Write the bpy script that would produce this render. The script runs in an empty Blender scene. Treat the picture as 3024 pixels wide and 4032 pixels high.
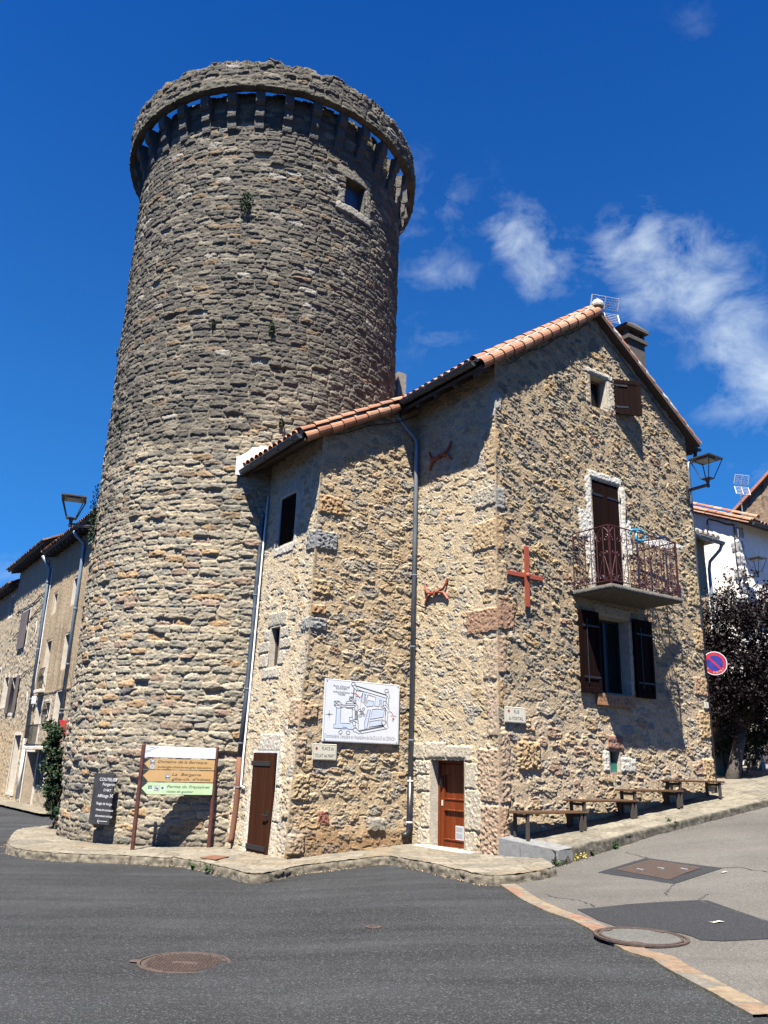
import bpy, bmesh, math, random
import numpy as np
from mathutils import Vector, Matrix
R_ = math.radians
sc = bpy.context.scene
COL = sc.collection

# ------------------------------------------------------------------ camera, sky, sun, exposure
PITCH, ROLL, FPX, CAMH = R_(17.114), R_(1.788), 3207.7, 1.6
_f = np.array([0, math.cos(PITCH), math.sin(PITCH)])
_u = np.array([0, -math.sin(PITCH), math.cos(PITCH)])
_x = np.array([1., 0, 0])
CX = math.cos(ROLL) * _x + math.sin(ROLL) * _u
CU = -math.sin(ROLL) * _x + math.cos(ROLL) * _u
CP = np.array([0, 0, CAMH])
cam = bpy.data.cameras.new('Camera')
cam.sensor_fit = 'VERTICAL'; cam.sensor_height = 36; cam.lens = FPX * 36 / 4032
cam.clip_start = .1; cam.clip_end = 3000
camo = bpy.data.objects.new('Camera', cam); COL.objects.link(camo)
camo.matrix_world = Matrix(((CX[0], CU[0], -_f[0], CP[0]), (CX[1], CU[1], -_f[1], CP[1]),
                            (CX[2], CU[2], -_f[2], CP[2]), (0, 0, 0, 1)))
sc.camera = camo
sc.view_settings.view_transform = 'Standard'
sc.view_settings.look = 'None'
sc.view_settings.gamma = 1
sc.view_settings.exposure = 2.4
sc.render.film_transparent = False
sc.cycles.max_bounces = 6; sc.cycles.diffuse_bounces = 2; sc.cycles.glossy_bounces = 3

SUN_DIR = np.array([-.373, -1.462, 2.89]); SUN_DIR /= np.linalg.norm(SUN_DIR)
SUN_EL = math.asin(SUN_DIR[2]); SUN_AZ = math.atan2(SUN_DIR[0], SUN_DIR[1])
sun = bpy.data.lights.new('sun', 'SUN'); sun.energy = 5.0; sun.angle = R_(.53); sun.color = (1, .95, .87)
suno = bpy.data.objects.new('sun', sun); COL.objects.link(suno)
suno.rotation_euler = Vector(SUN_DIR).to_track_quat('Z', 'Y').to_euler()


def pxray(px, py):
    return _f + CX * (px - 1512) / FPX - CU * (py - 2016) / FPX


wd = bpy.data.worlds.new('World'); sc.world = wd; wd.use_nodes = True
wn = wd.node_tree; wn.nodes.clear()


def WN(t, **k):
    n = wn.nodes.new(t)
    for a, b in k.items():
        setattr(n, a, b)
    return n


def wl(a, b):
    wn.links.new(a, b)


def wmath(op, a, b=None, clamp=False):
    n = WN('ShaderNodeMath', operation=op, use_clamp=clamp)
    for i, v in enumerate((a, b)):
        if v is None: continue
        if isinstance(v, (int, float)): n.inputs[i].default_value = v
        else: wl(v, n.inputs[i])
    return n.outputs[0]


sky = WN('ShaderNodeTexSky', sky_type='NISHITA', sun_disc=False)
sky.sun_elevation = SUN_EL; sky.sun_rotation = SUN_AZ; sky.altitude = 400; sky.air_density = 1.0
sky.dust_density = 0; sky.ozone_density = 6.0
gm = WN('ShaderNodeGamma'); gm.inputs[1].default_value = 1.7
tc = WN('ShaderNodeTexCoord')
# the photograph's sky is deep and polarised: the pale band of the sky model near the horizon is squeezed
sq_ = WN('ShaderNodeVectorMath', operation='MULTIPLY_ADD'); sq_.inputs[1].default_value = (1, 1, .62); sq_.inputs[2].default_value = (0, 0, .27)
wl(tc.outputs['Generated'], sq_.inputs[0])
nn_ = WN('ShaderNodeVectorMath', operation='NORMALIZE'); wl(sq_.outputs[0], nn_.inputs[0]); wl(nn_.outputs[0], sky.inputs[0])
wl(sky.outputs[0], gm.inputs[0])
tint0 = WN('ShaderNodeMix', data_type='RGBA', blend_type='MULTIPLY'); tint0.inputs[0].default_value = 1
tint0.inputs[7].default_value = (.032, .22, .305, 1)
wl(gm.outputs[0], tint0.inputs[6])
sz_ = WN('ShaderNodeSeparateXYZ'); wl(tc.outputs['Generated'], sz_.inputs[0])
hz_ = wmath('POWER', wmath('SUBTRACT', 1, wmath('MAXIMUM', sz_.outputs[2], 0)), 2.0)
tint = WN('ShaderNodeMix', data_type='RGBA', blend_type='ADD'); wl(hz_, tint.inputs[0])
wl(tint0.outputs[2], tint.inputs[6]); tint.inputs[7].default_value = (.226, .62, .14, 1)
nz = WN('ShaderNodeTexNoise'); nz.inputs['Scale'].default_value = 15.; nz.inputs['Detail'].default_value = 13
nz.inputs['Roughness'].default_value = .63; nz.inputs["Distortion"].default_value = .4
mp = WN('ShaderNodeMapping'); mp.inputs['Scale'].default_value = (1, 1, 1.35); mp.inputs['Location'].default_value = (.3, .1, .2)
wl(tc.outputs['Generated'], mp.inputs[0]); wl(mp.outputs[0], nz.inputs[0])
wz = WN('ShaderNodeTexNoise'); wz.inputs['Scale'].default_value = 14.; wz.inputs['Detail'].default_value = 5; wl(tc.outputs['Generated'], wz.inputs[0])
wv = WN('ShaderNodeVectorMath', operation='MULTIPLY_ADD'); wv.inputs[1].default_value = (.07, .07, .07); wv.inputs[2].default_value = (-.035, -.035, -.035)
wl(wz.outputs['Color'], wv.inputs[0])
wd_dir = WN('ShaderNodeVectorMath', operation='ADD'); wl(tc.outputs['Generated'], wd_dir.inputs[0]); wl(wv.outputs[0], wd_dir.inputs[1])
blobs = [(1960, 880, .045, .55), (2050, 930, .055, .85), (2110, 1010, .055, .85), (2220, 1010, .06, .45), (2430, 1010, .06, .75), (2540, 990, .07, 1.0), (2640, 1040, .08, .95), (2560, 1110, .07, .8), (2760, 1150, .075, .7),
         (2880, 1250, .07, .6), (2930, 1350, .07, .8), (2850, 1400, .06, .6), (3010, 1500, .08, 1.0), (2930, 1560, .07, .7), (3090, 1420, .09, .8), (1690, 1085, .07, .42), (1770, 1075, .05, .4), (1730, 800, .08, .33), (1640, 900, .07, .3),
         (1700, 1310, .06, .3), (2940, 1800, .06, .3), (10, 2290, .035, .45), (2740, 130, .05, .12)]
acc = None
for bx_, by_, br_, bw_ in blobs:
    d = pxray(bx_, by_); d /= np.linalg.norm(d)
    vm = WN('ShaderNodeVectorMath', operation='DISTANCE'); vm.inputs[1].default_value = d
    wl(wd_dir.outputs[0], vm.inputs[0])
    a = wmath('MULTIPLY', wmath('SUBTRACT', 1, wmath('DIVIDE', vm.outputs['Value'], br_), True), bw_)
    acc = a if acc is None else wmath('MAXIMUM', acc, a)
cl = wmath('ADD', wmath('MULTIPLY', acc, 1.0), wmath('MULTIPLY', wmath('SUBTRACT', nz.outputs['Fac'], .56), 2.4))
cl = wmath('MULTIPLY', wmath('MULTIPLY', cl, 1.0, True), wmath('MULTIPLY', acc, 1.8, True))
cl = wmath('MULTIPLY', cl, .80, True)
mixc = WN('ShaderNodeMix', data_type='RGBA'); wl(cl, mixc.inputs[0]); wl(tint.outputs[2], mixc.inputs[6])
mixc.inputs[7].default_value = (2.6, 3.05, 3.55, 1)
bg = WN('ShaderNodeBackground'); bg.inputs[1].default_value = .053
wo = WN('ShaderNodeOutputWorld'); wl(mixc.outputs[2], bg.inputs[0]); wl(bg.outputs[0], wo.inputs[0])

# ------------------------------------------------------------------ frames
TH = R_(34.2)
UR = np.array([math.cos(TH), math.sin(TH), 0]); UL = np.array([-math.sin(TH), math.cos(TH), 0])
NR = np.array([math.sin(TH), -math.cos(TH), 0]); NL = -UR
ZZ = np.array([0, 0, 1.])
K = np.array([2.14, 14.81, 0])                 # street corner of the house, at z = 0
TC = np.array([-3.67, 21.18, 0]); TR = 3.85    # tower centre and radius
Q0 = np.array([-11.5, 30.2, 0])                # start of the row of houses on the left
WC = np.array([13.15, 29.0, 0])                # corner of the white house


class Frame:
    """x to the viewer's right along a wall, y out of the wall, z up"""
    def __init__(s, o, x, y): s.o, s.x, s.y = np.array(o, float), x, y
    def p(s, x, y, z): return s.o + s.x * x + s.y * y + ZZ * z
    def rotz(s): return math.atan2(s.x[1], s.x[0])


FG = Frame(K, UR, NR)                          # gable: x = s
FB = Frame(K + UL * 2.58, UR, NR)              # annex gable: x = s
FC = Frame(K, -UL, NL)                         # short eave wall: x = -t
FA = Frame(K - UR * 2.65, -UL, NL)             # annex eave wall: x = -t
FL = Frame(Q0, -UL, NL)                        # houses on the left
FW1 = Frame(WC, -UL, NL); FW2 = Frame(WC, UR, NR)


def sstep(a, b, x):
    t = np.clip((x - a) / (b - a), 0, 1)
    return t * t * (3 - 2 * t)


def hgt(x, y):
    x = np.asarray(x, float); y = np.asarray(y, float)
    s = (x - K[0]) * UR[0] + (y - K[1]) * UR[1]
    w = sstep(1, 13, y)
    base = np.interp(x, [-9, -4, -1.5, .7, 2.1, 3, 5], [-.34, -.25, -.2, -.02, .02, .06, .15])
    q = np.maximum(0, s - .15)
    ramp = .13 * np.minimum(q, 7) + .07 * np.clip(q - 7, 0, 22)
    return w * base + ramp * sstep(-6, 1, x)


def gpx(px, py, dz=0.):
    """point of the photograph that lies on the ground (dz above it)"""
    d = pxray(px, py); z = 0.
    for _ in range(40):
        P = CP + d * (z - CAMH) / d[2]
        z = .5 * z + .5 * (float(hgt(P[0], P[1])) + dz)
    return CP + d * (z - CAMH) / d[2]


# ------------------------------------------------------------------ noise
def _hash(i, j, seed):
    i = i.astype(np.int64).astype(np.uint32); j = j.astype(np.int64).astype(np.uint32)
    n = i * np.uint32(374761393) + j * np.uint32(668265263) + np.uint32((seed * 2654435761) & 0xffffffff)
    n = (n ^ (n >> np.uint32(13))) * np.uint32(1274126177)
    n = (n ^ (n >> np.uint32(16))) * np.uint32(2246822519)
    n ^= n >> np.uint32(15)
    return n.astype(np.float32) / np.float32(4294967295.0)


def vn(x, y, seed=0):
    """gradient noise, about -1..1"""
    x = np.asarray(x, np.float32); y = np.asarray(y, np.float32)
    i = np.floor(x); j = np.floor(y); fx = x - i; fy = y - j
    ux = fx * fx * fx * (fx * (fx * 6 - 15) + 10); uy = fy * fy * fy * (fy * (fy * 6 - 15) + 10)
    out = 0
    for a in (0, 1):
        for b in (0, 1):
            an = _hash(i + a, j + b, seed) * np.float32(6.2831853)
            g = np.cos(an) * (fx - a) + np.sin(an) * (fy - b)
            out = out + g * (ux if a else 1 - ux) * (uy if b else 1 - uy)
    return out * 1.5


def fbm(x, y, seed=0, oct=4, gain=.5):
    a, f, s = 1., 1., 0
    for k in range(oct):
        s = s + a * vn(x * f, y * f, seed + 17 * k); a *= gain; f *= 2.03
    return s


def cells(u, v, sx, sy, jx, jy, seed, p=3.0, vary=.25):
    """jittered brick-like cells: F1, F2 and three random numbers of the nearest one"""
    j0 = np.floor(v / sy)
    F1 = np.full(u.shape, 9., np.float32); F2 = F1.copy()
    r = [np.zeros(u.shape, np.float32) for _ in range(3)]
    for dj in (-1, 0, 1):
        j = j0 + dj
        off = _hash(j, j * 0 + 5, seed + 3)
        i0 = np.floor(u / sx - off)
        for di in (-1, 0, 1):
            i = i0 + di
            a = _hash(i, j, seed); b = _hash(i, j, seed + 1); c = _hash(i, j, seed + 2)
            du = np.abs(u / sx - off - (i + .5 + (a - .5) * jx)); dv = np.abs(v / sy - (j + .5 + (b - .5) * jy))
            d = (du ** p + dv ** p) ** (1 / p) * (1 + vary * (c - .5))
            n = d < F1
            F2 = np.where(n, F1, np.minimum(F2, d)); F1 = np.where(n, d, F1)
            r[0] = np.where(n, a, r[0]); r[1] = np.where(n, b, r[1])
            r[2] = np.where(n, _hash(i, j, seed + 9), r[2])
    return F1, F2, r


def facets(u, v, sx, sy, seed, tilt=1.3):
    """broken stone: small planes at random heights and slants, with sharp edges"""
    j0 = np.floor(v / sy); F1 = np.full(u.shape, 9., np.float32); H = np.zeros(u.shape, np.float32)
    for dj in (-1, 0, 1):
        j = j0 + dj; off = _hash(j, j * 0 + 5, seed + 3); i0 = np.floor(u / sx - off)
        for di in (-1, 0, 1):
            i = i0 + di
            a = _hash(i, j, seed); b = _hash(i, j, seed + 1); c = _hash(i, j, seed + 2)
            du = u / sx - off - (i + .5 + (a - .5) * .9); dv = v / sy - (j + .5 + (b - .5) * .9)
            d = du * du + dv * dv; n = d < F1
            F1 = np.where(n, d, F1)
            H = np.where(n, (c - .5) + tilt * (du * (a * 1.7 % 1 - .5) + dv * (b * 2.3 % 1 - .5)), H)
    return H


def pick(r, pal):
    """palette colour by random number; pal = [(weight, colour), ...]"""
    w = np.cumsum([p[0] for p in pal]); w = w / w[-1]
    idx = np.searchsorted(w, np.clip(r, 0, .9999))
    return np.array([p[1] for p in pal], np.float32)[idx]


def lerp(a, b, t):
    return a + (b - a) * t


def blocks_over(u, v, h, col, blocks, seed=50):
    """dressed stones set into a rubble wall: (u0, v0, u1, v1, colour, relief, roughness)"""
    for k, bl in enumerate(blocks):
        u0, v0, u1, v1, c, rel, rg = bl
        uu = u + .022 * vn(u * 9, v * 9, seed + k) + .012 * vn(u * 25, v * 25, seed + k + 40)
        vv = v + .022 * vn(u * 9 + 7, v * 9, seed + k + 9) + .012 * vn(u * 25, v * 25 + 3, seed + k + 60)
        d = np.minimum(np.minimum(uu - u0, u1 - uu), np.minimum(vv - v0, v1 - vv))
        m = sstep(0, .03, d)
        n = fbm(u * 14, v * 14, seed + k + 3, 3)
        h = lerp(h, rel + rg * n, m)
        tone = 1 + .10 * vn(u * 5, v * 5, seed + k) + .12 * n
        col = lerp(col, np.array(c, np.float32) * tone[..., None], m[..., None])
    return h, col


# ------------------------------------------------------------------ object helpers
ROOT = {}


def tag(o, label=None, cat=None, group=None, kind=None):
    if label: o['label'] = label
    if cat: o['category'] = cat
    if group: o['group'] = group
    if kind: o['kind'] = kind
    return o


def thing(name, label, cat, loc=(0, 0, 0), rotz=0, group=None):
    o = bpy.data.objects.new(name, None); COL.objects.link(o)
    o.location = tuple(loc); o.rotation_euler = (0, 0, rotz); o.empty_display_size = .2
    ROOT[o.name] = np.array(loc, float)
    return tag(o, label, cat, group)


def off_of(parent):
    while parent is not None and parent.parent is not None:
        parent = parent.parent
    if parent is None: return np.zeros(3)
    return ROOT.get(parent.name, np.zeros(3))


def link_mesh(name, me, m, parent=None):
    o = bpy.data.objects.new(name, me); COL.objects.link(o)
    if m is not None: me.materials.append(m)
    if parent is not None: o.parent = parent
    return o


def copy_tree(o, parent=None):
    c = o.copy(); COL.objects.link(c); c.parent = parent
    for ch in list(o.children): copy_tree(ch, c)
    return c


class MB:
    """collects shapes into one mesh; colours per vertex are optional"""
    def __init__(s): s.v, s.f, s.c, s.cur, s.base = [], [], [], (1, 1, 1), None
    def add(s, verts, faces):
        n = len(s.v); s.v += [tuple(map(float, p)) for p in verts]
        s.f += [tuple(n + i for i in f) for f in faces]; s.c += [s.cur] * len(verts)
    def hexa(s, p):   # p: 4 bottom then 4 top, both counter-clockwise
        s.add(p, [(3, 2, 1, 0), (4, 5, 6, 7), (0, 1, 5, 4), (1, 2, 6, 5), (2, 3, 7, 6), (3, 0, 4, 7)])
    def box(s, F, x0, x1, y0, y1, z0, z1):
        """F frame; x along, y out, z up"""
        s.hexa([F.p(x0, y1, z0), F.p(x1, y1, z0), F.p(x1, y0, z0), F.p(x0, y0, z0),
                F.p(x0, y1, z1), F.p(x1, y1, z1), F.p(x1, y0, z1), F.p(x0, y0, z1)][:8])
    def bbox(s, F, x0, x1, y0, y1, z0, z1, b=.006):
        """box with chamfered edges"""
        pts = []
        for (a0, a1, b0, b1, z) in ((x0 + b, x1 - b, y0 + b, y1 - b, z0), (x0, x1, y0, y1, z0 + b), (x0, x1, y0, y1, z1 - b), (x0 + b, x1 - b, y0 + b, y1 - b, z1)):
            pts += [F.p(a0, b0, z), F.p(a1, b0, z), F.p(a1, b1, z), F.p(a0, b1, z)]
        f = [(3, 2, 1, 0), (12, 13, 14, 15)]
        for k in range(3):
            for i in range(4):
                a, b2 = 4 * k + i, 4 * k + (i + 1) % 4
                f.append((a, b2, b2 + 4, a + 4))
        s.add(pts, f)
    def tube(s, pts, r, n=8, cap=True, r2=None):
        pts = [np.array(p, float) for p in pts]; L = len(pts); ring = []
        up = None
        for i in range(L):
            t = pts[min(i + 1, L - 1)] - pts[max(i - 1, 0)]; t = t / (np.linalg.norm(t) + 1e-9)
            if up is None:
                a = np.array([0, 0, 1.]) if abs(t[2]) < .9 else np.array([1., 0, 0])
                up = np.cross(t, a)
            up = up - t * (up @ t); up = up / (np.linalg.norm(up) + 1e-9)
            w = np.cross(t, up); rr = r if r2 is None else r + (r2 - r) * i / max(1, L - 1)
            ring.append([pts[i] + rr * (math.cos(2 * math.pi * k / n) * up + math.sin(2 * math.pi * k / n) * w) for k in range(n)])
        V = [p for q in ring for p in q]
        f = [(i * n + k, i * n + (k + 1) % n, (i + 1) * n + (k + 1) % n, (i + 1) * n + k) for i in range(L - 1) for k in range(n)]
        if cap: f += [tuple(range(n - 1, -1, -1)), tuple((L - 1) * n + k for k in range(n))]
        s.add(V, f)
    def lathe(s, o, prof, n=24, ax=ZZ, cap=True):
        ax = np.array(ax, float); a = np.array([1., 0, 0]) if abs(ax[0]) < .9 else np.array([0, 1., 0])
        e1 = np.cross(ax, a); e1 /= np.linalg.norm(e1); e2 = np.cross(ax, e1); o = np.array(o, float)
        V = [o + ax * z + r * (math.cos(2 * math.pi * k / n) * e1 + math.sin(2 * math.pi * k / n) * e2) for r, z in prof for k in range(n)]
        L = len(prof)
        f = [(i * n + k, i * n + (k + 1) % n, (i + 1) * n + (k + 1) % n, (i + 1) * n + k) for i in range(L - 1) for k in range(n)]
        if cap: f += [tuple(range(n - 1, -1, -1)), tuple((L - 1) * n + k for k in range(n))]
        s.add(V, f)
    def prism(s, F, poly, y0, y1):
        """polygon in the frame's x, z plane, thick from y0 to y1"""
        n = len(poly)
        V = [F.p(x, y0, z) for x, z in poly] + [F.p(x, y1, z) for x, z in poly]
        f = [tuple(range(n)), tuple(range(2 * n - 1, n - 1, -1))] + [((i + 1) % n, i, i + n, (i + 1) % n + n) for i in range(n)]
        s.add(V, f)
    def strip(s, F, pts, w, y):
        """flat pen line in the x, z plane of a frame"""
        pts = [np.array(p, float) for p in pts]; L = len(pts); V = []
        for i in range(L):
            t = pts[min(i + 1, L - 1)] - pts[max(i - 1, 0)]; t /= (np.linalg.norm(t) + 1e-9)
            nn = np.array([-t[1], t[0]]) * w / 2
            e = -t * w / 2 if i == 0 else (t * w / 2 if i == L - 1 else 0 * t)
            for q in (pts[i] + nn + e, pts[i] - nn + e): V.append(F.p(q[0], y, q[1]))
        s.add(V, [(2 * i, 2 * i + 1, 2 * i + 3, 2 * i + 2) for i in range(L - 1)])
    def text(s, F, body, x, z, y, w=None, h=None, shear=0, align='CENTER', rot=0):
        """lettering fitted to width w and/or cap height h; x, z = anchor of the base line"""
        cu = bpy.data.curves.new('tmp_text', 'FONT'); cu.body = body; cu.shear = shear; cu.size = 1; cu.resolution_u = 3
        ob = bpy.data.objects.new('tmp_text', cu); COL.objects.link(ob)
        bpy.context.view_layer.update()
        me = bpy.data.meshes.new_from_object(ob.evaluated_get(bpy.context.evaluated_depsgraph_get()))
        bpy.data.objects.remove(ob); bpy.data.curves.remove(cu)
        if not me.vertices: return
        P = np.array([v.co[:] for v in me.vertices]); fs = [tuple(p.vertices) for p in me.polygons]
        bpy.data.meshes.remove(me)
        x0, x1 = P[:, 0].min(), P[:, 0].max()
        sz = (h / .7) if h else w / (x1 - x0); sx = w / (x1 - x0) if w else sz
        px = (P[:, 0] - (x0 + x1) / 2) * sx if align == 'CENTER' else ((P[:, 0] - x0) * sx if align == 'LEFT' else (P[:, 0] - x1) * sx)
        pz = P[:, 1] * sz
        c, n = math.cos(rot), math.sin(rot)
        s.add([F.p(x + a * c - b * n, y, z + a * n + b * c) for a, b in zip(px, pz)], fs)
    def build(s, name, m, parent=None, smooth=False, vcol=False):
        me = bpy.data.meshes.new(name)
        o0 = off_of(parent) if s.base is None else np.array(s.base)
        me.from_pydata([(a - o0[0], b - o0[1], c - o0[2]) for a, b, c in s.v], [], s.f)
        if vcol:
            at = me.color_attributes.new('Col', 'FLOAT_COLOR', 'POINT')
            at.data.foreach_set('color', np.array([list(c) + [1] for c in s.c], np.float32).ravel())
        me.update()
        if smooth:
            me.polygons.foreach_set('use_smooth', [True] * len(me.polygons))
        return link_mesh(name, me, m, parent)


def np_mesh(name, P, quads, col, m, parent=None, smooth=False):
    P = np.asarray(P, np.float32).reshape(-1, 3) - off_of(parent).astype(np.float32)
    used = np.zeros(len(P), bool); used[quads.ravel()] = True
    remap = np.cumsum(used) - 1
    P = P[used]; quads = remap[quads].astype(np.int32)
    me = bpy.data.meshes.new(name); k = quads.shape[1]
    me.vertices.add(len(P)); me.vertices.foreach_set('co', np.ascontiguousarray(P, np.float32).ravel())
    me.loops.add(quads.size); me.loops.foreach_set('vertex_index', quads.ravel())
    me.polygons.add(len(quads)); me.polygons.foreach_set('loop_start', np.arange(0, quads.size, k, dtype=np.int32))
    if smooth: me.polygons.foreach_set('use_smooth', np.ones(len(quads), bool))
    if col is not None:
        c = np.asarray(col, np.float32).reshape(-1, 3)[used]
        at = me.color_attributes.new('Col', 'FLOAT_COLOR', 'POINT')
        at.data.foreach_set('color', np.concatenate([np.clip(c, 0.003, .9), np.ones((len(c), 1), np.float32)], 1).ravel())
    me.update(calc_edges=True); me.validate()
    return link_mesh(name, me, m, parent)


def grid_quads(nv, nu):
    a = np.arange(nv * nu).reshape(nv, nu)
    return np.stack([a[:-1, :-1], a[:-1, 1:], a[1:, 1:], a[1:, :-1]], -1).reshape(-1, 4)


def wall(name, parent, pos, u0, u1, v0, v1, res, field, m, holes=(), keep=None, umap=None, smooth=False):
    nu = max(2, int((u1 - u0) / res) + 1); nv = max(2, int((v1 - v0) / res) + 1)
    U, V = np.meshgrid(np.linspace(u0, u1, nu), np.linspace(v0, v1, nv))
    if umap is not None: U = umap(U, V)
    h, col = field(U, V)
    for (a0, b0, a1, b1) in holes:
        d = np.maximum(np.maximum(a0 - U, U - a1), np.maximum(b0 - V, V - b1))
        h = lerp(np.full_like(h, .005), h, sstep(.0, .07, d))
    P = pos(U, V, h)
    q = grid_quads(nv, nu)
    uc = U.ravel()[q].mean(1); vc = V.ravel()[q].mean(1)
    ok = np.ones(len(q), bool)
    for (a0, b0, a1, b1) in holes:
        ok &= ~((uc > a0) & (uc < a1) & (vc > b0) & (vc < b1))
    if keep is not None: ok &= keep(uc, vc)
    return np_mesh(name, P, q[ok], col, m, parent, smooth)


# ------------------------------------------------------------------ materials
def nt(name):
    m = bpy.data.materials.new(name); m.use_nodes = True
    t = m.node_tree; b = t.nodes['Principled BSDF']
    return m, t, b


def node(t, typ, ins=None, **k):
    n = t.nodes.new(typ)
    for a, v in k.items(): setattr(n, a, v)
    for a, v in (ins or {}).items():
        if hasattr(v, 'is_output') or hasattr(v, 'is_linked'): t.links.new(v, n.inputs[a])
        else: n.inputs[a].default_value = v
    return n


def m_simple(name, col, rough=.6, metal=0., var=.25, scale=8., bump=.3, bscale=60., col2=None, spec=.5, stretch=(1, 1, 1), detail=5, dist=.01):
    m, t, b = nt(name)
    col = tuple(c * .72 for c in col); col2 = col2 and tuple(c * .72 for c in col2)
    tcn = node(t, 'ShaderNodeTexCoord')
    mpn = node(t, 'ShaderNodeMapping', {0: tcn.outputs['Object'], 'Scale': stretch})
    n1 = node(t, 'ShaderNodeTexNoise', {0: mpn.outputs[0], 'Scale': scale, 'Detail': detail, 'Roughness': .65})
    r = node(t, 'ShaderNodeMapRange', {0: n1.outputs[0], 1: .3, 2: .7})
    c2 = col2 or tuple(min(1, c * (1 - var)) for c in col)
    mx = node(t, 'ShaderNodeMix', {0: r.outputs[0], 6: (*c2, 1), 7: (*[min(1, c * (1 + (0 if col2 else var * .6))) for c in col], 1)}, data_type='RGBA')
    t.links.new(mx.outputs[2], b.inputs['Base Color'])
    b.inputs['Metallic'].default_value = metal
    rr = node(t, 'ShaderNodeMapRange', {0: n1.outputs[0], 1: .3, 2: .7, 3: max(.05, rough - .12), 4: min(1, rough + .1)})
    t.links.new(rr.outputs[0], b.inputs['Roughness']); b.inputs['Specular IOR Level'].default_value = spec
    if bump:
        n2 = node(t, 'ShaderNodeTexNoise', {0: mpn.outputs[0], 'Scale': bscale, 'Detail': 4, 'Roughness': .6})
        bp = node(t, 'ShaderNodeBump', {'Height': n2.outputs[0], 'Strength': bump, 'Distance': dist})
        t.links.new(bp.outputs[0], b.inputs['Normal'])
    return m


def m_vcol(name, rough=.92, fine=35., amp=.35, bump=.6, dist=.02, spec=.2, gain=.40, tint=(1., .968, .89)):
    """per-vertex stone colour broken up by fine grain, with fine bump"""
    m, t, b = nt(name)
    at = node(t, 'ShaderNodeAttribute', attribute_name='Col')
    tcn = node(t, 'ShaderNodeTexCoord')
    n1 = node(t, 'ShaderNodeTexNoise', {0: tcn.outputs['Object'], 'Scale': fine, 'Detail': 6, 'Roughness': .7})
    r = node(t, 'ShaderNodeMapRange', {0: n1.outputs[0], 1: .25, 2: .75, 3: gain * (1 - amp), 4: gain * (1 + amp)})
    mx = node(t, 'ShaderNodeVectorMath', {0: at.outputs['Color'], 'Scale': r.outputs[0]}, operation='SCALE')
    mt = node(t, 'ShaderNodeVectorMath', {0: mx.outputs[0], 1: tint}, operation='MULTIPLY')
    t.links.new(mt.outputs[0], b.inputs['Base Color'])
    b.inputs['Roughness'].default_value = rough; b.inputs['Specular IOR Level'].default_value = spec
    if bump:
        bp = node(t, 'ShaderNodeBump', {'Height': n1.outputs[0], 'Strength': bump, 'Distance': dist})
        t.links.new(bp.outputs[0], b.inputs['Normal'])
    return m


def m_wood(name, col, F, board=.1, dark=.35, rough=.75, vertical=True, spec=.1):
    """boards with grain, gaps between them as fine grooves"""
    m, t, b = nt(name); col = tuple(c * .72 for c in col)
    g = node(t, 'ShaderNodeNewGeometry')
    dx = node(t, 'ShaderNodeVectorMath', {0: g.outputs['Position'], 1: tuple(F.x)}, operation='DOT_PRODUCT')
    sz = node(t, 'ShaderNodeSeparateXYZ', {0: g.outputs['Position']})
    a, c = (dx.outputs['Value'], sz.outputs[2]) if vertical else (sz.outputs[2], dx.outputs['Value'])
    k = node(t, 'ShaderNodeMath', {0: a, 1: board}, operation='DIVIDE')
    fl = node(t, 'ShaderNodeMath', {0: k.outputs[0]}, operation='FLOOR')
    fr = node(t, 'ShaderNodeMath', {0: k.outputs[0]}, operation='FRACT')
    wn_ = node(t, 'ShaderNodeTexWhiteNoise', {'W': fl.outputs[0]}, noise_dimensions='1D')
    cv = node(t, 'ShaderNodeCombineXYZ', {0: node(t, 'ShaderNodeMath', {0: a, 1: 38.}, operation='MULTIPLY').outputs[0],
                                          1: node(t, 'ShaderNodeMath', {0: c, 1: 2.2}, operation='MULTIPLY').outputs[0], 2: fl.outputs[0]})
    n1 = node(t, 'ShaderNodeTexNoise', {0: cv.outputs[0], 'Scale': 1.6, 'Detail': 6, 'Roughness': .65})
    s = node(t, 'ShaderNodeMath', {0: n1.outputs[0], 1: node(t, 'ShaderNodeMath', {0: wn_.outputs[0], 1: .35}, operation='MULTIPLY').outputs[0]}, operation='ADD')
    r = node(t, 'ShaderNodeMapRange', {0: s.outputs[0], 1: .3, 2: 1.0})
    mx = node(t, 'ShaderNodeMix', {0: r.outputs[0], 6: (*[v * (1 - dark) for v in col], 1), 7: (*[min(1, v * (1 + dark * .6)) for v in col], 1)}, data_type='RGBA')
    t.links.new(mx.outputs[2], b.inputs['Base Color']); b.inputs['Roughness'].default_value = rough; b.inputs['Specular IOR Level'].default_value = spec * .4
    e = node(t, 'ShaderNodeMath', {0: fr.outputs[0], 1: .5}, operation='SUBTRACT')
    e = node(t, 'ShaderNodeMath', {0: e.outputs[0]}, operation='ABSOLUTE')
    e = node(t, 'ShaderNodeMapRange', {0: e.outputs[0], 1: .42, 2: .5, 3: 1, 4: 0})
    hh = node(t, 'ShaderNodeMath', {0: e.outputs[0], 1: node(t, 'ShaderNodeMath', {0: n1.outputs[0], 1: .25}, operation='MULTIPLY').outputs[0]}, operation='ADD')
    bp = node(t, 'ShaderNodeBump', {'Height': hh.outputs[0], 'Strength': .8, 'Distance': .012})
    t.links.new(bp.outputs[0], b.inputs['Normal'])
    return m


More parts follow.
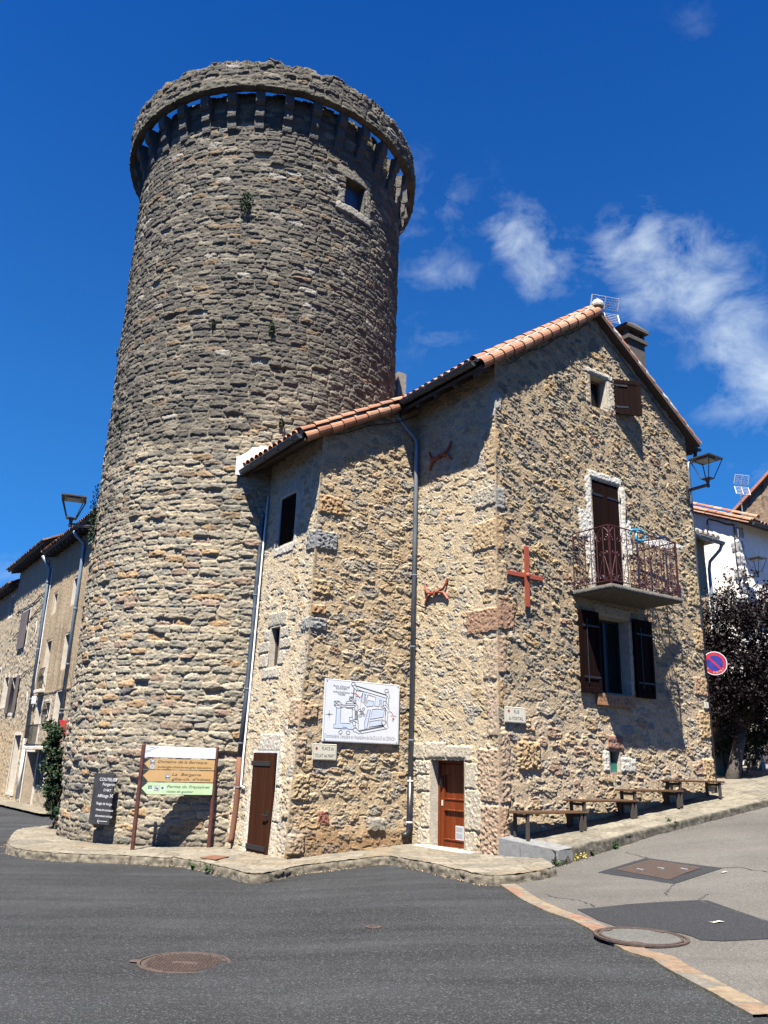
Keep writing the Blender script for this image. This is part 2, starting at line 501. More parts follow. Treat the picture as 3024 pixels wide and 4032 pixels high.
def m_ground(name, base, spec_light, spec_dark, patch=.25, warm=None, rough=.95, streak=.0):
    """rolled asphalt: chippings of several sizes, wear patches, faint tyre streaks"""
    m, t, b = nt(name)
    base, spec_light, spec_dark = [tuple(c * .72 for c in q) for q in (base, spec_light, spec_dark)]; warm = warm and tuple(c * .72 for c in warm)
    g = node(t, 'ShaderNodeNewGeometry')
    n_big = node(t, 'ShaderNodeTexNoise', {0: g.outputs['Position'], 'Scale': .55, 'Detail': 5, 'Roughness': .6})
    st = node(t, 'ShaderNodeMapping', {0: g.outputs['Position'], 'Scale': (.12, 1.5, 1), 'Rotation': (0, 0, .12)})
    n_st = node(t, 'ShaderNodeTexNoise', {0: st.outputs[0], 'Scale': 1.2, 'Detail': 4, 'Roughness': .6})
    vo = node(t, 'ShaderNodeTexVoronoi', {0: g.outputs['Position'], 'Scale': 120.})
    vo2 = node(t, 'ShaderNodeTexVoronoi', {0: g.outputs['Position'], 'Scale': 60.})
    n_f = node(t, 'ShaderNodeTexNoise', {0: g.outputs['Position'], 'Scale': 34., 'Detail': 7, 'Roughness': .75})
    a = node(t, 'ShaderNodeMapRange', {0: n_big.outputs[0], 1: .3, 2: .7, 3: 1 - patch, 4: 1 + patch})
    s_ = node(t, 'ShaderNodeMapRange', {0: n_st.outputs[0], 1: .35, 2: .65, 3: 1 - streak, 4: 1 + streak * .4})
    f = node(t, 'ShaderNodeMapRange', {0: n_f.outputs[0], 1: .25, 2: .75, 3: .65, 4: 1.4})
    p = node(t, 'ShaderNodeMath', {0: a.outputs[0], 1: f.outputs[0]}, operation='MULTIPLY')
    p = node(t, 'ShaderNodeMath', {0: p.outputs[0], 1: s_.outputs[0]}, operation='MULTIPLY')
    c0 = node(t, 'ShaderNodeVectorMath', {0: base, 'Scale': p.outputs[0]}, operation='SCALE')
    sep = node(t, 'ShaderNodeSeparateColor', {0: vo.outputs['Color']})
    k1 = node(t, 'ShaderNodeMapRange', {0: sep.outputs[0], 1: .78, 2: 1., 3: 0, 4: .75})
    c1 = node(t, 'ShaderNodeMix', {0: k1.outputs[0], 6: c0.outputs[0], 7: (*spec_light, 1)}, data_type='RGBA')
    k2 = node(t, 'ShaderNodeMapRange', {0: sep.outputs[1], 1: .72, 2: 1., 3: 0, 4: .8})
    c2 = node(t, 'ShaderNodeMix', {0: k2.outputs[0], 6: c1.outputs[2], 7: (*spec_dark, 1)}, data_type='RGBA')
    sep2 = node(t, 'ShaderNodeSeparateColor', {0: vo2.outputs['Color']})
    k3 = node(t, 'ShaderNodeMapRange', {0: sep2.outputs[2], 1: .93, 2: 1., 3: 0, 4: .6})
    c3 = node(t, 'ShaderNodeMix', {0: k3.outputs[0], 6: c2.outputs[2], 7: (*(warm or spec_light), 1)}, data_type='RGBA')
    t.links.new(c3.outputs[2], b.inputs['Base Color'])
    b.inputs['Roughness'].default_value = rough; b.inputs['Specular IOR Level'].default_value = .25
    hh = node(t, 'ShaderNodeMath', {0: vo.outputs['Distance'], 1: n_f.outputs[0]}, operation='ADD')
    bp = node(t, 'ShaderNodeBump', {'Height': hh.outputs[0], 'Strength': .75, 'Distance': .012})
    t.links.new(bp.outputs[0], b.inputs['Normal'])
    return m


M = {}
M['tower'] = m_vcol('tower stone', fine=22, amp=.42, bump=.8, dist=.03)
M['rubble'] = m_vcol('rubble masonry', fine=26, amp=.40, bump=.8, dist=.025)
M['white_vcol'] = m_vcol('white limewash', fine=8, amp=.06, bump=.25, gain=.72, tint=(1, 1, 1))
M['dressed'] = m_vcol('dressed stone', fine=20, amp=.2, bump=.5)
M['tile'] = m_vcol('terracotta tile', rough=.8, fine=14, amp=.28, bump=.4, dist=.01, gain=.36, tint=(1, 1, 1))
M['mortar'] = m_simple('lime mortar', (.36, .33, .29), .95, var=.35, scale=14, bump=.9, bscale=40, dist=.02)
M['white_plaster'] = m_simple('white plaster', (.44, .43, .41), .9, var=.18, scale=9, bump=.7, bscale=30, dist=.015)
M['limestone'] = m_simple('pale limestone', (.33, .295, .235), .9, var=.25, scale=10, bump=.8, bscale=45, dist=.015)
M['grey_block'] = m_simple('grey limestone blocks', (.125, .125, .122), .9, var=.3, scale=12, bump=.9, bscale=50, dist=.012)
M['zinc'] = m_simple('weathered zinc', (.17, .195, .215), .5, .3, var=.25, scale=5, bump=.1, spec=.5, stretch=(1, 1, .3))
M['zinc_blue'] = m_simple('blue grey painted pipe', (.045, .058, .078), .5, .3, var=.2, scale=6, bump=.1)
M['gutter'] = m_simple('dark zinc gutter', (.075, .08, .085), .5, .4, var=.3, scale=6, bump=.15)
M['black_pipe'] = m_simple('black plastic', (.012, .012, .013), .35, var=.2, bump=.05)
M['rust'] = m_simple('rusty iron', (.13, .048, .02), .85, .2, var=.5, scale=12, bump=.5, bscale=50, col2=(.09, .035, .018))
M['white_paint'] = m_simple('white plastic', (.55, .55, .54), .45, var=.08, bump=.05)
M['red_iron'] = m_simple('red oxide iron', (.20, .034, .012), .6, .1, var=.3, scale=14, bump=.3, col2=(.22, .045, .02))
M['rail_iron'] = m_simple('dark red iron', (.042, .006, .0055), .5, .2, var=.3, scale=20, bump=.15)
M['black_iron'] = m_simple('black iron', (.012, .012, .013), .5, .3, var=.3, scale=20, bump=.3)
M['lamp_metal'] = m_simple('dark grey lamp metal', (.045, .048, .055), .45, .4, var=.2, bump=.1)
M['dark_inside'] = m_simple('dark interior', (.006, .006, .007), .9, var=.2, bump=0)
M['concrete'] = m_simple('old concrete', (.065, .058, .047), .95, var=.6, scale=9, bump=.9, bscale=30, dist=.02)
M['soffit'] = m_simple('stained concrete soffit', (.30, .22, .14), .95, var=.5, scale=4, bump=.5, bscale=20, dist=.02)
M['roof_wood'] = m_simple('dark roof timber', (.05, .03, .02), .8, var=.35, scale=9, bump=.3, stretch=(1, 1, 6))
M['sign_white'] = m_simple('white enamel', (.46, .475, .49), .4, var=.05, scale=3, bump=.0, spec=.4)
M['sign_cream'] = m_simple('cream enamel', (.42, .395, .31), .4, var=.08, scale=5, bump=0, spec=.4)
M['sign_black'] = m_simple('black lettering', (.012, .012, .012), .6, var=.1, bump=0)
M['sign_grey'] = m_simple('faded grey lettering', (.19, .19, .20), .7, var=.2, bump=0)
M['sign_blue'] = m_simple('pale blue print', (.36, .41, .50), .6, var=.06, bump=0)
M['sign_red'] = m_simple('red print', (.35, .03, .02), .6, var=.1, bump=0)
M['sign_tan'] = m_simple('tan sign film', (.36, .225, .09), .5, var=.05, bump=0)
M['sign_green'] = m_simple('pale green sign film', (.33, .43, .25), .5, var=.05, bump=0)
M['sign_darkgreen'] = m_simple('dark green print', (.02, .12, .07), .5, var=.1, bump=0)
M['brown_post'] = m_simple('brown painted post', (.07, .021, .012), .5, .1, var=.25, scale=10, bump=.1)
M['slate'] = m_simple('blackboard', (.008, .008, .009), .75, var=.3, bump=.1)
M['chalk'] = m_simple('chalk', (.5, .5, .5), .95, var=.25, scale=60, bump=0)
M['glass'] = m_simple('dark glass', (.006, .007, .008), .12, var=.1, bump=0, spec=.2)
M['blue_plastic'] = m_simple('turquoise plastic', (.015, .24, .40), .4, var=.08, bump=0)
M['navy_plastic'] = m_simple('dark blue plastic', (.006, .016, .045), .4, var=.08, bump=0)
M['green_shutter'] = m_simple('green paint', (.012, .10, .07), .6, var=.2, bump=.1)
M['blue_shutter'] = m_simple('blue grey painted boards', (.03, .06, .13), .6, var=.3, scale=6, bump=.2, stretch=(6, 6, .6))
M['sign_rim_red'] = m_simple('red reflective film', (.26, .008, .008), .4, var=.05, bump=0)
M['sign_deep_blue'] = m_simple('blue reflective film', (.012, .012, .14), .4, var=.05, bump=0)
M['cast_iron'] = m_simple('rusty cast iron', (.055, .036, .028), .75, .3, var=.4, scale=25, bump=.3)
M['bark'] = m_simple('bark', (.05, .04, .032), .95, var=.4, scale=9, bump=1., bscale=22, stretch=(1, 1, .25), dist=.03)
M['leaf_dark'] = m_simple('dark purple leaves', (.0095, .0055, .007), .6, var=.5, scale=3, bump=0, spec=.12)
M['leaf_green'] = m_simple('green leaves', (.026, .058, .013), .55, var=.5, scale=4, bump=0, spec=.2)
M['leaf_vine'] = m_simple('vine leaves', (.012, .028, .008), .55, var=.5, scale=4, bump=0, spec=.2)
M['leaf_yellow'] = m_simple('yellow flowers', (.42, .32, .04), .6, var=.2, bump=0)
M['shutter_grey'] = m_simple('grey brown shutter paint', (.075, .06, .055), .6, var=.2, scale=6, bump=.1, stretch=(1, 1, .3))
M['red_paint'] = m_simple('bright red paint', (.30, .014, .008), .45, var=.15, bump=.05)
M['white_wall'] = m_simple('white render', (.5, .475, .43), .95, var=.14, scale=2.2, bump=.7, bscale=12, dist=.02)
M['beige_wall'] = m_simple('beige render', (.30, .235, .16), .95, var=.25, scale=2, bump=.7, bscale=14, dist=.02)
M['blue_door'] = m_simple('pale blue panel', (.24, .29, .36), .5, var=.1, bump=0)
M['asphalt'] = m_ground('dark asphalt', (.0165, .0175, .0190), (.085, .088, .092), (.0055, .0055, .006), patch=.5, streak=.55)
M['asphalt_patch'] = m_ground('asphalt patch', (.0155, .0165, .019), (.05, .05, .052), (.006, .006, .007), patch=.2)
M['old_asphalt'] = m_ground('old grey asphalt', (.084, .078, .069), (.14, .133, .122), (.034, .031, .027), patch=.2, streak=.15, warm=(.17, .15, .12))
M['stone_border'] = m_vcol('border stone', fine=18, amp=.3, bump=.6, gain=.25)
M['paving'] = m_vcol('worn paving', fine=16, amp=.42, bump=.9, dist=.02, gain=.205)

# ------------------------------------------------------------------ ground
from mathutils.geometry import delaunay_2d_cdt


def sheet(name, poly, res, dz, m, kind='structure', bumpy=0., seed=1, colf=None, parent=None, skirt=0):
    """ground-hugging sheet over a polygon (x, y)"""
    poly = [tuple(p[:2]) for p in poly]
    xs = [p[0] for p in poly]; ys = [p[1] for p in poly]
    bd = []
    for i in range(len(poly)):
        a = np.array(poly[i]); b = np.array(poly[(i + 1) % len(poly)]); n = max(1, int(np.linalg.norm(b - a) / res))
        bd += [tuple(a + (b - a) * k / n) for k in range(n)]
    gx, gy = np.meshgrid(np.arange(min(xs), max(xs), res), np.arange(min(ys), max(ys), res))
    P = np.array(poly); inside = np.zeros(gx.shape, bool); j = len(P) - 1; dmin = np.full(gx.shape, 1e9)
    for i in range(len(P)):
        c = ((P[i, 1] > gy) != (P[j, 1] > gy)) & (gx < (P[j, 0] - P[i, 0]) * (gy - P[i, 1]) / (P[j, 1] - P[i, 1] + 1e-12) + P[i, 0])
        inside ^= c
        ab = P[i] - P[j]; L2 = ab @ ab + 1e-12
        t = np.clip(((gx - P[j, 0]) * ab[0] + (gy - P[j, 1]) * ab[1]) / L2, 0, 1)
        dmin = np.minimum(dmin, np.hypot(gx - P[j, 0] - t * ab[0], gy - P[j, 1] - t * ab[1])); j = i
    ok = inside & (dmin > res * .45)
    pts = [Vector(p) for p in bd] + [Vector((a, b)) for a, b in zip(gx[ok], gy[ok])]
    n = len(bd)
    v, e, f, *_ = delaunay_2d_cdt(pts, [], [list(range(n))], 1, 1e-6)
    V = np.array([[p[0], p[1]] for p in v])
    z = hgt(V[:, 0], V[:, 1]) + dz
    if bumpy: z = z + bumpy * fbm(V[:, 0] * 5, V[:, 1] * 5, seed, 4)
    col = None
    if colf is not None: col, dzz = colf(V[:, 0], V[:, 1]); z = z + dzz
    q = np.array([t for t in f if len(t) == 3])
    o = np_mesh(name, np.column_stack([V, z]), q, col, m, parent, smooth=False)
    if parent is None: tag(o, kind=kind)
    return o


def ground_grid():
    xs = np.concatenate([[-900, -300, -120, -60, -40, -30], np.arange(-24, 20, .25), [24, 30, 40, 60, 120, 300, 900]])
    ys = np.concatenate([[-300, -60, -15], np.arange(-4, 46, .25), [50, 60, 80, 120, 300, 1200]])
    U, V = np.meshgrid(xs, ys)
    Z = hgt(U, V)
    P = np.stack([U, V, Z], -1)
    return tag(np_mesh('asphalt_road', P, grid_quads(*U.shape), None, M['asphalt'], smooth=True), kind='structure')


ground_grid()
z7p = lambda x, y: (1800 + x / 1.355, 2900 + y / 1.355)
bline = [gpx(*z7p(*q))[:2] for q in ((205, 770), (275, 800), (395, 880), (535, 945), (660, 985), (755, 1032), (860, 1100), (975, 1160), (1105, 1195), (1170, 1240), (1300, 1310), (1420, 1370), (1545, 1440), (1659, 1500))]
last = bline[-1] + (bline[-1] - bline[-2]) * 9
far = [K[:2] + UR[:2] * 40 + NR[:2] * (-3), K[:2] + UR[:2] * 40 + NR[:2] * 30, np.array([22, 6]), np.array([14, -2])]
street_poly = [tuple(p) for p in bline] + [tuple(last)] + [tuple(far[3]), tuple(far[2]), tuple(far[1]), tuple(far[0])] + [tuple(K[:2] + UR[:2] * .1)]
sheet('old_street_surface', street_poly, .25, .016, M['old_asphalt'])
patch = [gpx(*z7p(*q))[:2] for q in ((640, 932), (760, 922), (910, 905), (1080, 893), (1280, 883), (1340, 885), (1480, 935), (1659, 995), (1800, 1040), (1800, 1085), (1659, 1092), (1420, 1104), (1300, 1098), (1245, 1075), (1190, 1060), (1050, 1040), (880, 1035), (750, 990))]
sheet('dark_asphalt_patch', patch, .25, .022, M['asphalt_patch'])
sq = [gpx(*z7p(*q))[:2] for q in ((750, 733), (880, 693), (1010, 655), (1200, 682), (1420, 710), (1290, 752), (1160, 795), (960, 765))]
sheet('dark_asphalt_surround', sq, .25, .022, M['asphalt_patch'])


def smooth_line(pts, n=8):
    pts = [np.array(p, float) for p in pts]; out = []
    for i in range(len(pts) - 1):
        p0 = pts[max(0, i - 1)]; p1 = pts[i]; p2 = pts[i + 1]; p3 = pts[min(len(pts) - 1, i + 2)]
        for k in range(n):
            t = k / n
            out.append(.5 * (2 * p1 + (p2 - p0) * t + (2 * p0 - 5 * p1 + 4 * p2 - p3) * t * t + (3 * p1 - p0 - 3 * p2 + p3) * t ** 3))
    return out + [pts[-1]]


def border_col(x, y):
    F1, F2, r = cells(x * .9 + y * .45, y * .9 - x * .45, .30, .42, .5, .5, 77, 2.5)
    c = pick(r[2], [(3, (.40, .285, .205)), (3, (.42, .335, .24)), (2, (.37, .32, .27)), (1, (.42, .25, .18)), (1, (.31, .285, .26))])
    m = sstep(.02, .10, F2 - F1)
    mort = np.array((.27, .25, .22))
    return lerp(mort[None], c * (1 + .2 * fbm(x * 9, y * 9, 4, 3))[:, None], m[:, None]), .003 * m + .002 * fbm(x * 14, y * 14, 9, 3)


bw = .22
nrm = []
for i in range(len(bline)):
    t = bline[min(i + 1, len(bline) - 1)] - bline[max(0, i - 1)]; t = t / np.linalg.norm(t); nrm.append(np.array([-t[1], t[0]]))
bl_r = [p + n * (bw / 2) for p, n in zip(bline, nrm)]; bl_l = [p - n * (bw / 2) for p, n in zip(bline, nrm)]
bl_r = [p + .025 * np.array([vn(p[0] * 4, p[1] * 4, 5), vn(p[0] * 4, p[1] * 4, 6)]) for p in bl_r]
sheet('border_stones', bl_l + bl_r[::-1], .035, .020, M['stone_border'], colf=border_col)

def skirt(line, m_name, top):
    P = np.array([[(*p, float(hgt(*p)) + top), (*p, float(hgt(*p)) - .03)] for p in line])
    c = np.full((len(line), 2, 3), .32); c[..., 2] = .24
    tag(np_mesh('border_stone_edge', P, grid_quads(len(line), 2), c, M['stone_border']), kind='structure')


skirt(smooth_line(bl_l, 1), 'edge', .021)


def crack(pts, w):
    pts = smooth_line([gpx(*z7p(*p))[:2] for p in pts], 6); rr = random.Random(len(pts)); P = []
    for i, p in enumerate(pts):
        t = pts[min(i + 1, len(pts) - 1)] - pts[max(0, i - 1)]; t = t / (np.linalg.norm(t) + 1e-9); n = np.array([-t[1], t[0]]); o = n * rr.uniform(-.02, .02); ww = w * rr.uniform(.3, 1.2)
        for q in (p + o + n * ww, p + o - n * ww): P.append((*q, float(hgt(*q)) + .0235))
    P = np.array(P).reshape(len(pts), 2, 3)
    tag(np_mesh('road_crack', P, grid_quads(len(pts), 2), None, M['crack']), kind='structure')


M['crack'] = m_simple('dirt filled crack', (.022, .02, .016), .95, var=.4, scale=20, bump=0)
for c_, w_ in (([(1420, 710), (1500, 706), (1590, 722), (1659, 728), (1800, 745)], .012), ([(1160, 795), (1125, 830), (1110, 855)], .009), ([(1340, 850), (1310, 868), (1290, 883)], .01), ([(470, 850), (540, 870), (640, 882), (700, 900), (740, 918)], .012), ([(900, 625), (960, 640), (1010, 655)], .009),
               ([(1290, 883), (1400, 925), (1500, 950), (1659, 1000)], .014)): crack(c_, w_)

# worn stone pavement round the foot of the tower and the house
kerb_px = [(70, 3268), (40, 3300), (36, 3325), (60, 3340), (145, 3354), (290, 3364), (500, 3370), (651, 3379), (689, 3378), (760, 3390), (831, 3403), (900, 3420), (963, 3436),
           (1005, 3442), (1060, 3436), (1162, 3413), (1280, 3398), (1398, 3384), (1519, 3372), (1620, 3386), (1714, 3404), (1800, 3424), (1911, 3446), (2000, 3446), (2060, 3440), (2150, 3424), (2185, 3412)]
PAV = .13
kerb = [gpx(px, py, PAV)[:2] for px, py in kerb_px]
kerb[0:0] = [kerb[0] + np.array([.5, 2.2]), kerb[0] + np.array([.05, .9])]


kerb_s = smooth_line(kerb, 5)


def flag_col(x, y, seed=31):
    F1, F2, r = cells(x + .1 * vn(x * 2, y * 2, 3), y + .1 * vn(x * 2, y * 2, 8), .55, .4, .8, .7, seed, 2.2, .4)
    e = F2 - F1
    m = sstep(.015, .09, e)
    c = pick(r[2], [(3, (.50, .45, .36)), (2, (.44, .40, .33)), (2, (.54, .49, .41)), (1, (.38, .35, .30)), (1, (.47, .39, .29))])
    wear = fbm(x * 1.7, y * 1.7, 12, 4)
    n = fbm(x * 11, y * 11, 3, 4)
    c = c * (1 + .14 * wear + .16 * n)[:, None]
    dark = sstep(.25, .8, fbm(x * 2.3 + 4, y * 5., 21, 4))
    c = lerp(c, np.array((.24, .215, .17))[None], .55 * dark[:, None])
    c = lerp(np.array((.22, .19, .145))[None], c, (.3 + .7 * m)[:, None])
    return c, .012 * m + .012 * wear * .5 + .008 * n


inner = [K[:2] + UR[:2] * .2 + NR[:2] * .8, K[:2] + UR[:2] * .6 - NR[:2] * .5, np.array([1.6, 18.0]), np.array([-.6, 17.6]), np.array([-2.2, 18.6]), np.array([-3.7, 19.3]), np.array([-6., 20.3]), kerb[0] + np.array([1.6, .4])]
pav = sheet('pavement', list(kerb_s) + inner, .045, PAV, M['paving'], colf=flag_col)


def kerb_face():
    L = np.array(kerb_s); rows = 7
    d = np.concatenate([[0], np.cumsum(np.hypot(*np.diff(L, axis=0).T))])
    t = np.arange(0, d[-1], .03); X = np.interp(t, d, L[:, 0]); Y = np.interp(t, d, L[:, 1])
    tx = np.gradient(X); ty = np.gradient(Y); ln = np.hypot(tx, ty); nx, ny = ty / ln, -tx / ln
    out = []
    for k in range(rows):
        f = k / (rows - 1)
        o_ = .012 + .03 * f + .022 * fbm(t * 6, np.full_like(t, f * 2.2), 3, 4)
        if k == 0: o_ = o_ * 0 - .012
        z = hgt(X, Y) + PAV + .004 - (PAV + .03) * f + (.012 * fbm(t * 4, t * 0 + .5, 6, 3) if k < 2 else 0)
        out.append(np.stack([X + nx * o_, Y + ny * o_, z], -1))
    P = np.array(out)
    n = fbm(np.tile(t, (rows, 1)) * 9, np.tile(np.arange(rows)[:, None] * .35, (1, len(t))), 8, 4)
    lich = sstep(.05, .7, fbm(np.tile(t, (rows, 1)) * 2.5, np.tile(np.arange(rows)[:, None] * .2, (1, len(t))), 14, 4))
    c = np.array((.36, .32, .25)) * (1 + .45 * n)[..., None]
    c = lerp(c, np.array((.10, .09, .07)), .75 * lich[..., None])
    jt = np.abs(((t + .12 * np.sin(t * 3)) / .8) % 1 - .5) > .47
    c[:, jt] *= .5
    tag(np_mesh('pavement_kerb', P, grid_quads(rows, len(t)), c, M['paving']), kind='structure')


kerb_face()


# raised, sloping platform along the gable where the benches stand
def plinth_top(s): return .335 + .128 * (s - .3) + hgt(0, 0) * 0


def plinth():
    ss = np.arange(.28, 9.5, .03)
    prof = [(-.6, 0, 0)] + [(n_, 0, 0) for n_ in np.arange(-.3, .96, .035)] + [(.97, -.004, .3), (.995, -.025, .8)] + [(1.0 + .012 * k, -.06 - .055 * k, 1.) for k in range(7)]
    S, J = np.meshgrid(ss, np.arange(len(prof)), indexing='ij')
    N = np.array([p[0] for p in prof])[J]; DZ = np.array([p[1] for p in prof])[J]; FA_ = np.array([p[2] for p in prof])[J]
    bend = np.clip(S - 6.3, 0, None)
    top = plinth_top(S)
    nz_ = fbm(S * 3, N * 3 + DZ * 6, 61, 5)
    zz = top + DZ + .012 * nz_ * (1 - FA_) + .11 * np.clip(1 - N, 0, 1)
    nn = N + FA_ * .03 * fbm(S * 5, DZ * 14, 62, 4)
    P = K[None, None] + UR * S[..., None] + NR * nn[..., None] + ZZ * zz[..., None]
    F1, F2, r = cells(S + .1 * vn(S * 2, N * 2, 3), N + .08 * vn(S * 3, N * 3, 8), .62, .36, .7, .6, 91, 2.2, .4)
    m = sstep(.01, .06, F2 - F1)
    c = pick(r[2], [(3, (.46, .42, .34)), (2, (.40, .37, .30)), (2, (.50, .46, .38)), (1, (.36, .33, .28))]) * (1 + .2 * nz_ + .16 * fbm(S * 12, N * 12, 5, 3))[..., None]
    dk = sstep(.2, .8, fbm(S * 2, N * 6, 22, 4))
    c = lerp(c, np.array((.20, .18, .15)), .5 * dk[..., None])
    c = lerp(np.array((.2, .175, .14)), c, (.35 + .65 * m)[..., None])
    face = np.array((.20, .185, .155)) * (1 + .7 * fbm(S * 16, DZ * 18, 71, 4))[..., None]
    lich = sstep(-.1, .6, fbm(S * 5, DZ * 9, 75, 4))
    face = lerp(face, np.array((.045, .042, .036)), .75 * lich[..., None])
    c = lerp(c, face, sstep(.2, .9, FA_)[..., None])
    tag(np_mesh('raised_pavement', P, grid_quads(*S.shape), c, M['paving']), kind='structure')
    # squared grey blocks that close its lower end
    b = MB()
    for n0, n1 in ((.0, .375), (.385, 1.03)):
        sa, sb_ = -.03 + .34 * n0, -.03 + .34 * n1; za, zb_ = .455 - .105 * n0, .455 - .105 * n1
        V = [FG.p(sa, n0, -.1), FG.p(sb_, n1, -.1), FG.p(sb_ + .32, n1, -.1), FG.p(sa + .32, n0, -.1)]
        b.hexa(V + [FG.p(sa, n0, za - .012), FG.p(sb_, n1, zb_ - .012), FG.p(sb_ + .32, n1, zb_ - .012), FG.p(sa + .32, n0, za - .012)])
        T = [FG.p(sa, n0, za - .012), FG.p(sb_, n1, zb_ - .012), FG.p(sb_ + .32, n1, zb_ + .02), FG.p(sa + .32, n0, za + .02)]
        b.hexa(T + [FG.p(sa + .012, n0 + .01, za), FG.p(sb_ + .012, n1 - .012, zb_), FG.p(sb_ + .32, n1 - .012, zb_ + .03), FG.p(sa + .32, n0 + .01, za + .03)])
    tag(b.build('raised_pavement_end_blocks', M['grey_block']), kind='structure')


plinth()
# bright paving beyond the house corner
fp = [K[:2] + UR[:2] * 6.2 + NR[:2] * .9, K[:2] + UR[:2] * 9.4 + NR[:2] * .92, K[:2] + UR[:2] * 16 + NR[:2] * .9, K[:2] + UR[:2] * 20 - NR[:2] * 6, K[:2] + UR[:2] * 6.0 - NR[:2] * 9]


def pale_col(x, y):
    n = fbm(x * 3, y * 3, 41, 5)
    return np.array((.46, .41, .35))[None] * (1 + .18 * n)[:, None], .01 * n + 0 * x


sheet('upper_pavement', fp, .25, .16, M['paving'], colf=pale_col)

# ------------------------------------------------------------------ masonry fields
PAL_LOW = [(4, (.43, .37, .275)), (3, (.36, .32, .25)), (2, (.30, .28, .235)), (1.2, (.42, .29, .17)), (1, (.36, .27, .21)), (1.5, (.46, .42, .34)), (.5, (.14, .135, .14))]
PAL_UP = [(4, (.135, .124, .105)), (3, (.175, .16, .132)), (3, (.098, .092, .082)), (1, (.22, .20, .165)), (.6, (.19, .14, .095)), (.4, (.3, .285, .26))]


def coursed(u, v, seed=1, cw=.40, ch=.142, depth=.038, up=lambda v: .12 + .88 * sstep(4., 13.5, v), pal_low=PAL_LOW, pal_up=PAL_UP):
    v2 = v + .03 * vn(u * .55, v * .8, seed) + .012 * vn(u * 3.5, v * 4, seed + 1)
    v2 = v2 + .045 * vn(v2 * 2.2, v2 * 0, seed + 2)
    u2 = u + .03 * vn(u * 4, v * 5, seed + 3) + .012 * vn(u * 13, v * 13, seed + 4)
    F1, F2, r = cells(u2, v2, cw, ch, .66, .30, seed + 5, 4.0, .35)
    e = F2 - F1
    m = sstep(.03, .09, e)
    crag = fbm(u * 5, v * 13, seed + 6, 5, .62)
    fc = facets(u2 + .03 * crag, v2 + .02 * crag, .15, .062, seed + 7)
    fc2 = facets(u2 - .02 * crag, v2 + .01 * crag, .07, .034, seed + 27)
    fine = fbm(u * 22, v * 26, seed + 8, 2)
    prot = .35 + 1.1 * r[2]
    h = m * (depth * prot * (.75 + .25 * sstep(0, .4, e)) + .014 * fc + .008 * fc2 + .008 * crag + .004 * fine)
    h = h + (1 - m) * (.006 * fine + .016 * vn(u * 3, v * 3, seed + 9))
    gone = sstep(.93, .97, r[1]) * (r[0] > .55) * m
    h = h - gone * .07
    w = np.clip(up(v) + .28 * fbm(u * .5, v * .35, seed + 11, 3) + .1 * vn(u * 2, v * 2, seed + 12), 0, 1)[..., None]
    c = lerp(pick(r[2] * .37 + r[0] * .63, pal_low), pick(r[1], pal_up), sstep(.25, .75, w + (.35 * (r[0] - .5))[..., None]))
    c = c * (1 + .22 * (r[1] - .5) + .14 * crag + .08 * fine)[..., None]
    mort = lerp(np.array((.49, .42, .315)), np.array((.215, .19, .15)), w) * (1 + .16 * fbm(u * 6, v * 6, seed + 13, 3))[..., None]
    c = lerp(mort, c, m[..., None])
    return h, c


def rubble(u, v, seed, pal, mort, cover=.55, cw=.24, ch=.15, relief=.042, crag_a=.026, tilt=.0, mrough=.014, mix=.3):
    ct, st = math.cos(tilt), math.sin(tilt)
    a, b = u * ct - v * st, u * st + v * ct
    a2 = a + .05 * vn(a * 3.5, b * 4, seed) + .02 * vn(a * 11, b * 11, seed + 1)
    b2 = b + .045 * vn(a * 3, b * 4, seed + 2) + .015 * vn(a * 10, b * 12, seed + 3)
    F1, F2, r = cells(a2, b2, cw, ch, .95, .85, seed + 4, 2.3, .75)
    G1, G2, q = cells(a2 + 3.3, b2 + 1.7, cw * .42, ch * .5, .95, .9, seed + 20, 2.3, .7)
    patchy = .5 * vn(u * .8, v * .8, seed + 5) + .35 * vn(u * 2.6, v * 2.6, seed + 6)
    lim = .33 + .30 * (cover - .5) + .13 * patchy + .16 * (r[0] - .5)
    m = sstep(lim + .03, lim - .03, F1) * sstep(.01, .06, F2 - F1)
    on = sstep(-.02, .04, r[2] - (1 - cover) * .55)
    m = m * on
    m2 = sstep(.34, .22, G1) * (1 - m) * sstep(.45, .55, q[2] + .25 * patchy + .3 * (cover - .5))
    crag = fbm(a * 6, b * 13, seed + 7, 5, .65)
    fc = facets(a2 + .03 * crag, b2 + .02 * crag, .12, .055, seed + 8)
    fc2 = facets(a2 - .02 * crag, b2 + .02 * crag, .06, .030, seed + 28)
    fine = fbm(u * 24, v * 26, seed + 9, 2)
    h = m * (relief * (.10 + .75 * r[1]) + crag_a * (1.15 * fc + .6 * fc2 + .35 * crag) + .004 * fine)
    h = h + m2 * (relief * .25 + crag_a * (.8 * fc2 + .4 * crag))
    mm = np.maximum(m, m2)
    lump = fbm(u * 5, v * 5, seed + 10, 3, .5)
    h = h + (1 - mm) * (mrough * lump + .0035 * fine)
    slit = sstep(.50, .66, vn(a2 * 2.6, b2 * 15, seed + 15)) * sstep(-.1, .2, vn(a * 1.3, b * 1.3, seed + 16))
    h = h - .022 * slit * (1 - .5 * m)
    mo0 = np.array(mort, np.float32)
    pal = [(w_, tuple(np.array(q_) * (1 - mix) + mo0 * mix)) for w_, q_ in pal]
    c = pick(r[1] * .5 + r[0] * .5, pal) * (1 + .30 * (r[2] - .5) + .17 * crag + .07 * fine)[..., None]
    c2 = pick(q[1], pal) * (1 + .16 * crag)[..., None]
    mo = np.array(mort, np.float32) * (1 + .09 * lump + .11 * patchy + .05 * fine)[..., None]
    col = lerp(mo, c2, m2[..., None]); col = lerp(col, c, m[..., None])
    return h, col


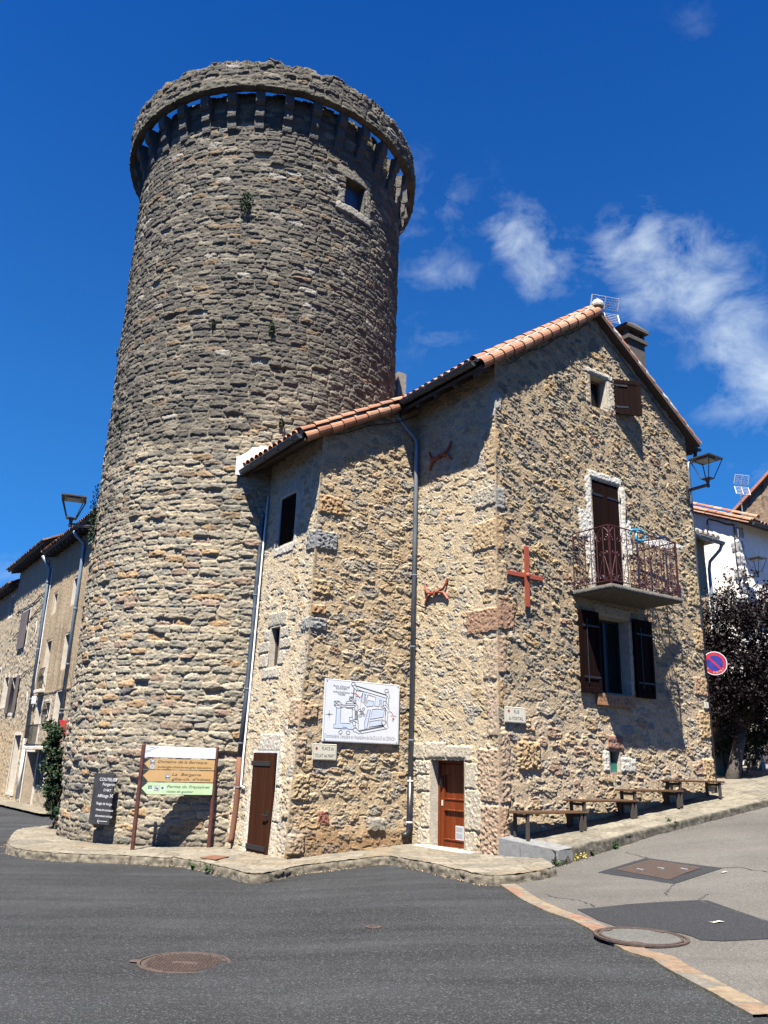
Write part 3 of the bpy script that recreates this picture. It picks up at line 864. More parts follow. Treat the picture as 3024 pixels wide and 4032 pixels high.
def stucco(u, v, seed, c0, c1, amp=.006):
    n = fbm(u * 1.1, v * .8, seed, 5); f = fbm(u * 9, v * 9, seed + 4, 3)
    st = fbm(u * 5, v * .35, seed + 7, 4)
    t = np.clip(.5 + .5 * n + .35 * st, 0, 1)[..., None]
    return amp * f + amp * n, lerp(np.array(c0, np.float32), np.array(c1, np.float32), t) * (1 + .07 * f)[..., None]


# ------------------------------------------------------------------ the round tower
tower = thing('round_tower', 'massive round medieval stone tower with corbelled parapet, behind the gabled house', 'tower', (TC[0], TC[1], -.3))


def tower_shaft():
    a = np.concatenate([np.arange(-2.05, 2.05, .0185 / TR), np.arange(2.05, 2 * math.pi - 2.05, .12 / TR), [2 * math.pi - 2.05]])
    zs = np.arange(-.45, 18.47, .0185)
    A, Z = np.meshgrid(a, zs)
    u = A * TR
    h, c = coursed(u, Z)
    wa, wz = 43.2, 16.08          # the upper window
    ua = np.radians(wa) * TR
    pale = (.27, .25, .21)
    h, c = blocks_over(u, Z, h, c, [(ua - .62, 16.52, ua + .60, 16.80, (.24, .225, .18), .05, .008), (ua - .62, 15.40, ua + .62, 15.66, (.42, .40, .36), .075, .008),
                                    (ua + .36, 15.66, ua + .60, 16.52, pale, .045, .01), (ua - .58, 15.66, ua - .34, 16.1, (.26, .25, .22), .04, .01)], 300)
    # white lichen spots
    sp = sstep(.72, .80, vn(u * 2.2 + 5, Z * 2.4, 88)) * sstep(.2, .5, vn(u * .5, Z * .5, 89)) * sstep(12, 14, Z)
    c = lerp(c, np.array((.5, .49, .46)), .8 * sp[..., None])
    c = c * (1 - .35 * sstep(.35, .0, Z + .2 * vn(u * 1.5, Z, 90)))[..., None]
    r = TR + h - .03 - .10 * sstep(1.7, .5, Z)
    P = np.stack([TC[0] + r * np.sin(A), TC[1] - r * np.cos(A), Z], -1)
    q = grid_quads(*A.shape)
    uc = u.ravel()[q].mean(1); zc = Z.ravel()[q].mean(1)
    ok = ~((np.abs(uc - ua) < .34) & (zc > 15.66) & (zc < 16.52)) & (zc < 18.37 + .05 * vn(uc * 2.4, uc * 0, 71) + .03 * vn(uc * 7, uc * 0, 72))
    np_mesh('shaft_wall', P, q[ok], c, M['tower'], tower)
    # window recess
    ang = np.radians(wa); F = Frame(TC + np.array([math.sin(ang), -math.cos(ang), 0]) * (TR - .05), np.array([math.cos(ang), math.sin(ang), 0]), np.array([math.sin(ang), -math.cos(ang), 0]))
    b = MB()
    b.box(F, -.42, -.34, -.45, .03, 15.6, 16.58); b.box(F, .34, .42, -.45, .03, 15.6, 16.58)
    b.box(F, -.34, .34, -.45, .03, 16.52, 16.6); b.box(F, -.34, .34, -.45, .04, 15.58, 15.66)
    w = b.build('window', M['concrete'], tower)
    b = MB()
    for k in range(4): b.bbox(F, -.335 + k * .168, -.335 + k * .168 + .162, -.27, -.23, 15.66, 16.52, .008)
    b.build('shutter', M['blue_shutter'], w)
    # roof terrace that closes the top
    b = MB(); b.lathe(TC + ZZ * 17.4, [(3.75, 0), (3.75, .05)], 48); b.build('terrace', M['concrete'], tower)


tower_shaft()


def corbels():
    n = 34
    base = None
    for k in range(n):
        ang = 2 * math.pi * k / n + R_(1.8)
        if base is None:
            F = Frame((0, 0, 0), np.array([1., 0, 0]), np.array([0, -1., 0]))
            rnd = random.Random(4)
            b = MB()
            w = .115
            for y1, z0, z1 in ((TR + .07, 17.16, 17.50), (TR + .17, 17.46, 17.86), (TR + .30, 17.82, 18.2)):
                # rounded nose on every step
                pr = [(TR - .12, z0), (y1 - .10, z0), (y1 - .02, z0 + .07), (y1, z0 + .15), (y1, z1), (TR - .12, z1)]
                V = [F.p(-w + rnd.uniform(-.012, .012), y, z) for y, z in pr] + [F.p(w + rnd.uniform(-.012, .012), y, z) for y, z in pr]
                m_ = len(pr)
                b.add(V, [tuple(range(m_)), tuple(range(2 * m_ - 1, m_ - 1, -1))] + [(i, i + m_, (i + 1) % m_ + m_, (i + 1) % m_) for i in range(m_)])
            b.base = (0, 0, -.3)
            base = b.build('corbel', M['corbel'], tower)
            base.rotation_euler = (0, 0, ang)
        else:
            c = base.copy(); COL.objects.link(c); c.parent = tower; c.rotation_euler = (0, 0, ang)


M['corbel'] = m_simple('weathered corbel stone', (.05, .046, .039), .95, var=.45, scale=5, bump=1., bscale=18, dist=.04)
corbels()


def parapet():
    r0, r1 = 4.08, 4.29
    a = np.concatenate([np.arange(-2.1, 2.1, .02 / r1), np.arange(2.1, 2 * math.pi - 2.1, .06 / r1), [2 * math.pi - 2.1]])
    prof = [(r0, 18.2), (r1, 18.2)] + [(r1, z) for z in np.arange(18.22, 19.0, .02)] + [(r1 - .05, 19.0), (r0 + .05, 19.0), (r0, 18.95), (r0, 18.2)]
    A, J = np.meshgrid(a, np.arange(len(prof)))
    Rr = np.array([p[0] for p in prof])[J]; Z = np.array([p[1] for p in prof])[J]
    u = A * r1
    h, c = coursed(u, Z * 1.0 + Rr * 0 + 20, seed=140, cw=.42, ch=.2, depth=.05, up=lambda v: v * 0 + .95)
    outer = (Rr > r1 - .01) & (Z > 18.19)
    low = sstep(18.46, 18.40, Z + .06 * vn(u * 1.1, Z * 2, 5))         # band of smooth lintel slabs
    lc = np.array((.125, .118, .095)) * (1 + .45 * fbm(u * 3, Z * 3, 15, 4) + .12 * vn(np.floor(u / .78), u * 0, 8))[..., None]
    c = lerp(c, lc, low[..., None]); h = lerp(h, .03 + .022 * fbm(u * 5, Z * 9, 16, 5) - .03 * (np.abs((u / .78) % 1 - .5) > .48), low)
    ragged = .07 * vn(u * 1.6, u * 0, 44) + .05 * vn(u * 4.5, u * 0, 45) + .06 * np.round(vn(u * 2.7, u * 0 + 3, 46) * 1.6) / 1.6
    Zr = 18.2 + (Z - 18.2) * (1 + ragged / .8)
    r = Rr + np.where(outer, h - .02, .02 * vn(u * 4, Z * 4, 47))
    P = np.stack([TC[0] + r * np.sin(A), TC[1] - r * np.cos(A), Zr], -1)
    np_mesh('parapet', P, grid_quads(*A.shape), c, M['tower'], tower)


parapet()

# ------------------------------------------------------------------ the gabled house with its annex
house = thing('stone_house', 'rubble stone gabled house with terracotta roof edge and wrought iron balcony on the street corner', 'house', (K[0], K[1], 0))
OCH = (.46, .33, .19); PNK = (.43, .31, .22); PALE = (.56, .51, .42); WHT = (.68, .67, .63); GRY = (.30, .31, .31)
PAL_G = [(4, (.25, .225, .185)), (2.5, (.20, .19, .17)), (3, (.32, .28, .215)), (2.2, (.40, .315, .205)), (1.4, (.45, .32, .17)), (.7, (.36, .235, .16)), (1.6, (.41, .37, .295)), (.8, (.17, .17, .165))]
PAL_C = [(3, (.42, .39, .33)), (3, (.36, .345, .31)), (2, (.46, .38, .27)), (1.3, (.44, .33, .19)), (1.4, (.28, .285, .285)), (.6, (.40, .28, .2)), (1.5, (.5, .46, .38))]
PAL_B = [(3, (.36, .31, .24)), (2, (.30, .285, .26)), (2, (.42, .31, .19)), (2, (.40, .34, .25)), (1.2, (.25, .25, .245)), (.8, (.36, .23, .17)), (1, (.46, .41, .33))]
G_BLOCKS = [(-.3, 5.5, .19, 6.1, OCH, .03, .012), (-.3, 8.35, .16, 8.75, (.42, .41, .38), .03, .012), (-.3, 7.45, .10, 7.95, OCH, .025, .012), (-.3, 6.3, .22, 6.75, (.33, .33, .31), .03, .012),
            (-.3, 4.75, .24, 5.3, (.46, .36, .23), .03, .012), (-.3, 4.0, .42, 4.5, (.36, .22, .15), .03, .012), (-.3, 3.2, .2, 3.9, PNK, .025, .012), (-.3, 2.65, .12, 3.1, OCH, .02, .012), (-.3, 1.0, .26, 2.2, (.42, .32, .235), .03, .018),
            (-.3, .0, .2, .95, (.42, .29, .2), .03, .02), (.42, 1.55, .98, 2.05, OCH, .05, .03),
            (5.75, 5.2, 6.3, 5.9, (.40, .32, .2), .03, .016), (5.85, 4.2, 6.3, 4.7, OCH, .03, .016), (5.7, 3.2, 6.3, 3.6, (.42, .28, .18), .03, .016), (5.8, 2.3, 6.3, 2.9, OCH, .03, .016), (5.8, 1.3, 6.3, 1.9, (.47, .34, .2), .04, .02), (5.9, 6.6, 6.3, 7.1, (.42, .35, .24), .03, .015),
            (2.64, 10.02, 3.58, 10.17, (.60, .57, .51), .035, .006), (3.37, 9.25, 3.62, 10.02, (.52, .47, .39), .02, .01), (2.66, 9.3, 2.84, 10.02, (.47, .40, .31), .02, .01),
            (2.60, 7.52, 3.68, 7.72, WHT, .03, .008), (2.50, 5.0, 2.71, 7.55, WHT, .03, .008), (2.27, 6.15, 2.72, 6.78, WHT, .03, .01), (3.59, 5.0, 3.80, 7.55, (.66, .63, .56), .03, .008), (3.6, 6.0, 3.92, 6.8, WHT, .03, .01), (2.44, 5.6, 2.72, 6.1, WHT, .03, .01),
            (2.58, 4.57, 3.72, 4.82, (.46, .40, .31), .03, .01), (2.56, 3.06, 2.67, 4.57, (.55, .5, .42), .03, .006), (3.63, 3.06, 3.74, 4.57, (.55, .5, .42), .03, .006),
            (2.80, 1.95, 3.29, 2.26, (.30, .17, .13), .03, .012), (2.67, 1.56, 2.87, 1.96, (.68, .66, .61), .03, .01), (3.16, 1.56, 3.62, 1.85, (.62, .6, .55), .03, .01)]
G_HOLES = [(2.84, 9.25, 3.37, 10.02), (2.71, 4.98, 3.59, 7.52), (2.67, 3.06, 3.63, 4.57), (2.87, 1.56, 3.16, 1.95)]
zr_main = lambda s: 11.50 - .694 * np.abs(s - 3.05)
zr_ann = lambda s: 7.72 + .568 * (s + 2.9)


def f_gable(u, v):
    h, c = rubble(u, v, 201, PAL_G, (.44, .345, .23), cover=.80, cw=.33, ch=.175, relief=.024, crag_a=.021, tilt=.34, mrough=.007, mix=.15)
    h2, c2 = rubble(u, v, 231, PAL_B, (.55, .44, .31), cover=.70, cw=.34, ch=.2, relief=.026, crag_a=.016, tilt=.12, mrough=.007, mix=.28)
    t = sstep(3.6, 2.4, v + .5 * vn(u * .9, v * .9, 9))
    h = lerp(h, h2, t); c = lerp(c, c2, t[..., None])
    return blocks_over(u, v, h, c, G_BLOCKS, 400)


def cz(V): return .022 + .016 * fbm(V * 2.2, V * 0 + .4, 55, 4)


def corner_pos(base, ax, nn, lat, reach=.06):
    def pos(U, V, h):
        w = 1 - sstep(0, reach, np.abs(U))
        c_ = cz(V)
        he = lerp(h, c_, w)
        return base + ax * U[..., None] + nn * he[..., None] + lat * (c_ * w)[..., None] + ZZ * V[..., None]
    return pos


wall('gable_wall', house, corner_pos(K, UR, NR, NL), 0, 6.15, -.2, 11.5, .012, f_gable, M['rubble'], G_HOLES, keep=lambda u, v: v < zr_main(u) + .01)

C_HOLES = [(.94, .05, 1.93, 1.69)]
C_BLOCKS = [(-.3, 5.55, .68, 6.12, (.50, .38, .235), .03, .014), (-.3, 7.2, .32, 8.0, (.48, .37, .24), .025, .012), (-.3, 8.2, .2, 8.8, (.46, .44, .4), .03, .012), (-.3, 6.4, .62, 6.8, (.46, .42, .35), .03, .012), (-.3, 4.72, .35, 5.4, (.5, .39, .26), .03, .012),
            (-.3, 3.95, .86, 4.42, (.38, .24, .165), .03, .012), (-.3, 3.1, .4, 3.85, (.5, .40, .29), .025, .012), (-.3, 2.1, .3, 3.0, (.5, .40, .3), .025, .012), (-.3, 1.0, .55, 1.9, (.48, .37, .27), .03, .016), (-.3, .0, .5, .95, (.46, .34, .25), .03, .018),
            (1.45, 1.69, 2.12, 2.02, PALE, .03, .006), (.70, 1.66, 1.46, 1.96, PALE, .032, .006), (2.13, 1.69, 2.5, 2.0, (.52, .47, .39), .03, .006), (.56, 1.2, .94, 1.66, PALE, .03, .006), (.44, .5, .94, 1.19, PALE, .034, .01), (.60, .05, .94, .49, PALE, .03, .006),
            (1.93, 1.1, 2.35, 1.4, PALE, .03, .01), (1.93, .45, 2.2, 1.09, (.58, .52, .42), .03, .01), (1.93, .05, 2.3, .44, PALE, .03, .01), (1.93, 1.41, 2.42, 1.68, (.52, .48, .41), .03, .02)]


def f_c(u, v):
    h, c = rubble(u, v, 261, PAL_C, (.62, .51, .355), cover=.74, cw=.33, ch=.17, relief=.016, crag_a=.011, tilt=-.24, mrough=.006, mix=.32)
    return blocks_over(u, v, h, c, C_BLOCKS, 500)


wall('eave_wall', house, corner_pos(K, UL, NL, NR), 0, 2.66, -.2, 9.42, .012, f_c, M['rubble'], C_HOLES)

sAB = lambda z: np.interp(z, [-.3, 1.9, 3.7, 7.7], [-2.72, -2.60, -2.47, -2.40])
B_BLOCKS = [(-2.55, 6.35, -1.85, 6.75, (.46, .30, .16), .04, .02), (-2.5, 5.6, -1.95, 6.0, (.27, .28, .29), .04, .02), (-2.7, 4.0, -2.1, 4.25, (.30, .31, .31), .045, .02), (-2.7, 4.3, -2.15, 4.5, (.40, .24, .13), .045, .02), (-2.6, 4.7, -2.0, 5.0, (.45, .34, .2), .03, .02),
            (-2.9, 2.3, -2.2, 2.6, (.42, .30, .2), .04, .02), (-2.9, .9, -2.3, 1.35, (.44, .34, .21), .04, .025), (-2.9, .0, -2.35, .35, (.5, .45, .37), .04, .02), (-2.9, 1.55, -2.4, 2.0, (.42, .32, .23), .03, .02), (-1.0, .35, -.6, .6, (.34, .33, .3), .06, .01), (-2.1, .5, -1.85, .75, (.30, .12, .09), .03, .02)]


def f_b(u, v):
    h, c = rubble(u, v, 291, PAL_B, (.55, .43, .28), cover=.76, cw=.36, ch=.18, relief=.026, crag_a=.016, tilt=.12, mrough=.007, mix=.25)
    h, c = blocks_over(u, v, h, c, B_BLOCKS, 600)
    dirt = sstep(.55, .15, v + .25 * vn(u * 1.4, v, 3))
    return h + .03 * dirt, lerp(c, c * np.array((.72, .6, .5)), dirt[..., None])


def b_pos(U, V, h):
    w = 1 - sstep(0, .06, U - sAB(V)); c_ = cz(V + 30)
    he = lerp(h, c_, w)
    return K + UL * 2.58 + UR * (U - c_ * w)[..., None] + NR * he[..., None] + ZZ * V[..., None]



def annex_gable():
    nu, nv = 230, 810
    A, V = np.meshgrid(np.linspace(0, 1, nu), np.linspace(-.4, 9.4, nv))
    U = sAB(V) + (.04 - sAB(V)) * A
    h, c = f_b(U, V)
    q = grid_quads(nv, nu); uc = U.ravel()[q].mean(1); vc = V.ravel()[q].mean(1)
    np_mesh('annex_gable_wall', b_pos(U, V, h), q[vc < zr_ann(uc) + .01], c, M['rubble'], house)


annex_gable()
A_HOLES = [(3.22, -.12, 4.12, 1.72), (3.80, 3.40, 4.20, 4.20), (3.56, 5.96, 4.24, 7.04)]
A_BLOCKS = [(3.55, 4.20, 4.36, 4.52, (.44, .42, .37), .025, .006), (3.44, 3.95, 3.80, 4.18, (.50, .47, .41), .025, .006), (3.28, 3.72, 3.80, 3.94, (.53, .48, .41), .025, .006), (3.5, 3.40, 3.80, 3.71, (.5, .47, .4), .025, .006),
            (4.2, 3.95, 4.5, 4.18, (.46, .44, .39), .025, .006), (4.2, 3.7, 4.7, 3.94, (.48, .45, .39), .025, .006), (4.2, 3.4, 4.62, 3.69, (.5, .46, .4), .025, .006), (3.6, 3.15, 4.4, 3.39, (.5, .47, .41), .025, .006),
            (3.40, 7.03, 4.3, 7.35, (.50, .48, .44), .02, .008), (3.30, 6.5, 3.56, 7.0, (.56, .54, .5), .02, .008), (3.4, 5.8, 3.56, 6.48, (.58, .56, .52), .02, .008), (4.24, 5.9, 4.42, 7.0, (.52, .5, .47), .02, .008), (3.5, 5.74, 4.4, 5.95, (.6, .58, .53), .02, .008),
            (4.12, -.3, 4.30, 1.76, (.64, .60, .52), .03, .006), (2.98, -.3, 3.22, .5, (.60, .54, .44), .03, .006), (2.94, .51, 3.22, 1.1, (.62, .57, .47), .03, .006), (3.02, 1.11, 3.22, 1.8, (.60, .56, .47), .03, .006), (3.1, 1.72, 4.1, 2.08, (.55, .52, .46), .03, .008),
            (2.4, 5.6, 2.95, 6.0, (.27, .28, .29), .03, .015), (2.4, 4.0, 2.9, 4.25, (.32, .33, .33), .03, .015), (2.4, 2.2, 3.0, 2.7, (.46, .35, .25), .03, .015), (2.4, .6, 2.85, 1.3, (.5, .42, .3), .04, .02)]


def f_a(u, v):
    h, c = rubble(u, v, 321, PAL_C, (.64, .54, .395), cover=.60, cw=.30, ch=.17, relief=.014, crag_a=.010, tilt=-.1, mrough=.005, mix=.32)
    return blocks_over(u, v, h, c, A_BLOCKS, 700)


def a_pos(U, V, h):
    w = 1 - sstep(0, .06, U - 2.58); c_ = cz(V + 30)
    he = lerp(h, c_, w)
    return K + UR * (sAB(V) - he)[..., None] + UL * U[..., None] + NR * (c_ * w)[..., None] + ZZ * V[..., None]


wall('annex_eave_wall', house, a_pos, 2.58, 6.6, -.4, 8.0, .012, f_a, M['rubble'], A_HOLES)
# plain walls towards the neighbours
wall('side_wall', house, lambda U, V, h: K + UR * (6.13 + h)[..., None] + UL * U[..., None] + ZZ * V[..., None], 0, 8, -.2, 9.35, .05, lambda u, v: stucco(u, v, 9, (.36, .29, .2), (.42, .34, .24), .02), M['rubble'])
b = MB()
b.box(FG, -2.0, 6.1, -8.1, -8.0, -.2, 9.3)
b.build('rear_wall', M['beige_wall'], house)

# windows, doors and shutters
W_G = m_wood('dark brown shutter boards', (.0075, .0026, .0019), FG, .125, .45)
W_A = m_wood('brown door boards', (.036, .013, .006), FA, .085, .45)
W_C = m_wood('varnished red brown door', (.125, .024, .005), FC, .16, .3, rough=.4, spec=.5)
W_H = m_wood('bench planks', (.15, .085, .045), FG, .11, .4, vertical=False, rough=.75)


def reveal(b, F, x0, x1, z0, z1, d, y=.0, t=.04):
    b.box(F, x0 - t, x0, -d, y, z0 - t, z1 + t); b.box(F, x1, x1 + t, -d, y, z0 - t, z1 + t)
    b.box(F, x0, x1, -d, y, z1, z1 + t); b.box(F, x0, x1, -d, y, z0 - t, z0)


def sash(win, F, x0, x1, z0, z1, d, m, bars=1):
    b = MB(); w = .05
    b.bbox(F, x0, x0 + w, -d, -d + .05, z0, z1); b.bbox(F, x1 - w, x1, -d, -d + .05, z0, z1)
    b.bbox(F, x0 + w, x1 - w, -d, -d + .05, z1 - w, z1); b.bbox(F, x0 + w, x1 - w, -d, -d + .05, z0, z0 + w)
    for k in range(bars): b.bbox(F, (x0 + x1) / 2 - .03, (x0 + x1) / 2 + .03, -d, -d + .055, z0 + w, z1 - w)
    b.build('frame', m, win)
    b = MB(); b.box(F, x0 + w * .5, x1 - w * .5, -d + .012, -d + .018, z0 + w * .5, z1 - w * .5); b.build('pane', M['glass'], win)


def window(F, x0, x1, z0, z1, depth=.3, mf=None, mr=None, bars=1, parent=None):
    b = MB(); reveal(b, F, x0, x1, z0, z1, depth)
    w = b.build('window', mr or M['limestone'], parent or house)
    if mf: sash(w, F, x0, x1, z0, z1, depth - .05, mf, bars)
    b = MB(); b.box(F, x0 - .02, x1 + .02, -depth - .02, -depth, z0 - .02, z1 + .02); b.build('back', M['dark_inside'], w)
    return w


def board_leaf(F, x0, x1, z0, z1, y0, y1, bw_=.12, battens=(), both=True):
    """shutter or door leaf of upright boards"""
    b = MB(); n = max(1, round((x1 - x0) / bw_)); w = (x1 - x0) / n
    for k in range(n): b.bbox(F, x0 + k * w + .003, x0 + (k + 1) * w - .003, y0, y1, z0, z1, .006)
    for z in battens: b.bbox(F, x0 + .02, x1 - .02, y1, y1 + .025, z - .05, z + .05, .006)
    return b


WOODF = m_simple('brown window frame', (.14, .05, .025), .55, var=.3, scale=8, bump=.1)
w = window(FG, 2.84, 3.37, 9.25, 10.02, .3, WOODF, M['limestone'], 0)
# the open gable shutter, swung out on its hinges
sa = R_(27)
FS = Frame(FG.p(3.60, .03, 0), UR * math.cos(sa) + NR * math.sin(sa), NR * math.cos(sa) - UR * math.sin(sa))
b = MB(); z0, z1, wd_ = 9.24, 10.10, .62
b.bbox(FS, 0, wd_, 0, .035, z0, z0 + .16); b.bbox(FS, 0, wd_, 0, .035, z1 - .1, z1); b.bbox(FS, 0, .09, 0, .035, z0 + .16, z1 - .1); b.bbox(FS, wd_ - .09, wd_, 0, .035, z0 + .16, z1 - .1)
b.box(FS, .08, wd_ - .08, .008, .022, z0 + .15, z1 - .09)
b.box(FS, .09, wd_ - .09, .022, .03, z0 + .16, z0 + .18); b.box(FS, .09, wd_ - .09, .022, .03, z1 - .12, z1 - .1)
for x in (.22, .34, .44): b.box(FS, x, x + .012, .022, .027, z0 + .2, z1 - .14)
sh = b.build('shutter', W_G, house)
b = MB()
for z in (9.42, 9.95): b.tube([FG.p(3.50, .02, z), FG.p(3.55, .05, z + .01), FS.p(.02, .04, z)], .014, 6); b.box(FS, 0, .3, .034, .042, z - .02, z + .02)
b.tube([FG.p(3.2, .03, 9.29), FG.p(3.45, .06, 9.285), FS.p(.05, .04, 9.28)], .007, 5)
b.build('hinge', M['black_iron'], sh)

# balcony door: closed pair of board shutters
b = MB(); reveal(b, FG, 2.71, 3.59, 4.98, 7.52, .12)
bd = b.build('balcony_door', M['white_plaster'], house)
for x0, x1 in ((2.715, 3.148), (3.152, 3.585)):
    b = board_leaf(FG, x0, x1, 5.0, 7.51, -.06, -.015, .108); lf = b.build('shutter', W_G, bd)
    b = MB()
    for z in (7.2, 5.4): b.box(FG, x0 if x0 < 3 else x1 - .36, (x0 + .36) if x0 < 3 else x1, -.015, -.006, z - .025, z + .025)
    for z in (7.2, 5.95): xx = x0 - .01 if x0 < 3 else x1 + .01; b.tube([FG.p(xx, -.02, z - .06), FG.p(xx, .03, z), FG.p(xx, .03, z + .06)], .014, 6)
    b.build('hinge', M['black_iron'], lf)
b = MB(); b.tube([FG.p(3.75, .04, 7.15), FG.p(3.70, .09, 7.0), FG.p(3.72, .05, 6.8)], .015, 6); b.build('shutter_catch', M['black_iron'], bd)

# window under the balcony with its two open shutters and a carved board
w = window(FG, 2.67, 3.63, 3.06, 4.57, .34, M['black_iron'], M['limestone'], 1)
for x0, x1, nm in ((2.08, 2.63, 0), (3.70, 4.27, 1)):
    b = board_leaf(FG, x0, x1, 3.02, 4.62, .05, .09, .14, battens=())
    b.bbox(FG, x0, x1, .09, .108, 3.02, 3.12); b.bbox(FG, x0, x1, .09, .108, 4.52, 4.62); b.bbox(FG, x0, x0 + .07, .09, .108, 3.12, 4.52); b.bbox(FG, x1 - .07, x1, .09, .108, 3.12, 4.52)
    s_ = b.build('shutter', W_G, house)
    b = MB(); b.box(FG, x0 + .05, x1 - .02, .108, .115, 3.3, 3.335); b.box(FG, x0 + .05, x1 - .02, .108, .115, 4.3, 4.335)
    b.tube([FG.p((x0 + x1) / 2 - .1, .12, 3.2), FG.p((x0 + x1) / 2 - .1, .12, 4.45)], .009, 6); b.build('hinge', M['black_iron'], s_)
# small vent with green shutter
b = MB(); reveal(b, FG, 2.87, 3.16, 1.56, 1.95, .2)
w = b.build('vent_window', M['limestone'], house)
b = MB(); b.bbox(FG, 2.875, 3.155, -.1, -.07, 1.565, 1.75); b.build('shutter', M['green_shutter'], w)
b = MB(); b.box(FG, 2.88, 3.15, -.19, -.18, 1.57, 1.94); b.build('back', M['dark_inside'], w)
b = MB()
for x in (2.95, 3.02, 3.09): b.tube([FG.p(x, -.1, 1.75), FG.p(x, -.1, 1.95)], .007, 5)
b.build('bars', M['green_shutter'], w)

# carved wooden board under the window: a thing hung on the wall
sb = thing('carved_board', 'orange brown carved wooden board hung under the shuttered ground floor window', 'sign', FG.p(3.05, .05, 2.80))
b = MB(); b.bbox(FG, 2.53, 3.62, .05, .085, 2.80, 3.03, .01); pl = b.build('board', m_simple('orange brown wood', (.22, .10, .032), .65, var=.35, scale=6, bump=.4, bscale=30, stretch=(1, 1, 5)), sb)
b = MB()
def scroll(cx, cz, r, t0, t1, n=12, k=.72): return [(cx + r * (1 - k * i / n) * math.cos(t0 + (t1 - t0) * i / n), cz + r * (1 - k * i / n) * math.sin(t0 + (t1 - t0) * i / n)) for i in range(n + 1)]
for pts in (scroll(2.63, 2.90, .07, 0, 5), scroll(2.74, 2.92, .06, 1, 6.3), scroll(2.86, 2.91, .06, 0, 6.6, k=.2), scroll(2.99, 2.89, .04, 0, 5), [(2.98, 2.85), (3.0, 2.85)], [(3.1, 2.97), (3.08, 2.86)], scroll(3.11, 2.93, .035, 2, -2), [(3.17, 2.87), (3.21, 2.87)],
            scroll(3.36, 2.92, .06, 0, 6.3, k=.1), [(3.33, 2.85), (3.42, 3.0), (3.48, 2.85)], [(3.45, 2.87), (3.52, 2.97), (3.53, 2.85)]):
    b.strip(FG, pts, .014, .0865)
b.build('lettering', M['bark'], pl)

# varnished front door in the eave wall
b = MB(); reveal(b, FC, -1.93, -.94, .05, 1.69, .26)
dr = b.build('front_door', M['limestone'], house)
X0, X1 = -1.925, -.945
b = MB()
b.bbox(FC, X0, X0 + .06, -.26, -.18, .05, 1.685); b.bbox(FC, X1 - .04, X1, -.26, -.18, .05, 1.685); b.bbox(FC, X0 + .06, X1 - .04, -.26, -.18, 1.63, 1.685)
b.build('frame', W_C, dr)
b = MB(); x0, x1 = X0 + .065, X1 - .045
b.bbox(FC, x0, x0 + .12, -.25, -.195, .06, 1.62); b.bbox(FC, x1 - .02, x1, -.25, -.195, .06, 1.62)
for a_, c_ in ((.06, .27), (.80, .98), (1.42, 1.62)): b.bbox(FC, x0 + .12, x1 - .02, -.25, -.2, a_, c_)
b.box(FC, x0 + .11, x1 - .01, -.245, -.225, .2, 1.5)
for z in (.275, .985, .79): b.bbox(FC, x0 + .12, x1 - .02, -.225, -.185, z - .012, z + .016, .005)
lf = b.build('leaf', W_C, dr)
b = MB(); b.box(FC, x0 + .03, x0 + .07, -.195, -.185, .86, .96); b.build('lock_plate', M['sign_cream'], lf)
b = MB(); b.tube([FC.p(x0 + .05, -.17, 1.38), FC.p(x0 + .05, -.14, 1.33), FC.p(x0 + .05, -.14, 1.26), FC.p(x0 + .05, -.17, 1.2)], .012, 6)
b.box(FC, x0 + .03, x0 + .07, -.195, -.18, 1.18, 1.42); b.build('handle', M['black_iron'], lf)
b = MB(); b.box(FC, x0 + .42, x0 + .64, -.224, -.215, .29, .53); gr = b.build('vent_grille', M['sign_white'], lf)
b = MB()
for k in range(6): b.box(FC, x0 + .445 + k * .031, x0 + .459 + k * .031, -.2149, -.213, .31, .405); b.box(FC, x0 + .445 + k * .031, x0 + .459 + k * .031, -.2149, -.213, .42, .51)
b.build('slots', M['sign_black'], gr)
b = MB(); b.bbox(FC, -2.15, -.62, -.05, .22, .02, .16, .02); b.build('door_step', M['limestone'], house)

# narrow board door in the annex
b = MB(); reveal(b, FA, -4.12, -3.22, -.12, 1.72, .25)
dr = b.build('side_door', M['white_plaster'], house)
b = board_leaf(FA, -4.11, -3.23, -.09, 1.72, .015, .055, .088); lf = b.build('leaf', W_A, dr)
b = MB()
for z in (1.52, .02): b.bbox(FA, -4.16, -3.36, .055, .068, z - .045, z + .045, .006)
b.build('hinge', M['black_iron'], lf)
b = MB(); b.bbox(FA, -3.36, -3.29, .055, .075, .52, .68, .006); b.tube([FA.p(-3.33, .07, .61), FA.p(-3.33, .11, .61), FA.p(-3.48, .11, .61)], .013, 6); b.build('handle', M['black_iron'], lf)
# annex windows
FA2 = Frame(K - UR * 2.42, -UL, NL)
w = window(FA2, -4.24, -3.56, 5.96, 7.04, .16, None, M['white_plaster'])
b = board_leaf(FA2, -4.20, -3.58, 5.99, 7.0, -.03, .005, .1); lf = b.build('shutter', W_G, w)
b = MB(); b.tube([FA2.p(-4.26, .03, 6.1), FA2.p(-4.3, .06, 6.05), FA2.p(-4.26, .03, 5.98)], .012, 5); b.tube([FA2.p(-3.56, .02, 6.2), FA2.p(-3.53, .05, 6.15)], .015, 5); b.build('hinge', M['black_iron'], lf)
FA3 = Frame(K - UR * 2.47, -UL, NL)
w = window(FA3, -4.20, -3.80, 3.40, 4.20, .22, M['cast_iron'], M['limestone'], 0)
b = MB(); b.box(FA3, -4.12, -3.84, -.15, -.14, 3.42, 4.05); b.build('curtain', M['concrete'], w)

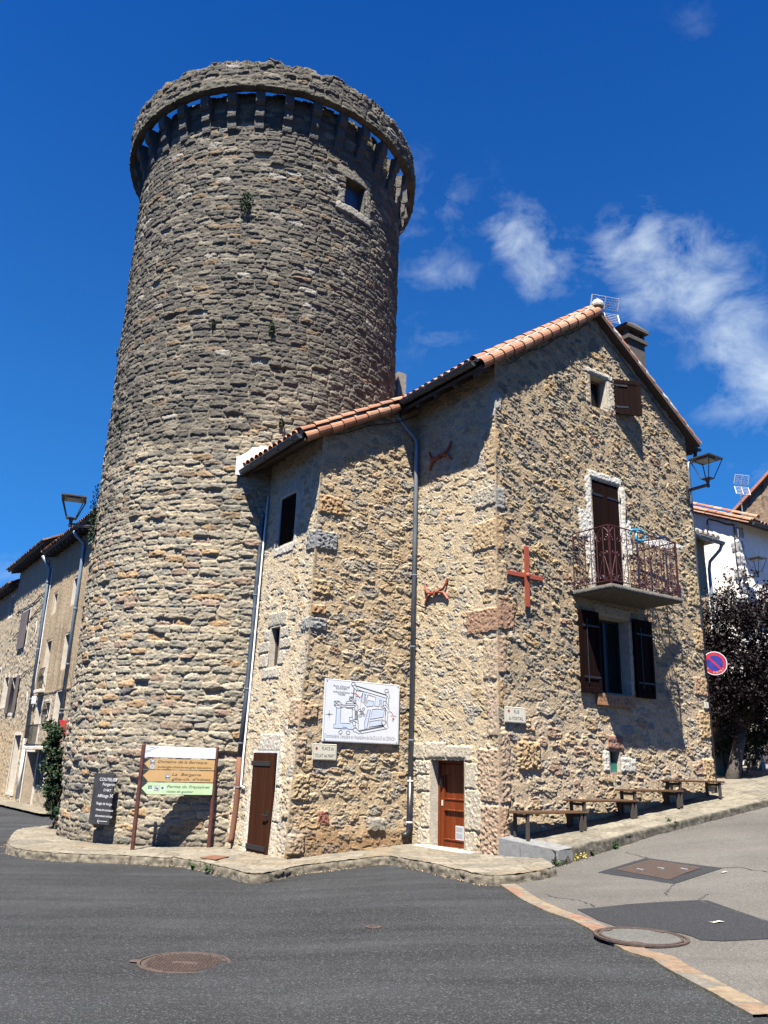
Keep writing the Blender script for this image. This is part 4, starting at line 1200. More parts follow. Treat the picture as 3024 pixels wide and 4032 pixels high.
# iron wall anchors
def anchor(name, x, z, sx, F, rot=0., flip=1):
    b = MB(); c, s = math.cos(rot), math.sin(rot)
    q = lambda a, d, y=.05: F.p(x + a * c - d * s, y, z + a * s + d * c)
    for k in (1, -1):
        b.tube([q(-.37, .21 * k + .01, .03), q(-.33, .13 * k, .04), q(-.26, .045 * k, .05), q(-.12, .012 * k, .055), q(0, 0, .055), q(.12, .012 * k, .055), q(.26, .045 * k, .05), q(.33, .13 * k, .04), q(.37, .21 * k + .02, .03)], .026, 6)
    b.tube([q(0, 0, .02), q(0, 0, .09)], .045, 8)
    b.build('wall_anchor', M['red_iron'], house)


anchor('wall_anchor', -1.79, 4.93, 1, FC, .03)
anchor('wall_anchor', -1.70, 7.86, 1, FC, .05)
b = MB(); b.bbox(FG, .655, .745, .045, .09, 4.48, 5.66, .008); b.bbox(FG, .23, 1.15, .02, .044, 5.045, 5.135, .008); b.lathe(FG.p(.70, .09, 5.09), [(.05, 0), (.045, .03), (.02, .045)], 10, NR)
b.build('wall_anchor_cross', M['red_iron'], house)

# ------------------------------------------------------------------ roofs
TERRA = [(4, (.50, .235, .135)), (3, (.44, .19, .105)), (2, (.56, .30, .18)), (1.2, (.40, .20, .13)), (1, (.55, .36, .25))]
rt = random.Random(11)


def terra():
    r = rt.random() * sum(p[0] for p in TERRA)
    for w_, c in TERRA:
        r -= w_
        if r <= 0: break
    k = rt.uniform(.85, 1.12)
    return tuple(v * k for v in c)


def tile(b, P, up, ac, nr_, L, r0, r1, n=7, th=.014, flat=.85):
    """half-round tile; P = middle of its lower end"""
    b.cur = terra(); V = []
    j = [rt.uniform(-.008, .008) for _ in range(3)]
    P = np.array(P) + ac * j[0] + up * j[1] * 2
    for (l, r) in ((0, r0), (L, r1)):
        for rr in (r, r - th):
            V += [P + up * l + ac * (rr * math.cos(math.pi * k / n)) + nr_ * (flat * rr * math.sin(math.pi * k / n)) for k in range(n + 1)]
    m = n + 1; f = []
    for k in range(n):
        f += [(k, k + 1, 2 * m + k + 1, 2 * m + k), (m + k + 1, m + k, 3 * m + k, 3 * m + k + 1), (k + 1, k, m + k, m + k + 1)]
    b.add(V, f)


def tiled_slope(name, parent, eave, up, ac, nr_, width, length, cw=.215, rl=.36, lift=.035):
    b = MB(); nc = int(width / cw); nrw = int(math.ceil(length / rl))
    for c in range(nc + 1):
        for k in range(nrw):
            tile(b, eave + ac * (c * cw) + up * (k * rl) + nr_ * (lift + .012 * (k > 0)), (up + nr_ * -.03), ac, nr_, min(rl + .06, length - k * rl + .03), .098, .078)
    b.cur = (.34, .17, .10)     # channel tiles underneath
    b.add([eave - up * .0 + nr_ * .012, eave + ac * width + nr_ * .012, eave + ac * width + up * length + nr_ * .012, eave + up * length + nr_ * .012], [(0, 1, 2, 3)])
    return b.build(name, M['tile'], parent, smooth=False, vcol=True)


def slope_dirs(rise, horiz):
    up = horiz + ZZ * rise; up = up / np.linalg.norm(up); ac = UL
    nr_ = np.cross(up, ac); nr_ = nr_ / np.linalg.norm(nr_)
    if nr_[2] < 0: nr_ = -nr_
    return up, ac, nr_


upL, _, nL_ = slope_dirs(.694, UR); upR, _, nR_ = slope_dirs(.694, -UR); upA, _, nA_ = slope_dirs(.568, UR)
T1 = 8.3
# roof decks (boards and rafters seen from below)
b = MB()
for s0, zf in ((-.52, zr_main), (6.46, zr_main)):
    z0 = float(zf(s0)); zt = 11.50
    V = [FG.p(s0, .20, z0), FG.p(s0, -T1, z0), FG.p(3.05, -T1, zt), FG.p(3.05, .20, zt)]
    b.hexa(V + [p + ZZ * .07 for p in V])
for k in range(13):
    t = .02 + k * .62
    for s0, sg in ((-.5, 1), (6.44, -1)):
        if 3.05 < t < 7 and sg > 0: pass
        b.hexa([FG.p(s0, -t, float(zr_main(s0)) - .1), FG.p(s0, -t - .07, float(zr_main(s0)) - .1), FG.p(s0 + .6 * sg, -t - .07, float(zr_main(s0 + .6 * sg)) - .1), FG.p(s0 + .6 * sg, -t, float(zr_main(s0 + .6 * sg)) - .1),
                FG.p(s0, -t, float(zr_main(s0))), FG.p(s0, -t - .07, float(zr_main(s0))), FG.p(s0 + .6 * sg, -t - .07, float(zr_main(s0 + .6 * sg))), FG.p(s0 + .6 * sg, -t, float(zr_main(s0 + .6 * sg)))])
V = [FG.p(-2.95, -2.36, float(zr_ann(-2.95))), FG.p(-2.95, -6.2, float(zr_ann(-2.95))), FG.p(.3, -6.2, float(zr_ann(.3))), FG.p(.3, -2.6, float(zr_ann(.3))), FG.p(-.3, -2.6, float(zr_ann(-.3))), FG.p(-.3, -2.36, float(zr_ann(-.3)))]
n_ = len(V); b.add(V + [p + ZZ * .06 for p in V], [tuple(range(n_)), tuple(range(2 * n_ - 1, n_ - 1, -1))] + [((i + 1) % n_, i, i + n_, (i + 1) % n_ + n_) for i in range(n_)])
roof = b.build('roof', M['roof_wood'], house)
slL = (3.05 + .56) / upL @ UR if False else (3.05 + .54) / float(upL @ UR)
tiled_slope('roof_tiles', roof, FG.p(-.56, .04, float(zr_main(-.56)) + .22), upL, UL, nL_, T1 - .1, slL - .05)
tiled_slope('roof_tiles', roof, FG.p(6.50, -.04, float(zr_main(6.50)) + .14), upR, UL, nR_, T1 - .1, slL - .2)
tiled_slope('roof_tiles', roof, FG.p(-3.02, -2.40, float(zr_ann(-3.02)) + .20), upA, UL, nA_, 3.7, 3.02)


def verge(s0, z0, length, up, nn, n0, rows, mortar=True, mdz=0.):
    """tiles laid along a gable edge, with a band of mortar between the two rows"""
    b = MB(); k = 0; st = .335
    while k * st < length - .05:
        L = min(st + .07, length - k * st)
        for (dn, dz, rr, ny) in rows:
            nq = nn * (1 - ny) + NR * ny; nq = nq / np.linalg.norm(nq)
            aq = np.cross(nq, up); aq = aq / np.linalg.norm(aq)
            tile(b, FG.p(s0, n0 + dn, z0) + up * (k * st) + nn * (dz + .004 * (k % 2)), up - nq * .035, aq, nq, L, rr, rr * .84)
        k += 1
    o = b.build('verge_tiles', M['tile'], roof, vcol=True)
    if mortar:
        rr = np.arange(0, length - .05, .05); pts = [FG.p(s0, n0 + .10, z0) + up * r + nn * (.225 + mdz + .008 * math.sin(r * 19)) for r in rr]
        b = MB()
        for i in range(len(pts) - 1):
            w0 = .045 + .022 * vn(np.array(rr[i] * 5.), np.array(.3), 4); w1 = .045 + .022 * vn(np.array(rr[i + 1] * 5.), np.array(.3), 4)
            b.hexa([pts[i] - NR * w0 - nn * .09, pts[i] + NR * w0 - nn * .09, pts[i + 1] + NR * w1 - nn * .09, pts[i + 1] - NR * w1 - nn * .09, pts[i] - NR * w0, pts[i] + NR * w0 - nn * .03, pts[i + 1] + NR * w1 - nn * .03, pts[i + 1] - NR * w1])
        b.build('verge_mortar', M['mortar'], o)


verge(-.50, float(zr_main(-.50)) + .02, slL - .02, upL, nL_, .04, ((.02, .20, .11, .12), (.15, .065, .115, .9)))
verge(6.46, float(zr_main(6.46)) + .02, slL - .16, upR, nR_, .04, ((.05, .10, .115, .25),), mdz=-.06)
verge_a = -2.90
b_save = FG.o.copy(); FG.o = K + UL * 2.58
verge(-2.92, float(zr_ann(-2.92)) + .02, 2.62, upA, nA_, .04, ((.02, .20, .11, .12), (.15, .065, .115, .9)))
FG.o = b_save
# ridge
b = MB(); t = -.02
while t < T1: tile(b, FG.p(3.05, -t + .06, 11.72), UL - ZZ * .0, UR, ZZ, .42, .13, .11); t += .36
b.build('ridge_tiles', M['tile'], roof, vcol=True)
b = MB(); b.lathe(FG.p(3.05, .14, 11.72), [(.14, 0), (.15, .05), (.12, .13), (.05, .19)], 9); b.build('ridge_mortar', M['mortar'], roof)


def gutter(p0, p1, r, m, name='gutter', out=NL):
    d = p1 - p0; L = np.linalg.norm(d); d = d / L; b = MB(); n = 10; V = []
    for q in (p0, p1):
        for rr in (r, r - .008):
            V += [q + out * (rr * math.cos(math.pi * k / n)) - ZZ * (rr * math.sin(math.pi * k / n)) for k in range(n + 1)]
    k1 = n + 1; f = []
    for k in range(n): f += [(k, k + 1, 2 * k1 + k + 1, 2 * k1 + k), (k1 + k + 1, k1 + k, 3 * k1 + k, 3 * k1 + k + 1)]
    f += [tuple(range(k1)), tuple(range(2 * k1, 3 * k1))]
    b.add(V, f)
    for q in (p0, p1): b.tube([q + out * r - d * .0, q - out * r], .004, 4)
    b.tube([p0 + out * r, p1 + out * r], .011, 6)
    x = .25
    while x < L:
        b.tube([p0 + d * x + out * ((r + .006) * math.cos(math.pi * k / n)) - ZZ * ((r + .006) * math.sin(math.pi * k / n)) for k in range(n + 1)], .012, 5); x += .62
    return b.build(name, m, roof)


gutter(FG.p(-.62, .08, 9.17), FG.p(-.62, -2.64, 9.20), .085, M['gutter'])
gutter(FG.p(-3.04, -2.38, 7.81), FG.p(-3.04, -5.60, 7.76), .085, M['gutter'])
gutter(FG.p(6.56, .10, 9.14), FG.p(6.56, -6.0, 9.10), .085, M['gutter'], out=UR)


def downpipe(pts, r, m, collars, mc, name='downpipe'):
    b = MB(); b.tube(pts, r, 12); o = b.build(name, m, house, smooth=True)
    b = MB()
    for c, ax in collars: b.lathe(c - ax * .014, [(r + .003, 0), (r + .009, .004), (r + .009, .024), (r + .003, .028)], 12, ax)
    if collars: b.build('bracket', mc, o)
    return o


PC = lambda t, z, n_=.09: FC.p(-t, n_, z)
downpipe([PC(2.60, 9.12, .62), PC(2.60, 9.0, .60), PC(2.57, 8.80, .42), PC(2.50, 8.56, .2), PC(2.47, 8.45, .11), PC(2.47, 8.3), PC(2.47, 1.36)], .05, M['zinc'],
         [(PC(2.47, z), ZZ) for z in (8.0, 5.4, 3.9, 2.05)], M['zinc'])
downpipe([PC(2.47, 1.36), PC(2.47, .45), PC(2.47, .36, .10), PC(2.50, .29, .15), PC(2.53, .27, .22)], .056, M['black_pipe'], [(PC(2.47, z), ZZ) for z in (1.28, .52)], M['white_paint'], 'downpipe_foot')
PA = lambda t, z, n_=.09: FA.p(-t, n_, z)
downpipe([PA(5.52, 7.62, .38), PA(5.5, 7.5, .36), PA(5.3, 7.3, .2), PA(5.05, 7.12, .0), PA(4.95, 7.0, -.1), PA(4.94, 6.85, -.14), PA(4.93, 2.9, -.08), PA(4.76, 1.62, .05)], .05, M['zinc_blue'], [(PA(4.94, 6.8, -.14), ZZ), (PA(4.935, 5.0, -.11), ZZ), (PA(4.93, 3.0, -.08), ZZ), (PA(4.8, 1.9, .03), ZZ)], M['zinc'])
downpipe([PA(4.76, 1.62, .05), PA(4.7, 1.1, .06), PA(4.7, .6, .07), PA(4.72, .1, .1), PA(4.72, .02, .14)], .056, M['rust'], [(PA(4.74, 1.3, .06), ZZ), (PA(4.7, 1.05, .06), ZZ)], M['zinc'], 'downpipe_foot')
b = MB(); b.tube([PA(4.84, 7.25, -.19), PA(4.82, 6.0, -.15), PA(4.82, 3.0, -.10), PA(4.62, 1.62, .03), PA(4.6, 1.15, .04), PA(4.58, 1.08, .05), PA(4.45, 1.05, .03)], .020, 8); b.build('conduit', M['white_paint'], house, smooth=True)
downpipe([FG.p(6.56, -.02, 9.04), FG.p(6.5, -.02, 8.85), FG.p(6.24, -.03, 8.7), FG.p(6.22, -.03, 8.5), FG.p(6.22, -.03, 1.2)], .045, M['gutter'], [], M['zinc'])


# mortar flashing where the annex roof runs against the tower
def flashing():
    rows = []
    for a in np.linspace(R_(4.5), R_(46), 44):
        n_ = np.array([math.sin(a), -math.cos(a), 0]); P = TC + n_ * (TR + .05)
        s = max(-3.02, float((P - K) @ UR)); z = float(zr_ann(s)) + .22
        k = (a - R_(4.5)) / R_(41.5); hh = .08 + .30 * math.exp(-((k - .13) / .16) ** 2) + .05 * vn(np.array(a * 40), np.array(.2), 3)
        rows.append([P + n_ * .07 + ZZ * (z - .2), P + n_ * .07 + ZZ * (z + .05), P + n_ * .03 + ZZ * (z + float(hh)), P - n_ * .12 + ZZ * (z + float(hh) + .03)])
    P = np.array(rows); np_mesh('roof_flashing', P, grid_quads(*P.shape[:2]), None, M['white_plaster'], house)


flashing()
# two clay ventilator caps on the annex roof
for s_, t_ in ((-1.75, 3.25), (-1.35, 3.05)):
    z = float(zr_ann(s_)) + .08; b = MB(); o_ = FG.p(s_, -t_, z); b.cur = (.50, .2, .1)
    b.lathe(o_, [(.12, 0), (.11, .12)], 14); b.lathe(o_ + ZZ * .22, [(.17, 0), (.17, .03), (.06, .07)], 14)
    for k in range(5):
        a = k * 2 * math.pi / 5; b.tube([o_ + np.array([math.cos(a), math.sin(a), 0]) * .09 + ZZ * .1, o_ + np.array([math.cos(a), math.sin(a), 0]) * .09 + ZZ * .24], .02, 5)
    b.build('roof_vent', M['tile'], roof, vcol=True)
# chimney
b = MB(); cs, ct = 4.85, .52; zc = float(zr_main(cs)) + .72
b.box(FG, cs - .30, cs + .30, -ct - .3, -ct + .3, zc - 1.0, zc + .62)
b.box(FG, cs - .36, cs + .36, -ct - .36, -ct + .36, zc + .62, zc + .72)
for dx in (-.32, .26):
    for dy in (-.26, .2): b.box(FG, cs + dx, cs + dx + .08, -ct + dy, -ct + dy + .08, zc + .72, zc + .92)
b.box(FG, cs - .26, cs + .26, -ct - .22, -ct + .22, zc + .72, zc + .86)
b.box(FG, cs - .40, cs + .40, -ct - .38, -ct + .38, zc + .92, zc + .99)
V = [FG.p(cs - .44, -ct + .38, zc + .99), FG.p(cs + .44, -ct + .38, zc + .99), FG.p(cs + .44, -ct - .38, zc + .99), FG.p(cs - .44, -ct - .38, zc + .99), FG.p(cs, -ct + .3, zc + 1.14), FG.p(cs, -ct - .3, zc + 1.14)]
b.add(V, [(0, 1, 4), (1, 2, 5, 4), (2, 3, 5), (3, 0, 4, 5)])
b.build('chimney', m_simple('sooty chimney', (.035, .029, .025), .95, var=.4, scale=7, bump=.8, bscale=20), roof)

# ------------------------------------------------------------------ balcony
def balcony():
    V = []; nx, ny = 60, 30
    S, N = np.meshgrid(np.linspace(2.0, 4.14, nx), np.linspace(-.05, 1.0, ny))
    pr = .012
    def surf(z, f):
        return K + UR * S[..., None] + NR * N[..., None] + ZZ * (z + f * fbm(S * 6, N * 6, int(z * 100), 3))[..., None]
    top = surf(4.985, .006); bot = surf(4.885, .008)
    P = np.concatenate([bot.reshape(-1, 3), top.reshape(-1, 3)]); q = grid_quads(ny, nx); n0 = nx * ny
    ring = [(0, i) for i in range(nx)] + [(j, nx - 1) for j in range(1, ny)] + [(ny - 1, i) for i in range(nx - 2, -1, -1)] + [(j, 0) for j in range(ny - 2, 0, -1)]
    ids = [j * nx + i for j, i in ring]
    side = [[ids[k], ids[(k + 1) % len(ids)], n0 + ids[(k + 1) % len(ids)], n0 + ids[k]] for k in range(len(ids))]
    o = np_mesh('balcony', P, np.concatenate([q[:, ::-1], q + n0, np.array(side)]), None, M['concrete'], house)
    # railing
    b = MB(); r = .0095; ZB, ZT = 5.06, 6.16
    def run(A, B, first):
        A = np.array(A, float); B = np.array(B, float); L = np.linalg.norm(B - A); d = (B - A) / L
        q = lambda x, z: FG.p(*(A + d * x), z)
        b.tube([q(0, ZT), q(L, ZT)], .013, 6); b.tube([q(0, ZB), q(L, ZB)], .011, 6)
        n = max(2, round(L / .34)); w = L / n
        for i in range(n):
            x0 = i * w; xm = x0 + w / 2
            if i: b.tube([q(x0, ZB), q(x0, ZT - .16)], r, 6)
            b.tube([q(xm, ZB), q(xm, ZT - .02)], r, 6)
            sc_ = lambda cx, cz, rad, t0, t1, n=13, k=.78: b.tube([q(cx + rad * (1 - k * j / n) * math.cos(t0 + (t1 - t0) * j / n), cz + rad * (1 - k * j / n) * math.sin(t0 + (t1 - t0) * j / n)) for j in range(n + 1)], r * .8, 5)
            for sg, cx in ((1, x0 + .078), (-1, x0 + w - .078)):
                sc_(cx, ZB + .085, .07, -math.pi / 2 if sg > 0 else -math.pi / 2, (-math.pi / 2 + sg * 7.2))
                sc_(cx, ZT - .25, .072, math.pi / 2 + 0, math.pi / 2 + sg * 7.2)
                xe = xm if True else 0
                b.tube([q(cx - sg * .07, ZT - .22), q(cx - sg * .03, ZT - .10), q(cx + sg * .05, ZT - .025)], r * .8, 5)
                sc_(xm - sg * .055, ZB + .56, .05, -math.pi / 2, -math.pi / 2 - sg * 7.0)
                b.tube([q(x0 + (.03 if sg > 0 else w - .03), ZB + .12), q(xm - sg * .02, ZB + .5)], r * .8, 5)
    run((2.05, .95), (4.10, .95), True); run((2.05, .02), (2.05, .95), False); run((4.10, .95), (4.10, .02), False)
    for s_ in (2.05, 4.10):
        b.box(FG, s_ - .016, s_ + .016, .934, .966, 4.98, ZT + .01)
        b.tube([FG.p(s_, .02, 5.0), FG.p(s_, .02, ZT)], .013, 6)
    for s_ in (2.7, 3.4): b.tube([FG.p(s_, .95, 4.98), FG.p(s_, .95, ZB)], .01, 6)
    b.build('railing', M['rail_iron'], o)


balcony()

# ------------------------------------------------------------------ things on and round the house
def onF(F, px, py, n=0.):
    """where a line of sight meets the plane a distance n in front of a wall: (x, z) in the wall's frame"""
    d = pxray(px, py); o = F.o + F.y * n; P = CP + d * (((o - CP) @ F.y) / (d @ F.y))
    return float((P - F.o) @ F.x), float(P[2])


def onZ(px, py, z): d = pxray(px, py); return CP + d * ((z - CAMH) / d[2])
def atY(px, py, Y): d = pxray(px, py); return CP + d * (Y / d[1])


F0 = Frame((0, 0, 0), np.array([1., 0, 0]), np.array([0, -1., 0]))

# benches
W_B = m_wood('weathered bench planks', (.07, .04, .023), FG, .125, .45, rough=.75, vertical=False)
def make_bench():
    t = thing('bench', 'lowest of the four wooden benches, nearest the street corner', 'bench', (0, 0, 0), 0, 'wooden benches along the sloping gable wall')
    b = MB(); b.bbox(F0, 0, 1.58, -.19, -.003, -.036, 0, .006); b.bbox(F0, 0, 1.58, .003, .19, -.036, 0, .006); b.build('seat', W_B, t)
    for x in (.14, 1.44):
        for y in (-.15, .15):
            g_ = -.475 + .128 * x - .11 * y
            b = MB(); b.box(F0, x - .024, x + .024, y - .024, y + .024, g_ - .02, -.036); b.build('leg', M['leg_wood'], t)
        b = MB(); b.box(F0, x - .022, x + .022, -.12, .12, -.10, -.05); b.build('stretcher', M['leg_wood'], t)
    return t


M['leg_wood'] = m_simple('dark bench legs', (.03, .02, .014), .8, var=.3, scale=10, bump=.3)
bn = make_bench()
for i, (s_, z, lab) in enumerate(((.10, .885, None), (1.49, 1.075, 'second wooden bench up the slope, below the carved board'), (2.88, 1.26, 'third wooden bench up the slope, under the small green vent'), (4.27, 1.45, 'topmost wooden bench, at the far corner of the gable'))):
    o = bn if i == 0 else copy_tree(bn)
    P = FG.p(s_, .27, z); o.location = tuple(P); o.rotation_euler = (0, 0, TH)
    if lab: o['label'] = lab

# enamel street name plates
def plate(name, label, F, x0, x1, z0, z1, n, lines, shield, cat='street sign'):
    t = thing(name, label, cat, F.p((x0 + x1) / 2, n, z0))
    b = MB(); b.bbox(F, x0, x1, n, n + .022, z0, z1, .008); p = b.build('plate', M['sign_cream'], t)
    b = MB(); y = n + .0235; w = .006; g_ = .016
    pts = [(x0 + g_ + .02, z0 + g_), (x1 - g_ - .02, z0 + g_), (x1 - g_, z0 + g_ + .02), (x1 - g_, z1 - g_ - .02), (x1 - g_ - .02, z1 - g_), (x0 + g_ + .02, z1 - g_), (x0 + g_, z1 - g_ - .02), (x0 + g_, z0 + g_ + .02)]
    b.strip(F, pts + [pts[0]], .004, y)
    for (tx, x, z, w_, h_) in lines: b.text(F, tx, x, z, y, w_, h_)
    for cx in (x0 + .014, x1 - .014):
        for cz_ in (z0 + .014, z1 - .014): b.lathe(F.p(cx, n + .022, cz_), [(.006, 0), (.004, .004)], 8, F.y)
    b.build('lettering', M['sign_black'], p)
    if shield:
        cx, cz_, r = shield; b = MB()
        b.prism(F, [(cx - r, cz_ + r), (cx + r, cz_ + r), (cx + r, cz_ - r * .3), (cx, cz_ - r * 1.3), (cx - r, cz_ - r * .3)], n + .0225, n + .024); b.build('crest', M['sign_red'], p)
        b = MB(); b.prism(F, [(cx - r * .7, cz_ + r * 1.0), (cx, cz_ + r * 1.9), (cx + r * .7, cz_ + r * 1.0)], n + .0225, n + .0238)
        b.strip(F, [(cx - r, cz_ + .2 * r), (cx + r, cz_ + .2 * r)], r * .5, n + .0245); b.build('crest_top', M['sign_black'], p)
    return t


plate('street_sign', 'cream street plate reading PLACE du TOUAT del MARY, below the white map board', FB, -2.29, -1.78, 1.615, 1.905, .04,
      [('PLACE du', -1.97, 1.795, .255, .062), ('TOUAT del MARY', -2.035, 1.665, .43, .062)], (-2.215, 1.815, .022))
plate('street_sign', 'cream street plate reading RUE du PORTAIL, at the corner of the gable', FG, .10, .60, 2.35, 2.625, .04,
      [('RUE', .375, 2.515, .13, .06), ('du PORTAIL', .36, 2.40, .36, .06)], (.185, 2.545, .022))
t = thing('house_number', 'small cream house number plate reading 1 near the far edge of the gable', 'house number', FG.p(6.035, .045, 2.95))
b = MB(); b.bbox(FG, 5.965, 6.105, .045, .06, 2.95, 3.075, .004); p_ = b.build('plate', M['sign_cream'], t)
b = MB(); b.text(FG, '1', 6.035, 2.975, .0615, None, .075); b.build('lettering', M['sign_black'], p_)

# the map board
MX = lambda x, y: onF(FB, 1250 + x / 4.74, 2650 + y / 4.74, .075)
ms = thing('map_board', 'large white board with a line drawing of the walled village, between the two doors', 'sign', FB.p(-1.23, .04, 1.95))
b = MB(); b.bbox(FB, -2.10, -.37, .035, .07, 1.95, 3.10, .006); mb_ = b.build('board', M['sign_white'], ms)
b = MB()
for x, z in ((-2.06, 3.06), (-.41, 3.06), (-2.06, 1.99), (-.41, 1.99)): b.lathe(FB.p(x, .07, z), [(.012, 0), (.008, .006)], 8, NR)
b.strip(FB, [(-2.085, 1.965), (-.385, 1.965), (-.385, 3.085), (-2.085, 3.085), (-2.085, 1.965)], .005, .0712)
LW = .0095
lines = [[(720, 235), (1285, 405)], [(715, 225), (715, 245)], [(735, 247), (1280, 415)], [(755, 312), (1290, 470)], [(640, 230), (735, 330), (755, 310), (700, 190)], [(680, 290), (665, 470)], [(690, 300), (675, 480)], [(725, 335), (715, 520)], [(735, 330), (855, 345), (820, 450), (725, 435)], [(855, 345), (815, 540), (865, 565), (895, 415), (910, 420), (905, 405), (880, 400)],
         [(940, 405), (905, 565), (920, 570), (940, 510), (1050, 530), (1040, 620), (960, 620), (940, 640), (880, 585), (905, 450)], [(940, 405), (1090, 455), (1065, 615), (1150, 630), (1175, 540), (1160, 535), (1165, 505), (1195, 512), (1185, 625), (1230, 632)], [(1300, 425), (1335, 490), (1355, 470), (1320, 340)], [(1260, 345), (1300, 440), (1285, 530)], [(1335, 490), (1325, 620)],
         [(1235, 530), (1225, 600), (1275, 600), (1285, 530), (1235, 530)], [(1225, 600), (1320, 745), (1340, 735), (1335, 680), (1275, 600)], [(1285, 540), (1340, 640), (1335, 690)], [(1275, 650), (1265, 880)], [(1318, 745), (1300, 950)], [(1265, 690), (1280, 760), (1262, 800)],
         [(1030, 680), (985, 865), (1230, 825), (1255, 690), (1130, 672), (1030, 680)], [(945, 690), (875, 940), (885, 1050), (920, 1040), (940, 960), (995, 685), (945, 690)], [(975, 905), (965, 1010), (1200, 970)], [(975, 905), (1220, 872)], [(1200, 650), (1265, 665)], [(960, 1012), (1220, 975)],
         [(775, 1075), (1240, 985)], [(790, 1090), (1240, 1000)], [(820, 1130), (1270, 1045)], [(1215, 980), (1290, 1050), (1325, 1010), (1275, 890)], [(1200, 930), (1240, 1000)],
         [(315, 525), (400, 520), (400, 600), (315, 600), (315, 525)], [(315, 525), (400, 600)], [(400, 520), (315, 600)], [(400, 520), (460, 585), (460, 650), (370, 655), (315, 600)], [(400, 600), (460, 650)], [(420, 590), (530, 600), (530, 630), (460, 635)], [(530, 570), (555, 525), (640, 525)], [(530, 570), (700, 575), (690, 640), (530, 640), (530, 570)], [(540, 600), (700, 605)], [(530, 640), (550, 660), (650, 660)],
         [(595, 470), (610, 440), (650, 445), (655, 500), (615, 510), (595, 470)], [(610, 440), (655, 500)], [(650, 445), (595, 500)], [(655, 445), (725, 555), (725, 580), (690, 560), (615, 510)], [(655, 500), (715, 570)], [(690, 570), (720, 570), (765, 630), (740, 665)], [(720, 600), (700, 640)],
         [(360, 655), (340, 950), (305, 955), (300, 1025), (510, 1045), (520, 1035), (670, 1060)], [(440, 660), (425, 935), (610, 940)], [(650, 680), (655, 860), (700, 860), (705, 690), (650, 680)], [(660, 655), (650, 680)], [(690, 655), (705, 690), (720, 870)], [(720, 690), (760, 900)], [(745, 690), (755, 870)], [(600, 830), (595, 890), (620, 915)], [(600, 830), (650, 820)], [(615, 890), (740, 865), (770, 910), (765, 940), (690, 900), (630, 920), (615, 890)],
         [(655, 925), (670, 985), (715, 975), (705, 910)], [(680, 985), (690, 1030), (720, 1010), (715, 975)], [(670, 1040), (690, 1025), (725, 1030), (770, 1080), (820, 1120), (770, 1135), (720, 1100), (670, 1095), (670, 1040)], [(765, 940), (765, 1040)], [(720, 1020), (760, 1070)], [(470, 1008), (545, 1018)]]
for k in range(6): lines.append([(715, 720 + k * 27), (750, 705 + k * 27)])
def blob(cx, cy, r, n=9, j=.22, sd=0): rr = random.Random(sd); return [(cx + r * (1 + rr.uniform(-j, j)) * math.cos(2 * math.pi * k / n), cy + r * (1 + rr.uniform(-j, j)) * math.sin(2 * math.pi * k / n)) for k in range(n)]
for i, (cx, cy, r) in enumerate(((790, 695, 22), (865, 670, 24), (797, 800, 24), (872, 785, 22), (432, 1105, 34), (575, 1112, 34), (832, 738, 30), (832, 738, 12), (672, 205, 34), (1290, 335, 34), (1235, 930, 40))):
    p_ = blob(cx, cy, r, 9 if i < 6 else 14, .22 if i < 6 else .0, i); lines.append(p_ + [p_[0]])
for ln in lines: b.strip(FB, [MX(*q) for q in ln], LW, .0716)
for a_ in range(8):   # compass rose
    r_ = (75 if a_ % 2 == 0 else 28); an = a_ * math.pi / 4; b.strip(FB, [MX(222, 770), MX(222 + r_ * math.sin(an) * .9, 770 - r_ * math.cos(an))], .006, .0716)
for tx, x, y, w_ in (("Point d'Accueil", 455, 272, 300), ('municipal :', 465, 310, 230), ('Informations', 450, 378, 300), ('Visites', 452, 418, 135)):
    x0, z0_ = MX(x, y); x1, _ = MX(x + w_, y); b.text(FB, tx, x0, z0_, .0716, x1 - x0, .045)
x0, z0_ = MX(1417, 820); b.text(FB, 'VOUS ETES', x0, z0_, .0716, .14, .026); x0, z0_ = MX(1410, 908); b.text(FB, 'ICI', x0, z0_, .0716, .045, .026)
b.build('drawing', M['sign_black'], mb_)
b = MB()
for ln in ([(362, 660), (438, 660), (422, 940), (600, 945), (640, 905), (665, 1050), (310, 1020), (312, 960), (345, 950)], [(1030, 685), (1250, 695), (1225, 820), (990, 858)], [(948, 695), (990, 690), (935, 960), (915, 1030), (890, 1040), (880, 940)], [(980, 910), (1210, 878), (1195, 965), (970, 1005)], [(860, 350), (920, 370), (890, 410), (860, 555), (822, 535)],
           [(1095, 440), (1280, 480), (1275, 525), (1230, 530), (1220, 620), (1190, 615), (1200, 505), (1165, 500), (1150, 620), (1070, 610)], [(930, 515), (1045, 535), (1035, 612), (940, 630), (900, 580), (920, 570)], [(722, 440), (785, 455), (780, 520), (720, 510)]):
    q = [MX(*p) for p in ln]; b.add([FB.p(x, .0708, z) for x, z in q], [tuple(range(len(q)))])
b.build('blue_areas', M['sign_blue'], mb_)
b = MB()
b.strip(FB, [MX(*q) for q in ((630, 370), (690, 378), (745, 410), (790, 460))], .014, .072); b.strip(FB, [MX(*q) for q in ((790, 460), (815, 530), (800, 670))], .005, .072)
b.strip(FB, [MX(*q) for q in ((1352, 715), (1390, 745), (1415, 795))], .014, .072)
x0, z0_ = MX(1417, 855); b.lathe(FB.p(x0, .0705, z0_), [(.022, 0), (.022, .002)], 14, NR)
b.build('red_marks', M['sign_red'], mb_)
b = MB(); x0, z0_ = MX(128, 1228); x1, z1_ = MX(1452, 1260); b.text(FB, 'Commanderie Templière et Hospitalière de Ste EULALIE de CERNON', (x0 + x1) / 2, 2.02, .0716, x1 - x0, .075)
b.build('caption', M['sign_grey'], mb_)

